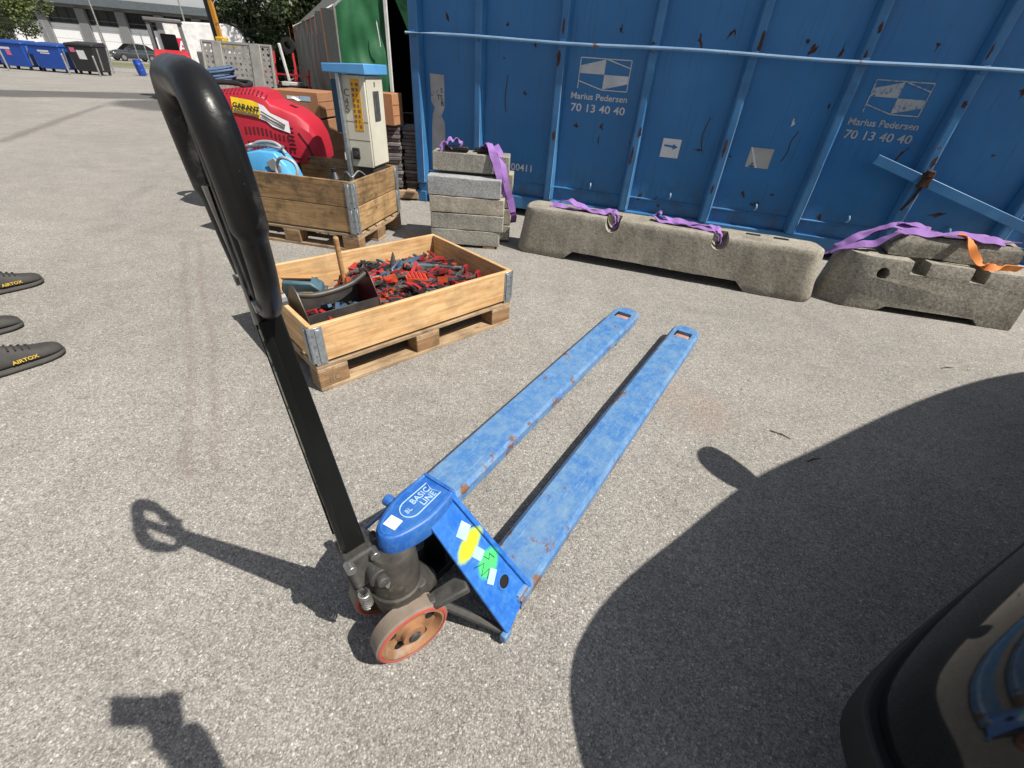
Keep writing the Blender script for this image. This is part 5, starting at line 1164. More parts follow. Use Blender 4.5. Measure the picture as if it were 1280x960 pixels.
for k in range(3):
    m = MB(); m.b2(-.20 + k * .06, -.165 + k * .06, -.1285 - .004 * k, -.118, .10, .16); m.build('vent', 'petrol_blue', pw, bevel=0.003)
m = MB(); pts = [];
for i in range(25):
    a = R(-35 + 250 * i / 24); pts.append(M2 @ V(0.575 + .092 * math.cos(a), 0.14 + .01 * math.sin(a * 3), 0.53 + .095 * math.sin(a)))
m.tube(pts, .0125, 10); tag(m.build('grey_hose', 'clear_hose'), 'loop of grey hose sticking up out of the far crate', 'hose')
# red compressor on a stand behind the far crate
rc = empty('red_compressor', (0, 0, 0), 0, 'red plastic hooded compressor with yellow and white sticker behind the far crate', 'compressor'); rc.matrix_world = Matrix.Translation((-2.02, 4.63, 0)) @ Matrix.Rotation(R(8), 4, 'Z')
# local x: 0 at the nose, negative towards the tail
m = MB(); rings = []
def rcs(x, zt, hw, zb=.47):
    h = zt - zb; return [V(x, -hw * .97, zb), V(x, -hw * 1.0, zb + h * .35), V(x, -hw * .97, zb + h * .76), V(x, -hw * .84, zb + h * .94), V(x, -hw * .52, zt), V(x, hw * .52, zt), V(x, hw * .84, zb + h * .94), V(x, hw * .97, zb + h * .76), V(x, hw, zb + h * .35), V(x, hw * .97, zb)]
for a in ((0.07, .60, .20), (0.05, .70, .235), (0.0, .80, .255), (-.09, .875, .272), (-.2, .915, .28), (-.29, .945, .28), (-.33, 1.0, .28), (-.42, 1.025, .28), (-.6, 1.015, .28), (-.80, .985, .275), (-.90, .955, .265), (-.93, .90, .24)): rings.append(rcs(*a))
m.loft(rings); hood = m.build('hood', 'red_plastic', rc, bevel=0.010, seg=2, smooth=24)
m = MB(); m.b2(-.90, 0.03, -.23, .23, .0, .465); m.build('machine_base', 'machine_black', rc, bevel=0.01)
def hoodside(x, f):      # point on the sunny near side of the hood
    tab = [(0.05, .70, .235), (0.0, .80, .255), (-.09, .875, .272), (-.2, .915, .28), (-.29, .945, .28), (-.33, 1.0, .28), (-.42, 1.025, .28), (-.6, 1.015, .28), (-.80, .985, .275), (-.90, .955, .265)]
    for (a, b) in zip(tab, tab[1:]):
        if a[0] >= x >= b[0]:
            t = (a[0] - x) / (a[0] - b[0]); zt = a[1] + (b[1] - a[1]) * t; hw = a[2] + (b[2] - a[2]) * t; break
    h = zt - .47; prof = [(0, .97), (.35, 1.0), (.76, .97), (.94, .84), (1.0, .52)]
    for (p, q) in zip(prof, prof[1:]):
        if p[0] <= f <= q[0]:
            t = (f - p[0]) / (q[0] - p[0]); w = p[1] + (q[1] - p[1]) * t; return V(x, -hw * w, .47 + h * f)
def slot(p0, p1, w, upv):
    m = MB(); m.beam(p0, p1, w, .006, upv=upv); m.build('vent_slot', 'red_vent', rc, smooth=0)
for (f0, f1) in ((.20, .30), (.40, .50)):
    for k in range(12): slot(hoodside(-.52 + k * .034, f0) + V(0, -.001, 0), hoodside(-.52 + k * .034, f1) + V(0, -.001, 0), .014, (0, 1, 0))
for k in range(17): slot(hoodside(-.80 + k * .03, .93) + V(0, -.002, 0), hoodside(-.80 + k * .03, .985) + V(0, -.002, .002), .012, (0, 0, 1))
for k in range(6): slot(hoodside(-.125, .30 + k * .075) + V(0, -.002, 0), hoodside(-.175, .30 + k * .075) + V(0, -.002, 0), .010, (0, 0, 1))
m = MB(); m.tube([hoodside(-.085, .62) + V(0, -.0, 0), hoodside(-.03, .45), hoodside(0.0, .18), hoodside(-.05, .10)], .010, 6); m.tube([hoodside(-.24, .16), hoodside(-.10, .10)], .009, 6); m.build('hood_groove', 'red_vent', rc)
def sticker(x0, x1, f0, f1, mat, name):
    n = 16; rows = []
    for f in (f0, f1): rows.append([hoodside(x0 + (x1 - x0) * i / n, f + (-.06 * i / n)) + V(0, -.009, .003) for i in range(n + 1)])
    m = MB(); m.add(rows[0] + rows[1], [(i, i + 1, n + 2 + i, n + 1 + i) for i in range(n)])
    return m.build(name, mat, rc, smooth=0)
sticker(-.59, -.375, .68, .89, 'yellow_sticker', 'yellow_sticker'); sticker(-.373, -.15, .62, .83, 'white_label', 'white_sticker')
a, b = hoodside(-.58, .765), hoodside(-.38, .715)
text('lettering', 'GARANT', .052, frame(a + V(0, -.016, 0), b - a, V(0, .18, 1)), 'ink', rc, ext=.001, bold=.002, sx=1.0)
a, b = hoodside(-.58, .70), hoodside(-.38, .65)
m = MB(); m.beam(a + V(0, -.013, .008), b + V(0, -.013, .008), .016, .002, upv=(0, 1, 0)); m.build('sticker_line', 'faint_ink', rc)
for k, (f, l) in enumerate(((.755, .18), (.70, .17))):
    a, b = hoodside(-.36, f - .02), hoodside(-.36 + l, f - .07); m = MB(); m.beam(a + V(0, -.014, 0), b + V(0, -.014, 0), .012, .002, upv=(0, 1, 0)); m.build('sticker_line', 'faint_ink', rc)
m = MB(); m.b2(-.16, -.10, -.10, -.01, .0, .003); o = m.build('small_label', 'white_label', rc, smooth=0); o.location = (0, 0, .905); o.rotation_euler = (0, R(24), 0)
m = MB(); m.tube(spline([V(-.92, -.20, .90), V(-.80, -.16, 1.03), V(-.60, -.12, 1.05), V(-.50, -.1, 1.03), V(-.55, .1, 1.05), V(-.85, .1, 1.03)], 6, True), .02, 8, closed=True); m.build('hood_handle', 'machine_black', rc)
cc = empty('cable_coil', (0, 0, 0), 0, 'coil of blue-grey cable lying on top of the red compressor', 'cable')
for k in range(7):
    m = MB(); cx, cy = -2.80, 4.52; pts = [(cx + (.13 + .01 * (k % 3)) * math.cos(t) * 1.25, cy + (.11 + .008 * (k % 2)) * math.sin(t), 1.035 + .016 * k + .03 * math.cos(t - .4) ) for t in [2 * math.pi * i / 22 for i in range(22)]]
    m.tube(pts, .0095, 8, closed=True); m.build('turn', 'cable_blue', cc)
# cardboard boxes
def carton(corner, rz, L, D, H, z0, mats, label):
    b = empty('cardboard_box', (corner[0], corner[1], z0), rz, label, 'box', 'cardboard boxes behind the crates')
    m = MB(); m.b2(0, L, 0, D, 0, H); m.build('carton', mats, b, bevel=0.006)
    m = MB(); m.b2(0.01, L - 0.01, D / 2 - .03, D / 2 + .03, H + .0005, H + .002); m.build('tape', 'cardboard', b, smooth=0)
    for f in (.33, .66):
        m = MB(); m.b2(L + .0005, L + .004, .004, D - .004, H * f - .004, H * f + .004); m.build('flute_fold', 'cardboard_dark', b, smooth=0)
    return b
b1 = carton((-2.98, 5.75), R(-3), .56, .5, .25, .70, 'cardboard_dark', 'brown cardboard box on top of the carton stack behind the compressor')
m = MB(); m.b2(.20, .34, -.003, -.0008, .17, .20); m.build('print', 'white_label', b1, smooth=0)
m = MB(); m.b2(.35, .47, -.003, -.0008, .16, .205); m.build('print', 'worn_label', b1, smooth=0)
carton((-2.96, 5.76), R(-2), .54, .5, .52, .16, 'cardboard_dark', 'tall brown cardboard box at the bottom of the carton stack behind the compressor')
m = MB(); m.tube(spline([(-2.70, 5.70, .60), (-2.56, 5.66, .64), (-2.45, 5.68, .60)], 5), .035, 8); tag(m.build('dark_bundle', 'navy_cloth'), 'dark bundle tucked in front of the cardboard stack', 'bundle')
carton((-1.72, 5.20), R(-8), .30, .25, .28, .745, 'cardboard', 'orange-brown cardboard box standing on the slate tiles beside the tent opening', )
# stacks of slate tiles under that box
tp = empty('tile_pallet', (-1.27, 5.30, 0), R(96), 'low wooden pallet under the dark tile stacks left of the container', 'pallet')
for x in (.05, .25, .45): board(tp, 'deck_board', .8, .1, .02, (.3 + .0, x, .11), 0, 'pallet_wood')
board(tp, 'bearer', .55, .09, .08, (.0, .25, .06), R(90), 'pallet_wood'); board(tp, 'bearer', .55, .09, .08, (.6, .25, .06), R(90), 'pallet_wood')
tr = random.Random(3)
for s, (cx, cy, n) in enumerate(((-1.53, 5.46, 17), (-1.325, 5.56, 17), (-1.69, 5.62, 17))):
    for k in range(n):
        key = ('tile', k % 3)
        if key not in _bc:
            m = MB(); m.box((0, 0, 0), (.20, .36, .030)); o = m.build('slate_tile', 'slate_tile', bevel=.003, seg=1); _bc[key] = o.data
        else: o = link('slate_tile', _bc[key]); addbevel(o, .003, 1)
        o.location = (cx + tr.uniform(-.012, .012), cy + tr.uniform(-.015, .015), .137 + .0352 * k); o.rotation_euler = (0, 0, R(5) + tr.uniform(-.04, .04))
        sl_ = ['front left tile stack', 'tile stack nearest the container post', 'rear tile stack behind the meter cabinet'][s]; tag(o, ('topmost dark tile of the ' if k == n - 1 else 'dark tile inside the ') + sl_, 'tile', 'dark tiles of the ' + sl_)

# ------------------------------------------------------------------ green storage tent
tent = empty('storage_tent', (-2.94, 8.0, 0), 0, 'green and grey tarpaulin storage tent with dark opening beside the container', 'tent')
SD = Vector((-0.475, 0.88, 0)); FD = Vector((0.88, 0.475, 0)); TH = 1.86; GABLE = 3.6
def cloth(name, mat, o, u, lu, v, lv, n1, n2, amp, fr, seed, parent, top=None, th=.012):
    u, v = V(u), V(v); nn = u.cross(v).normalized(); m = MB(); vs = []
    for j in range(n2 + 1):
        for i in range(n1 + 1):
            a, b = i / n1, j / n2; hh = (top(a) if top else 1.0)
            p = V(o) + u * (lu * a) + v * (lv * hh * b)
            d = amp * (mnoise.noise(Vector((a * fr[0] + seed, b * fr[1], seed))) + .45 * mnoise.noise(Vector((a * fr[0] * 2.6, b * fr[1] * 2.2 + seed, 3.1)))) * (1 if 0 < i < n1 else .3)
            vs.append(p + nn * d)
    N = len(vs); back = [p - nn * th for p in vs]; fs = []
    w = n1 + 1
    for j in range(n2):
        for i in range(n1):
            q = (j * w + i, j * w + i + 1, (j + 1) * w + i + 1, (j + 1) * w + i); fs.append(q); fs.append(tuple(N + k for k in q[::-1]))
    m.add(vs + back, fs); return m.build(name, mat, parent, smooth=75, fix=False)
cloth('side_cover', 'grey_tarp', (0, 0, 0), SD, 7.5, (0, 0, 1), TH, 60, 16, .13, (22, 1.2), 2.0, tent)
cloth('front_cover', 'green_tarp', (0.0, 0.0, 0), FD, .72, (0, 0, 1), TH, 30, 34, .085, (2.2, 3.2), 5.0, tent, top=lambda a: 1 + .25 * a)
cloth('door_flap', 'green_tarp', FD * 0.76 + V(0, -.05, 2.30), FD * 1.0 + V(0, 0, -2.1), 1.25, (0.62, -.02, .55), 1.0, 14, 12, .10, (4, 2), 8.0, tent)
rf = MB(); apex = V(FD * (GABLE / 2)) + V(0, 0, 3.2)
for (p0, p1) in ((V(0, 0, TH), apex), (apex, V(FD * GABLE) + V(0, 0, TH))):
    rf.add([p0, p1, p1 + SD * 7.5, p0 + SD * 7.5, p0 + V(0, 0, -.02), p1 + V(0, 0, -.02), p1 + SD * 7.5 + V(0, 0, -.02), p0 + SD * 7.5 + V(0, 0, -.02)], [(0, 1, 2, 3), (7, 6, 5, 4), (0, 4, 5, 1), (2, 6, 7, 3)])
rf.build('roof', 'grey_tarp', tent, smooth=0)
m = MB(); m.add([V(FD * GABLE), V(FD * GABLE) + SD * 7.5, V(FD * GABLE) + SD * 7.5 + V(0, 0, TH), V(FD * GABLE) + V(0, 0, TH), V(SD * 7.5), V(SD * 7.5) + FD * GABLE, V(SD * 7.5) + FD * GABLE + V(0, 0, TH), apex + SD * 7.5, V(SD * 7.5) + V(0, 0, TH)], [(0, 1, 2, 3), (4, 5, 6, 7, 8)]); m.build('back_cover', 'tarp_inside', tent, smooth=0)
m = MB(); m.beam(FD * .74 + V(0, -.03, 0), FD * .74 + V(0, -.03, 2.35), .05, .05); m.build('door_post', 'white_post', tent, bevel=.006)
m = MB(); m.tube([V(0, 0, 0), V(0, 0, TH), apex, V(FD * GABLE) + V(0, 0, TH), V(FD * GABLE)], .025, 8); m.build('front_frame', 'zinc_post', tent)
m = MB(); m.tube([V(0, 0, TH), V(SD * 7.5) + V(0, 0, TH)], .03, 8); m.build('eave_pole', 'white_post', tent)
for d in (.12, 1.0, 1.7, 2.5, 4.6, 5.6, 7.0):
    m = MB(); o0 = SD * d + V(-.88, -.475, 0) * .17; m.beam(o0 + V(0, 0, .05), o0 + V(0, 0, TH - .02), .022, .006, upv=(.88, .475, 0)); m.build('tie_strap', 'tent_strap', tent)
m = MB(); m.tube(spline([FD * .62 + V(0, -.14, 1.75), FD * .63 + V(.01, -.15, 1.6), FD * .65 + V(0, -.14, 1.45)], 5), .008, 6); m.build('tie_cord', 'white_post', tent)

# ------------------------------------------------------------------ loading ramp panels, red machines
def ramp(o, u, v, layout, nV, cell, label):
    """layout: list of ('p', columns) perforated strips and ('s', width) solid channels, left to right"""
    root = empty('loading_ramp', o, 0, label, 'ramp'); u, v = V(u).normalized(), V(v).normalized(); w = u.cross(v).normalized()
    x = 0.0; th = .012
    for kind, val in layout:
        m = MB()
        if kind == 's':
            m.prism([(0, -.02), (val, -.02), (val, nV * cell + .02), (0, nV * cell + .02)], u * x - w * .03, u, v, w * .05); m.build('channel', 'aluminium', root, bevel=.004); x += val; continue
        for i in range(val):
            for j in range(nV):
                c = u * (x + (i + .5) * cell) + v * ((j + .5) * cell)
                sq = [(-1, -1), (0, -1), (1, -1), (1, 0), (1, 1), (0, 1), (-1, 1), (-1, 0)]
                rr = cell * (.29 if (i + j) % 2 == 0 else .17)
                vs = [c + u * (a * cell / 2) + v * (b * cell / 2) for a, b in sq] + [c + u * (math.cos(math.atan2(b, a)) * rr) + v * (math.sin(math.atan2(b, a)) * rr) for a, b in sq]
                vs += [p - w * th for p in vs[8:]]
                m.add(vs, [(k, (k + 1) % 8, 8 + (k + 1) % 8, 8 + k) for k in range(8)] + [(8 + k, 8 + (k + 1) % 8, 16 + (k + 1) % 8, 16 + k) for k in range(8)])
        m.build('perforated_plate', 'aluminium', root, smooth=0, fix=False); x += val * cell
    for dv in (-.03, nV * cell):
        m = MB(); m.prism([(0, 0), (x, 0), (x, .03), (0, .03)], v * dv - w * .025, u, v, w * .035); m.build('cross_rail', 'aluminium', root)
    return root
ramp((-5.74, 8.90, 0.02), (1, .06, 0), (-.02, .22, 1), [('s', .03), ('p', 2), ('s', .15), ('p', 6), ('s', .17), ('p', 2), ('s', .035)], 17, .080, 'perforated aluminium loading ramp leaning upright behind the red compressor')
def red_trolley(x, y, rz, label, h=1.25, white=False):
    t = empty('hand_trolley', (x, y, gz(x, y)), rz, label, 'trolley', 'red trolleys beside the tent')
    for s in (-.19, .19):
        m = MB(); m.tube(spline([(s, 0, .08), (s, .02, h * .6), (s * .9, .10, h)], 6), .022, 8); m.build('frame_tube', 'machine_red', t)
        w = empty('wheel'); w.parent = t
        m = MB(); m.lathe((s * 1.35, .06, .15), (1, 0, 0), [(-.03, .10), (-.03, .14), (.03, .14), (.03, .10)], 18, closed=True); m.build('tyre', 'tyre', w)
        m = MB(); m.cyl((s * 1.35 - .02, .06, .15), (s * 1.35 + .02, .06, .15), .10, n=16); m.build('rim', 'machine_red', w)
    for z in (.25, .6, .95):
        m = MB(); m.beam((-.19, .01 + z * .03, z), (.19, .01 + z * .03, z), .03, .03); m.build('cross_bar', 'machine_red', t)
    m = MB(); m.b2(-.22, .22, -.22, .0, .03, .05); m.build('toe_plate', 'machine_red', t)
    m = MB(); m.b2(-.15, .15, -.16, .14, .35, .8); m.build('engine_box', 'machine_black', t, bevel=.02)
    if white:
        m = MB(); m.beam((.05, -.20, 1.42), (.11, -.20, .86), .055, .04); m.build('white_lever', 'white_post', t, bevel=.008)
        m = MB(); m.b2(-.02, .30, -.26, -.02, .78, .845); m.build('shelf', 'white_post', t, bevel=.008)
        m = MB(); m.lathe((.16, -.05, 1.40), (0, 1, 0), [(-.04, .06), (-.04, .12), (.04, .12), (.04, .06)], 20, closed=True); m.build('spare_wheel', 'tyre', t)
    return t
red_trolley(-4.78, 10.0, R(8), 'red machine trolley with white lever beside the grey tent wall', 1.3, True)
red_trolley(-4.42, 9.75, R(-25), 'narrow red trolley against the tent wall, right of the white lever', 1.05)
red_trolley(-5.45, 10.5, R(15), 'red trolley mostly hidden behind the loading ramp', 1.35)

# ------------------------------------------------------------------ far yard: loader, crane arm, trailer, bins, cars
ld = empty('mini_loader', (-11.0, 16.0, gz(-11, 16)), R(32), 'red and grey mini loader with open roll cage beyond the handle', 'loader')
m = MB(); m.b2(-.5, .5, -.7, .9, .35, .95); m.build('chassis', 'machine_grey', ld, bevel=.05)
m = MB(); m.loft([[V(-.46, -.78, .95), V(.46, -.78, .95), V(.46, -.1, 1.0), V(-.46, -.1, 1.0)], [V(-.42, -.74, 1.10), V(.42, -.74, 1.10), V(.42, -.12, 1.22), V(-.42, -.12, 1.22)]]); m.build('bonnet', 'machine_red', ld, bevel=.03)
for (x, y) in ((-.40, -.1), (.40, -.1), (-.40, .75), (.40, .75)):
    m = MB(); m.beam((x, y, .95), (x * .95, y, 1.88), .085, .085); m.build('cage_post', 'machine_grey', ld, bevel=.01)
m = MB(); m.b2(-.46, .46, -.2, .82, 1.86, 1.95); m.build('roof', 'machine_grey', ld, bevel=.02)
m = MB(); m.loft([[V(-.2, .2, 1.0), V(.2, .2, 1.0), V(.2, .6, 1.0), V(-.2, .6, 1.0)], [V(-.2, .2, 1.12), V(.2, .2, 1.12), V(.2, .6, 1.12), V(-.2, .6, 1.12)]]); m.b2(-.2, .2, .52, .62, 1.12, 1.6); m.build('seat', 'machine_black', ld, bevel=.03)
for (x, y) in ((-.55, -.45), (.55, -.45), (-.55, .6), (.55, .6)):
    w = empty('wheel'); w.parent = ld
    m = MB(); m.lathe((x, y, .36), (1, 0, 0), [(-.12, .2), (-.12, .33), (-.08, .36), (.08, .36), (.12, .33), (.12, .2)], 22, closed=True); m.build('tyre', 'tyre', w)
    m = MB(); m.cyl((x - .1, y, .36), (x + .1, y, .36), .2, n=18); m.build('rim', 'machine_red', w)
m = MB(); m.b2(-.6, .6, -1.25, -.85, .1, .5); m.build('bucket', 'machine_grey', ld, bevel=.03)
for x in (-.5, .5):
    m = MB(); m.beam((x, .5, .9), (x, -.9, .5), .07, .12); m.build('lift_arm', 'machine_red', ld, bevel=.01)
cr = empty('crane_arm_truck', (-8.5, 14.4, gz(-8.5, 14.4)), 0, 'yellow and black folding crane mast rising behind the loading ramps', 'crane')
m = MB(); m.b2(-.55, .75, -.3, .9, .15, 1.2); m.build('base', 'machine_grey', cr, bevel=.04)
m = MB(); m.beam((-.02, 0, 1.1), (-.16, .02, 4.2), .11, .14); m.build('mast', 'machine_black', cr, bevel=.01)
m = MB(); m.beam((.08, -.05, 1.35), (-.04, -.03, 4.2), .09, .10); m.build('hydraulic_ram', 'machine_orange', cr, bevel=.01)
m = MB(); m.b2(-.02, .20, -.16, .10, 1.28, 1.55); m.build('mast_bracket', 'machine_yellow', cr, bevel=.03)
m = MB(); m.cyl((.10, -.19, 1.43), (.10, -.15, 1.43), .035, n=12); m.build('bracket_pin', 'machine_black', cr)
m = MB(); m.b2(.22, .48, -.14, .06, 1.30, 1.42); m.build('yellow_cover', 'machine_yellow', cr, bevel=.03)
m = MB(); m.b2(-.5, .7, -.35, 1.0, .0, .16); m.build('tracks', 'tyre', cr, bevel=.05)
tl = empty('box_trailer', (-15.45, 26.0, gz(-15.4, 26)), R(24), 'white box trailer with red sign parked beyond the ramps', 'trailer')
m = MB(); side = [(-2.1, .55), (-2.1, 2.45), (.55, 2.55), (.85, 2.45), (1.15, 2.1), (1.25, 1.6), (1.25, .55)]
m.prism(side, (0, 0, 0), (1, 0, 0), (0, 0, 1), (0, 1.9, 0)); m.build('box_body', 'trailer_white', tl, bevel=.06, seg=3)
m = MB(); m.b2(-1.95, -1.35, -.012, -.002, 1.25, 1.85); m.build('red_panel', 'sign_red', tl, smooth=0)
text('lettering', 'A', .62, Matrix.Translation((-1.72, -.016, 1.32)) @ Matrix.Rotation(R(90), 4, 'X'), 'white_label', tl, ext=.002, bold=.01)
m = MB(); m.b2(-2.05, 1.2, .15, 1.75, .40, .56); m.build('chassis', 'machine_black', tl)
for y in (.1, 1.8):
    w = empty('wheel'); w.parent = tl
    m = MB(); m.lathe((-.4, y, .33), (0, 1, 0), [(-.09, .2), (-.09, .33), (.09, .33), (.09, .2)], 20, closed=True); m.build('tyre', 'tyre', w)
    m = MB(); m.cyl((-.4, y - .06, .33), (-.4, y + .06, .33), .2, n=16); m.build('rim', 'machine_grey', w)
m = MB(); m.b2(-2.08, -2.0, .06, .10, .62, .80); m.build('tail_lamp', 'sign_red', tl)

def bin_(x, y, rz, L, D, H, mats, label, lid, print_=None, gap=True):
    z = gz(x, y); b = empty('waste_bin', (x, y, z), rz, label, 'bin', 'wheeled waste bins by the fence')
    m = MB(); m.loft([[V(-L * .43, -D * .38, .16), V(L * .43, -D * .38, .16), V(L * .43, D * .38, .16), V(-L * .43, D * .38, .16)], [V(-L / 2, -D / 2, H * .86), V(L / 2, -D / 2, H * .86), V(L / 2, D / 2, H * .86), V(-L / 2, D / 2, H * .86)]]); m.build('tub', mats, b, bevel=.03)
    m = MB(); m.loft([[V(-L * .52, -D * .54, H * .86), V(L * .52, -D * .54, H * .86), V(L * .52, D * .54, H * .86), V(-L * .52, D * .54, H * .86)], [V(-L * .5, -D * .5, H * .93), V(L * .5, -D * .5, H * .93), V(L * .5, D * .5, H), V(-L * .5, D * .5, H)]]); m.build('lid', lid, b, bevel=.03)
    for s in (-1, 1):
        for t in (-1, 1):
            m = MB(); m.cyl((s * L * .38 - .025, t * D * .3, .09), (s * L * .38 + .025, t * D * .3, .09), .09, n=14); m.beam((s * L * .38, t * D * .3, .09), (s * L * .38, t * D * .3, .18), .05, .05); m.build('castor', 'tyre', b)
        m = MB(); m.beam((s * (L * .47 + .03), -D * .3, .25), (s * (L * .52 + .03), -D * .3, H * .82), .05, .05); m.build('lift_trunnion', 'zinc_post', b)
    if print_:
        for (mt, x0, x1, z0, z1) in print_:
            def yy(zv): return -D * (.38 + .12 * (zv - .16) / (H * .86 - .16)) - .008
            m = MB(); m.add([V(x0, yy(z0), z0), V(x1, yy(z0), z0), V(x1, yy(z1), z1), V(x0, yy(z1), z1), V(x0, yy(z0) + .004, z0), V(x1, yy(z0) + .004, z0), V(x1, yy(z1) + .004, z1), V(x0, yy(z1) + .004, z1)], [(0, 1, 2, 3), (7, 6, 5, 4)]); m.build('print', mt, b, smooth=0)
    return b
BR = R(2)
bin_(-29.05, 29.3, BR, 1.66, 1.0, 1.36, 'bin_blue', 'blue wheeled bin with pink and white print, in the bin row by the fence', 'bin_blue_lid', [('white_label', -.42, .1, .92, 1.02), ('pink_print', -.20, .05, .66, .9)])
bin_(-27.10, 29.4, BR, 1.66, 1.0, 1.36, 'bin_blue', 'blue wheeled bin with white print only, next to the black bin', 'bin_blue_lid', [('white_label', -.40, .2, .92, 1.0), ('white_label', -.30, .2, .84, .89)])
bin_(-31.0, 29.2, BR, 1.66, 1.0, 1.36, 'bin_blue', 'blue wheeled bin cut off by the left edge of the picture', 'bin_blue_lid')
bin_(-25.25, 29.6, BR, 1.50, 1.0, 1.52, 'bin_black', 'black wheeled bin with white notice at the right end of the bin row', 'bin_black', [('white_label', -.22, .20, .72, 1.12), ('pink_print', -.55, -.28, 1.02, 1.22)])
for i, (x, y) in enumerate(((-25.45, 28.1), (-23.85, 28.2), (-28.3, 27.6))):
    m = MB(); m.cyl((0, 0, 0), (0, 0, .9), .045, n=12); m.lathe((0, 0, .9), (0, 0, 1), [(0, .045), (.03, .03), (.04, 0)], 12); o = m.build('bollard', 'zinc_post', loc=(x, y, gz(x, y)))
    tag(o, ['thin pale bollard in front of the blue bin with white print', 'thin pale bollard in front of the black bin', 'thin pale bollard at the left of the bin row'][i], 'bollard', 'pale bollards in front of the bins')
m = MB(); m.lathe((0, 0, 0), (0, 0, 1), [(0, 0), (0, .20), (.02, .215), (.25, .22), (.27, .235), (.29, .22), (.55, .22), (.57, .235), (.59, .22), (.78, .21), (.8, .19), (.8, 0)], 22); o = m.build('blue_barrel', 'barrel_blue', loc=(-24.3, 32.0, gz(-24.3, 32) + .02), rot=(R(5), R(-4), 0)); tag(o, 'small blue plastic barrel standing alone at the far edge of the yard', 'barrel')
# parked car far off
def simple_car(loc, rz, label, paint, L=4.2, Wd=1.72, H=1.45):
    c = empty('parked_car', loc, rz, label, 'car')
    def ring(x, pts): return [V(x, s * y * Wd / 2, z) for s, seq in ((-1, pts), (1, pts[::-1])) for y, z in seq]
    low = [(.0, .28, .55), (.12, .26, .72), (.9, .24, .90), (1.25, .24, .95), (3.2, .24, .98), (4.0, .26, .95), (4.2, .32, .8)]
    m = MB(); m.loft([ring(x * L / 4.2, [(.86, b), (.97, b + .12), (1.0, .6), (.93, t)]) for x, b, t in low]); m.build('body', paint, c, bevel=.03, smooth=50)
    m = MB(); m.loft([ring(x * L / 4.2, [(.90 * w, .93), (.72 * w, h)]) for x, h, w in ((1.1, .96, 1), (1.75, H - .04, 1), (2.5, H, 1), (3.3, H - .06, 1), (4.0, .98, .95))]); m.build('cabin', 'car_glass', c, bevel=.03, smooth=50)
    m = MB(); m.loft([ring(x * L / 4.2, [(.70, H - .05 - d), (.60, H + .02 - d)]) for x, d in ((1.8, .03), (2.5, -.0), (3.3, .05))]); m.build('roof', paint, c, bevel=.02)
    for x in (.8, 3.35):
        for s in (-1, 1):
            w = empty('wheel'); w.parent = c
            m = MB(); m.lathe((x, s * Wd * .45, .31), (0, 1, 0), [(-.1, .2), (-.1, .31), (.1, .31), (.1, .2)], 20, closed=True); m.build('tyre', 'tyre', w)
            m = MB(); m.cyl((x, s * Wd * .45 - .08, .31), (x, s * Wd * .45 + .08, .31), .2, n=14); m.build('rim', 'steel', w)
    for s in (-1, 1):
        m = MB(); m.box((.10, s * .6, .66), (.12, .32, .14)); m.build('headlight', 'lamp_clear', c, bevel=.02)
        m = MB(); m.box((1.45, s * (Wd / 2 + .08), 1.0), (.12, .16, .12)); m.build('mirror', paint, c, bevel=.03)
    m = MB(); m.box((-.01, 0, .45), (.02, .5, .12)); m.build('number_plate', 'white_label', c)
    return c
simple_car((-42.6, 52.6, -.44), R(62), 'dark grey car parked in front of the white building panels', 'far_car_paint')

# kerb, verge
def strip(name, y0, y1, x0, x1, z, mat, dz=0.0, sk=0.35, kind='structure', h=.12):
    m = MB(); n = 40
    pts = []
    for k in range(n + 1):
        x = x0 + (x1 - x0) * k / n; pts.append((x, y0 + sk * (x - x0), y1 + sk * (x - x0)))
    vs = []; fs = []
    for (x, a, b) in pts: vs += [V(x, a, gz(x, a) - .05), V(x, a, gz(x, a) + h), V(x, b, gz(x, b) + h), V(x, b, gz(x, b) - .05)]
    for k in range(n):
        for q in range(3): fs.append((4 * k + q, 4 * k + q + 1, 4 * k + 4 + q + 1, 4 * k + 4 + q))
    m.add(vs, fs); o = m.build(name, mat, smooth=30); tag(o, kind=kind); return o
strip('kerb', 36.0, 36.25, -44, -8, 0, 'kerb_stone', sk=.30)
strip('grass_verge', 36.25, 43.5, -44, -8, 0, 'grass_green', sk=.30, h=.105)

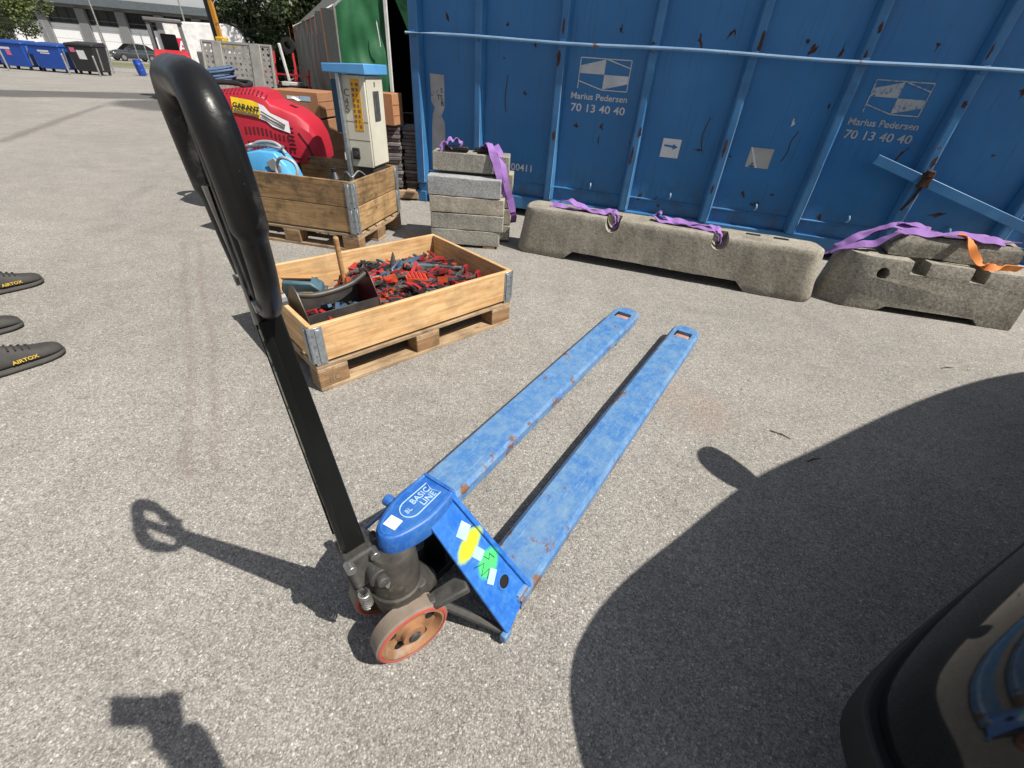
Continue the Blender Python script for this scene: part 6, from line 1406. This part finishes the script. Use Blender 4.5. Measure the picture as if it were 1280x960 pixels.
# factory building
FB = empty('factory_building', (-60.0, 55.0, -.55), R(16), 'long low building with white panels, dark windows and grey concrete columns', 'building')
zf = lambda z: 1.2885 + (z - 1.2885) * 60 / 36 + .55      # heights above the building base
ZW, ZT, ZR = zf(1.90), zf(2.80), zf(3.30)
m = MB(); m.b2(0, 62, 0.3, 12, 0, ZT + .1); m.build('wall', 'facade_concrete', FB)
m = MB(); m.b2(-.6, 63, -1.0, 13, ZT + .12, ZR); m.build('roof_edge', 'roof_edge', FB, bevel=.03)
m = MB(); m.b2(-.6, 63, -.15, .29, ZT - .12, ZT + .115); m.build('lintel', 'facade_concrete', FB)
xb = 4.55; sp = 3.62
for k in range(-1, 16):
    x = xb + k * sp
    m = MB(); m.b2(x - .42, x + .42, -.30, .295, 0, ZT - .121); m.build('column', 'facade_concrete', FB, bevel=.02)
    if k < 15:
        m = MB(); m.b2(x + .43, x + sp - .43, .02, .297, 0.05, ZW); m.build('white_panel', 'facade_white', FB, bevel=.01)
        f = empty('window'); f.parent = FB
        m = MB(); m.b2(x + .45, x + sp - .45, .22, .285, ZW + .06, ZT - .14); m.build('pane', 'window_glass', f)
        m = MB(); m.b2(x + .43, x + sp - .43, .12, .24, ZW + .002, ZW + .09); m.build('sill', 'roof_edge', f)
        for q in (1, 2):
            xx = x + .43 + (sp - .86) * q / 3; m = MB(); m.b2(xx - .03, xx + .03, .15, .235, ZW + .095, ZT - .135); m.build('mullion', 'machine_black', f)
        m = MB(); m.b2(x + .45, x + sp - .45, .16, .23, ZW + .42, ZW + .46); m.build('transom', 'bracket_grey', f)
# lamp poles in the yard
for i, (px, py) in enumerate(((-40.6, 50.0), (-29.1, 45.0))):
    l = empty('lamp_post', (px, py, gz(px, py)), 0, ['slim grey lamp post beside the far parked car', 'slim grey lamp post behind the loader'][i], 'lamp post', 'lamp posts in front of the building')
    m = MB(); m.cyl((0, 0, 0), (0, 0, 6.5), .075, .05, n=10); m.build('pole', 'zinc_post', l)
    m = MB(); m.b2(-.12, .5, -.1, .1, 6.45, 6.6); m.build('lamp_head', 'machine_grey', l, bevel=.03)
# wire fence behind the bins
fn = empty('wire_fence', (-36.0, 28.6, gz(-36, 29)), R(20), 'tall wire mesh fence with zinc posts behind the waste bins', 'fence')
for k in range(6):
    m = MB(); m.cyl((k * 2.6, 0, 0), (k * 2.6, 0, 2.35), .04, n=10); m.build('post', 'zinc_post', fn)
m = MB()
for zz in (.1, .6, 1.1, 1.6, 2.1, 2.3): m.tube([(0, 0, zz), (13.0, 0, zz)], .010, 5)
for k in range(131): m.tube([(k * .1, .0, .1), (k * .1, .0, 2.3)], .0022, 4)
m.build('wire_mesh', 'zinc_post', fn)
for k in (4.55, 4.75, 4.95):
    m = MB(); m.cyl((k * 2.6, .5, 0), (k * 2.6, .5, 2.2), .035, n=8); m.build('gate_tube', 'zinc_post', fn)

# ------------------------------------------------------------------ trees
def tree(x, y, h, rx, rz_, zc, mat, n, label, seed, leaf=.22, group='trees around the yard'):
    r = random.Random(seed); z0 = gz(x, y); t = empty('tree', (x, y, z0), 0, label, 'tree', group)
    m = MB(); m.tube(spline([(0, 0, -.1), (.05, .03, h * .25), (-.04, .06, h * .5), (.03, 0, h * .82)], 4), [.20 - .013 * i for i in range(13)], 9)
    limbs = []
    for k in range(9):
        a = r.uniform(0, 6.28); z1 = h * r.uniform(.22, .6); e = V(math.cos(a) * rx * .72, math.sin(a) * rx * .72, z1 + rz_ * r.uniform(.1, .6)); limbs.append(e)
        m.tube(spline([(0, 0, z1 - .2), (e.x * .45, e.y * .45, z1 + (e.z - z1) * .35), tuple(e)], 4), [.085 - .008 * i for i in range(9)], 6)
    m.build('trunk', 'bark', t, smooth=60)
    clumps = []
    for k in range(46):
        a = r.uniform(0, 6.28); u = r.uniform(-1, 1); q = r.uniform(.45, 1.0); s = math.sqrt(1 - u * u)
        clumps.append((V(math.cos(a) * s * rx * q, math.sin(a) * s * rx * q, zc + u * rz_ * q), r.uniform(.28, .5) * rx * .62))
    vs = []; fs = []
    for i in range(n):
        c, cr_ = r.choice(clumps); d = V(r.gauss(0, 1), r.gauss(0, 1), r.gauss(0, 1)); d = d.normalized() * cr_ * (r.random() ** .4)
        p = c + d; L = leaf * r.uniform(.6, 1.3); ax = V(r.gauss(0, 1), r.gauss(0, 1), r.gauss(0, .6)).normalized(); bx = ax.cross(V(r.gauss(0, 1), r.gauss(0, 1), r.gauss(0, 1))).normalized()
        b = len(vs); vs += [p - ax * L * .5, p + bx * L * .28, p + ax * L * .5, p - bx * L * .28]; fs.append((b, b + 1, b + 2, b + 3))
    me = bpy.data.meshes.new('crown'); me.from_pydata([tuple(p) for p in vs], [], fs); me.materials.append(MATS[mat]); link('crown', me, t)
    return t
tree(-45.2, 36.5, 7.5, 4.2, 3.1, 3.6, 'leaf_mid', 15000, 'leafy green tree behind the wire fence, at the left edge', 1)
tree(-39.4, 38.8, 7.0, 3.2, 2.7, 3.5, 'leaf_mid', 12000, 'leafy green tree behind the waste bins, right of the leftmost tree', 2)
tree(-15.6, 30.2, 9.0, 2.6, 3.8, 4.3, 'leaf_dark', 15000, 'dark green tree behind the white trailer', 3)
tree(-11.8, 27.5, 8.5, 3.0, 3.8, 4.0, 'leaf_dark', 16000, 'dense dark tree behind the tent, between trailer and tent', 4)
tree(-7.8, 26.5, 8.5, 3.0, 3.6, 4.2, 'leaf_dark', 12000, 'dark tree rising right behind the tent roof', 5)
tree(-15.0, 34.5, 5.0, 3.0, 2.4, 2.2, 'leaf_dark', 11000, 'low dark tree filling the gap behind the trailer front', 6)
tree(-9.5, 29.0, 5.0, 3.2, 2.5, 2.2, 'leaf_dark', 11000, 'low dark tree behind the red trolleys', 7)

# ------------------------------------------------------------------ dark car at the right, partly in frame
CU = Vector((0.8755, 0.4832, 0)); CW = Vector((0.4832, -0.8755, 0)); CA = Vector((0.775, 0.415, 0))
car = empty('near_car', CA, math.atan2(CU.y, CU.x), 'glossy black car at the lower right corner, close to the camera', 'car')   # local x backwards along the car, local -y across it
CWD = 1.74
STN = [  # u, front inset from side, sill z, shoulder z, shoulder inset, edge z, edge inset, top z
    (-.27, .60, .34, .58, .03, .66, .10, .68), (-.235, .36, .27, .62, .03, .72, .09, .75), (-.18, .16, .24, .66, .03, .77, .08, .81), (-.10, .055, .22, .69, .02, .82, .07, .87), (0.0, .015, .21, .72, .015, .865, .055, .93),
    (.25, .0, .21, .80, .008, .95, .03, 1.02), (.55, .0, .21, .87, .008, 1.02, .03, 1.10), (.78, .0, .21, .92, .008, 1.09, .03, 1.17), (.98, .0, .21, .95, .010, 1.19, .055, 1.29), (1.35, .0, .21, .96, .012, 1.39, .13, 1.47), (1.72, .0, .21, .96, .012, 1.47, .185, 1.545),
    (2.2, .0, .21, .97, .012, 1.53, .19, 1.60), (3.0, .0, .21, .98, .012, 1.53, .20, 1.60), (3.6, .02, .22, .98, .015, 1.46, .22, 1.54), (3.92, .06, .26, .96, .02, 1.15, .2, 1.22), (4.05, .12, .32, .85, .04, .95, .12, 1.0)]
def csec(st):
    u, ins, zs_, sh, si, ez, ei, tz = st; P = []
    pts = [(ins + .05, zs_), (ins + .012, zs_ + .06), (ins, zs_ + .20), (ins, (zs_ + sh) / 2 + .08), (ins + si, sh), (ins + ei, ez), (ins + ei + .10, ez + (tz - ez) * .55), (ins + ei + .26, tz - (tz - ez) * .12)]
    half = [(max(.0, a), z) for a, z in pts]
    lim = CWD / 2 - .02
    L_ = [V(u, -min(a, lim), z) for a, z in half]; Rr_ = [V(u, -(CWD - min(a, lim)), z) for a, z in half[::-1]]
    return L_ + [V(u, -CWD / 2, tz)] + Rr_
m = MB(); m.loft([csec(s) for s in STN])
for i, fc in enumerate(m.f):          # glass panes of the cabin: windscreen, side windows, rear window
    if len(fc) > 4: continue
    c_ = sum((m.v[k] for k in fc), V(0, 0, 0)) / 4
    side_ = c_.y > -.25 or c_.y < -CWD + .25
    if (1.3 < c_.x < 3.5 and side_ and 1.02 < c_.z < 1.45) or (.85 < c_.x < 1.65 and not side_) or (3.6 < c_.x < 3.95 and not side_): m.m[i] = 1
body = m.build('body', ['car_paint', 'car_glass'], car, smooth=60)
sd_ = body.modifiers.new('sub', 'SUBSURF'); sd_.levels = 2; sd_.render_levels = 2
for s in (1, -1):
    mr = empty('door_mirror'); mr.parent = car; yb = .0 if s > 0 else -CWD
    m = MB(); m.loft([[V(.985 + a * .065, yb + s * (.095 + .125 * k_ * math.cos(b)), 1.07 + .085 * k_ * math.sin(b)) for b in [2 * math.pi * q / 16 for q in range(16)]] for a, k_ in ((0, .45), (.2, .72), (.6, .92), (1.2, 1.0), (1.75, .97))]); m.build('shell', 'car_paint', mr, smooth=60)
    m = MB(); m.beam((1.03, yb - s * .02, .95), (1.03, yb + s * .06, 1.0), .06, .04); m.build('arm', 'car_trim', mr, bevel=.006)
    m = MB(); m.b2(1.1005, 1.104, *sorted((yb + s * .05, yb + s * .18)), 1.015, 1.105); m.build('glass', 'lamp_clear', mr)
    for u in (.62, 3.15):
        w = empty('wheel'); w.parent = car; yw = -.11 if s > 0 else -CWD + .11
        m = MB(); m.lathe((u, yw, .31), (0, 1, 0), [(-.10, .2), (-.10, .30), (-.07, .315), (.07, .315), (.10, .30), (.10, .2)], 28, closed=True); m.build('tyre', 'tyre', w)
        m = MB(); m.cyl((u, yw - .08, .31), (u, yw + .08, .31), .205, n=24); m.build('rim', 'steel', w, bevel=.01)
    m = MB(); hy = -.14 if s > 0 else -CWD + .14; m.lathe((-.105, hy, .64), (-.8, s * .5, .25), [(0, 0), (.02, .05), (.0, .075), (-.03, .08)], 18); m.build('headlight', 'lamp_clear', car)
    for u in (1.3, 2.3):
        m = MB(); m.beam((u + .62, yb + s * .004, .86), (u + .80, yb + s * .004, .87), .02, .03); m.build('door_handle', 'car_paint', car, bevel=.006)
# black plastic lip round the foot of the bumper and sill
lip = []
for st0 in STN[:12]:
    lip.append(V(st0[0], -max(0, min(st0[1], CWD / 2)) - .018, st0[2] + .075))
m = MB(); lp_ = spline([V(-.275, -.87, .32)] + lip, 4); m.ribbon(lp_, .10, .040, sides=[V(0, 0, 1)] * len(lp_)); m.build('bumper_lip', 'car_trim', car, smooth=60, bevel=.008)
m = MB(); m.b2(-.30, -.27, -1.12, -.62, .40, .51); m.build('number_plate', 'white_label', car, bevel=.004)

# ------------------------------------------------------------------ people
def skin_body(name, joints, edges, mats, parent, lv=2):
    me = bpy.data.meshes.new(name); bm = bmesh.new(); ly = bm.verts.layers.skin.verify(); vl = [bm.verts.new(j[0]) for j in joints]
    for a, b in edges: bm.edges.new((vl[a], vl[b]))
    for i, j in enumerate(joints): vl[i][ly].radius = (j[1], j[2] if len(j) > 2 else j[1]); vl[i][ly].use_root = (i == 0)
    bm.to_mesh(me); bm.free(); me.materials.append(MATS[mats]); o = link(name, me, parent)
    o.modifiers.new('skin', 'SKIN').use_smooth_shade = True; s = o.modifiers.new('sub', 'SUBSURF'); s.levels = s.render_levels = lv
    return o
def shoe(parent, M, left=False, word=True):
    s = bpy.data.objects.new('shoe', None); COL.objects.link(s); s.parent = parent; s.matrix_local = M
    # x from heel (0) to toe (.30)
    sec = [(.0, .032, .075, .12), (.015, .038, .09, .135), (.06, .043, .10, .14), (.10, .042, .10, .13), (.15, .047, .09, .105), (.20, .054, .078, .084), (.245, .054, .068, .073), (.28, .044, .058, .064), (.298, .026, .044, .050)]
    def off(x): return .012 * math.sin(math.pi * min(1, x / .3)) * (1 if left else -1)
    rings = []
    for x, w, z1, z2 in sec: rings.append([V(x, off(x) - w, .024), V(x, off(x) - w * 1.02, .024 + (z1 - .024) * .5), V(x, off(x) - w * .72, z1), V(x, off(x) - w * .3, z2), V(x, off(x) + w * .3, z2), V(x, off(x) + w * .72, z1), V(x, off(x) + w * 1.02, .024 + (z1 - .024) * .5), V(x, off(x) + w, .024)])
    o = MB().loft(rings).build('upper', 'shoe_grey', s, smooth=60); q = o.modifiers.new('s', 'SUBSURF'); q.levels = q.render_levels = 2
    rings = []
    for x, w, z1, z2 in [(-.006, .026, 0, 0)] + sec[1:-1] + [(.304, .018, 0, 0)]:
        lift = .010 * max(0, (x - .22) / .08) ** 2 + .006 * max(0, (.03 - x) / .03); ww = w + .006
        rings.append([V(x, off(x) - ww * .94, lift), V(x, off(x) - ww, .012 + lift), V(x, off(x) - ww * .97, .031 + lift * .7), V(x, off(x) + ww * .97, .031 + lift * .7), V(x, off(x) + ww, .012 + lift), V(x, off(x) + ww * .94, lift)])
    o = MB().loft(rings).build('sole', 'shoe_sole', s, smooth=50); q = o.modifiers.new('s', 'SUBSURF'); q.levels = q.render_levels = 1
    m = MB()
    for k in range(4): x = .115 + k * .022; m.tube([V(x, off(x) - .032, .106 - k * .007), V(x + .004, off(x), .126 - k * .009), V(x, off(x) + .032, .106 - k * .007)], .0035, 6)
    m.build('lace', 'shoe_dark', s)
    m = MB(); m.lathe((.055, 0, .105), (.1, 0, 1), [(0, .036), (.02, .043), (.045, .043), (.05, .036)], 16); m.build('collar', 'shoe_dark', s)
    for sd in (-1, 1):
        xs_ = (.10, .225) if sd < 0 else (.225, .10); 
        def sp_(x): return V(x, off(x) + sd * (.0465 + .007 * (x - .1) / .125), .044)
        a, b = sp_(xs_[0]), sp_(xs_[1])
        text('lettering', 'AIRTOX', .0225, frame(a, b - a, V(0, -sd * .25, 1)), 'shoe_yellow', s, ext=.004, bold=.0004, sx=1.12)
    return s
def person(name, hip, face, feet, label, top='navy_cloth', legs='black_cloth', height=1.78, arms=None, word=True, headdir=None):
    """feet: two (x, y) ankle points; built upright at the given place, z=0 ground"""
    f = V(face).normalized(); l = V(-f.y, f.x, 0); p = empty(name, (hip[0], hip[1], 0), 0, label, 'person')
    o = V(hip[0], hip[1], 0); k = height / 1.78
    J = []; E = []
    def add(v, r, r2=None): J.append((tuple(V(v)), r * k, (r2 or r) * k)); return len(J) - 1
    A = lambda a, b, z: f * (a * k) + l * (b * k) + V(0, 0, z * k)
    pel = add(A(0, 0, .95), .15, .11); sp1 = add(A(.01, 0, 1.10), .14, .10); ch = add(A(.0, 0, 1.30), .165, .115); nb = add(A(-.01, 0, 1.45), .075, .07); nk = add(A(.0, 0, 1.52), .055, .055); hd0 = add(A(.02, 0, 1.60), .075, .085); hd = add(A(.02, 0, 1.69), .078, .09); ht = add(A(.01, 0, 1.755), .055, .06)
    E += [(pel, sp1), (sp1, ch), (ch, nb), (nb, nk), (nk, hd0), (hd0, hd), (hd, ht)]
    ank = []
    for sgn, ft in ((1, feet[0]), (-1, feet[1])):
        an = V(ft[0] - hip[0], ft[1] - hip[1], .10); hj = A(0, .095 * sgn, .90); kn_ = (an + hj) * .5 + f * .03; kn_.z = .50 * k
        a = add(hj, .095); b = add(kn_, .068); c = add((kn_ + an) * .5 - f * .015, .058); d = add(an + V(0, 0, .02), .062 if legs != 'skin' else .045)
        E += [(pel, a), (a, b), (b, c), (c, d)]; ank.append(an)
    hands = []
    for sgn in (1, -1):
        sh = A(-.01, .19 * sgn, 1.42); tgt = arms.get(sgn) if arms else None
        if tgt: el, wr = V(tgt[0]) - o, V(tgt[1]) - o; wr = wr + (wr - el).normalized() * .05
        else: el, wr = A(-.03, .27 * sgn, 1.12), A(.07, .29 * sgn, .88)
        a = add(sh, .07); b = add((sh + el) * .5, .055); c = add(el, .052); d = add((el + wr) * .5, .052); e = add(wr, .042)
        E += [(ch, a), (a, b), (b, c), (c, d), (d, e)]; hands.append((sgn, el, wr))
    body = skin_body('body', J, E, top, p)
    # trousers, head skin and hair are clothing/hair shells over the body
    TJ = []; TE = []
    def tadd(v, r, r2=None): TJ.append((tuple(V(v)), r * k, (r2 or r) * k)); return len(TJ) - 1
    a0 = tadd(A(0, 0, .97), .157, .118)
    for i, sgn in enumerate((1, -1)):
        an = ank[i]; hj = A(0, .095 * sgn, .90); kn_ = (an + hj) * .5 + f * .03; kn_.z = .50 * k
        a = tadd(hj, .104); b = tadd(kn_, .078); c = tadd((kn_ + an) * .5 - f * .015, .070); d = tadd(an + V(0, 0, .025), .064); TE += [(a0, a), (a, b), (b, c), (c, d)]
    skin_body('trousers', TJ, TE, legs, p)
    hm = MB(); cen = A(.02, 0, 1.665)
    rings = []
    for j in range(11):
        t = math.pi * j / 10; z = math.cos(t); rr = math.sin(t); ring = []
        for q in range(18):
            a = 2 * math.pi * q / 18; x = math.cos(a); y = math.sin(a)
            w = .078 * (1 if z > -.2 else 1 - .25 * (-z - .2)); dp = .100 * (1 if z > 0 else 1 - .12 * (-z))
            nose = .022 * max(0, 1 - abs(a if a < math.pi else a - 2 * math.pi) / .35) * max(0, 1 - abs(z + .12) / .28)
            ring.append(cen + f * ((dp * x * max(rr, .02)) + nose) + l * (w * y * max(rr, .02)) + V(0, 0, .125 * z * k))
        rings.append(ring)
    hm.loft(rings); hq = hm.build('head', 'skin', p, smooth=80)
    e_ = MB()
    for s in (1, -1): e_.lathe(cen + f * .088 + l * (s * .032) + V(0, 0, .008), f, [(-.006, .011), (.002, .010), (.007, .006), (.009, 0)], 10)
    e_.build('eyes', 'ink', hq)
    e_ = MB(); e_.beam(cen + f * .093 + l * .022 + V(0, 0, -.062), cen + f * .093 - l * .022 + V(0, 0, -.062), .008, .008); e_.build('mouth', 'red_poly', hq)
    e_ = MB()
    for s in (1, -1): e_.lathe(cen + l * (s * .076) + V(0, 0, -.005), l * s, [(-.004, .030), (.008, .028), (.010, .016), (.004, 0)], 10)
    e_.build('ears', 'skin', hq)
    hr = MB(); rings = []
    for j in range(7):
        t = R(4 + 15 * j); ring = []
        for q in range(18):
            a = 2 * math.pi * q / 18; lim = 1.0 if math.cos(a) < .3 else max(.0, 1 - (math.cos(a) - .3) * .95); tt = t * (lim if j > 2 else 1)
            ring.append(cen + f * (.108 * math.cos(a) * math.sin(tt)) + l * (.087 * math.sin(a) * math.sin(tt)) + V(0, 0, .134 * math.cos(tt)))
        rings.append(ring)
    hr.loft(rings); hr.build('hair', 'hair', p, smooth=80)
    for (sgn, el, wr) in hands:
        d = (wr - el).normalized(); side = d.cross(V(0, 0, 1)); side = (side if side.length > .1 else f.copy()).normalized(); nn = side.cross(d).normalized()
        if not (arms and arms.get(sgn)):
            HJ = []; HE = []
            r0 = len(HJ); HJ.append((tuple(wr - d * .01), .027, .02)); HJ.append((tuple(wr + d * .045), .036, .016)); HJ.append((tuple(wr + d * .085), .038, .014)); HE += [(0, 1), (1, 2)]
            for q, (off_, ln) in enumerate(((-.030, .062), (-.010, .074), (.010, .070), (.030, .055))):
                b = len(HJ); HJ.append((tuple(wr + d * .095 + side * off_), .0095)); HJ.append((tuple(wr + d * (.095 + ln * .55) + side * off_ * 1.05 + nn * .008), .0088)); HJ.append((tuple(wr + d * (.095 + ln * .95) + side * off_ * 1.05 + nn * .026), .0075)); HE += [(2, b), (b, b + 1), (b + 1, b + 2)]
            b = len(HJ); s_ = side * (-1 if sgn > 0 else 1); HJ.append((tuple(wr + d * .035 + s_ * .04 + nn * .008), .012)); HJ.append((tuple(wr + d * .07 + s_ * .058 + nn * .018), .0095)); HE += [(1, b), (b, b + 1)]
            skin_body('hand', HJ, HE, 'skin', p)
    return p, ank, f, l
def feet_shoes(p, hip, toes, d):
    d = V(d).normalized(); l = V(-d.y, d.x, 0)
    for i, t in enumerate(toes):
        heel = V(t[0], t[1], 0) - d * .30 - V(hip[0], hip[1], 0)
        Mx = Matrix(((d.x, l.x, 0, heel.x), (d.y, l.y, 0, heel.y), (0, 0, 1, 0), (0, 0, 0, 1))); shoe(p, Mx, left=(i == 0))
FDIR = Vector((.45, .893, 0))
def standing(toeL, toeR, label, top, legs, dv):
    d = V(dv).normalized(); aL = V(toeL[0], toeL[1], 0) - d * .245; aR = V(toeR[0], toeR[1], 0) - d * .245; hip = (aL + aR) / 2 + d * .01
    p, *_ = person('person', (hip.x, hip.y), d, ((aL.x, aL.y), (aR.x, aR.y)), label, top, legs); feet_shoes(p, (hip.x, hip.y), (toeL, toeR), d); return p
standing((-2.665, 1.985), (-2.255, 1.775), 'person in black trousers and grey safety shoes with yellow lettering, both toes visible at left', 'navy_cloth', 'black_cloth', FDIR)
standing((-3.52, 2.66), (-3.045, 2.515), 'person of whom one grey safety shoe shows, upper left of the other pair', 'grey_cloth', 'black_cloth', FDIR)

# the photographer, outside the frame: a hand holding a phone casts the shadow at the lower left
ph = empty('phone', (0, 0, 0), 0, 'dark phone held up out of frame, its shadow falls at lower left', 'phone')
PX = Rv.copy(); PU = Uv.copy(); PB = -fw
pc = Vector((0, 0, CAM_H)) + PB * .012 + PX * .058 - PU * .022          # middle of the phone, just behind the lens
PM = Matrix(((PX.x, PU.x, PB.x, pc.x), (PX.y, PU.y, PB.y, pc.y), (PX.z, PU.z, PB.z, pc.z), (0, 0, 0, 1))); ph.matrix_world = PM
m = MB(); m.box((0, 0, 0), (.148, .072, .008)); m.build('case', 'tool_black', ph, bevel=.003)
m = MB(); m.box((0, 0, .0046), (.140, .066, .001)); m.build('screen', 'dark_glass', ph)
PH_HIP = (.36, -.62)
wr = pc + PX * .125 - PU * .060 + PB * .025; el = Vector((.46, -.34, 1.10))
p, ank, f_, l_ = person('person', PH_HIP, (-.35, .94, 0), ((.27, -.60), (.48, -.66)), 'photographer in dark clothes outside the frame, whose raised hand casts a shadow', 'black_cloth', 'navy_cloth', 1.76, arms={-1: (el, wr)})
for i, (ax_, ay_) in enumerate(((.27, -.60), (.48, -.66))): pass
feet_shoes(p, PH_HIP, ((.19, -.375), (.395, -.43)), (-.33, .94, 0))
# gripping hand round the right end of the phone
HJ = []; HE = []
inv = Matrix.Translation((-PH_HIP[0], -PH_HIP[1], 0))
def hp(a, b, c): return tuple(inv @ (PM @ Vector((a, b, c))))
HJ.append((tuple(inv @ (wr + (el - wr).normalized() * .03)), .040, .036)); HJ.append((hp(.088, -.042, .024), .040, .026)); HJ.append((hp(.068, -.018, .024), .032, .018)); HE += [(0, 1), (1, 2)]
for (y0, x1) in ((.024, .030), (.006, .026), (-.012, .030), (-.030, .038)):
    b = len(HJ); HJ.append((hp(.080, y0, .018), .0105)); HJ.append((hp(.090, y0 + .004, -.004), .0095)); HJ.append((hp(x1 + .032, y0 + .006, -.014), .0085)); HJ.append((hp(x1 + .012, y0 + .006, -.0125), .0075)); HE += [(2, b), (b, b + 1), (b + 1, b + 2), (b + 2, b + 3)]
b = len(HJ); HJ.append((hp(.058, -.035, .022), .014)); HJ.append((hp(.036, -.018, .018), .011)); HJ.append((hp(.018, -.004, .0155), .0095)); HE += [(1, b), (b, b + 1), (b + 1, b + 2)]
skin_body('hand', HJ, HE, 'skin', p)

# ------------------------------------------------------------------ small litter on the asphalt
lr = random.Random(4)
def twig(x, y, a, L, label, r=.003):
    m = MB(); d = V(math.cos(a), math.sin(a), 0); n = V(-d.y, d.x, 0); m.tube([V(x, y, .004), V(x, y, .005) + d * L * .5 + n * L * .08, V(x, y, .004) + d * L], [r, r * .9, r * .5], 6); tag(m.build('twig', 'twig'), label, 'twig', 'twigs on the asphalt')
twig(1.22, 1.58, R(-35), .09, 'small dark twig on the sunny asphalt left of the car shadow')
twig(2.57, 2.30, R(10), .08, 'small curved twig near the far edge of the car shadow')
twig(1.30, 1.39, R(20), .07, 'small twig just inside the shadow of the car')
gm = MB()
for i in range(260):
    x = lr.uniform(-2.6, 3.0); y = lr.uniform(.35, 3.2); s = lr.uniform(.002, .0055)
    gm.box((x, y, s * .4), (s * lr.uniform(.8, 1.6), s, s * .9), Matrix.Rotation(lr.uniform(0, 3), 3, 'Z') @ Matrix.Rotation(lr.uniform(-.4, .4), 3, 'X'))
tag(gm.build('loose_grit', 'kerb_stone', bevel=0), 'scattered grit and pebbles on the asphalt', 'grit', kind='stuff')
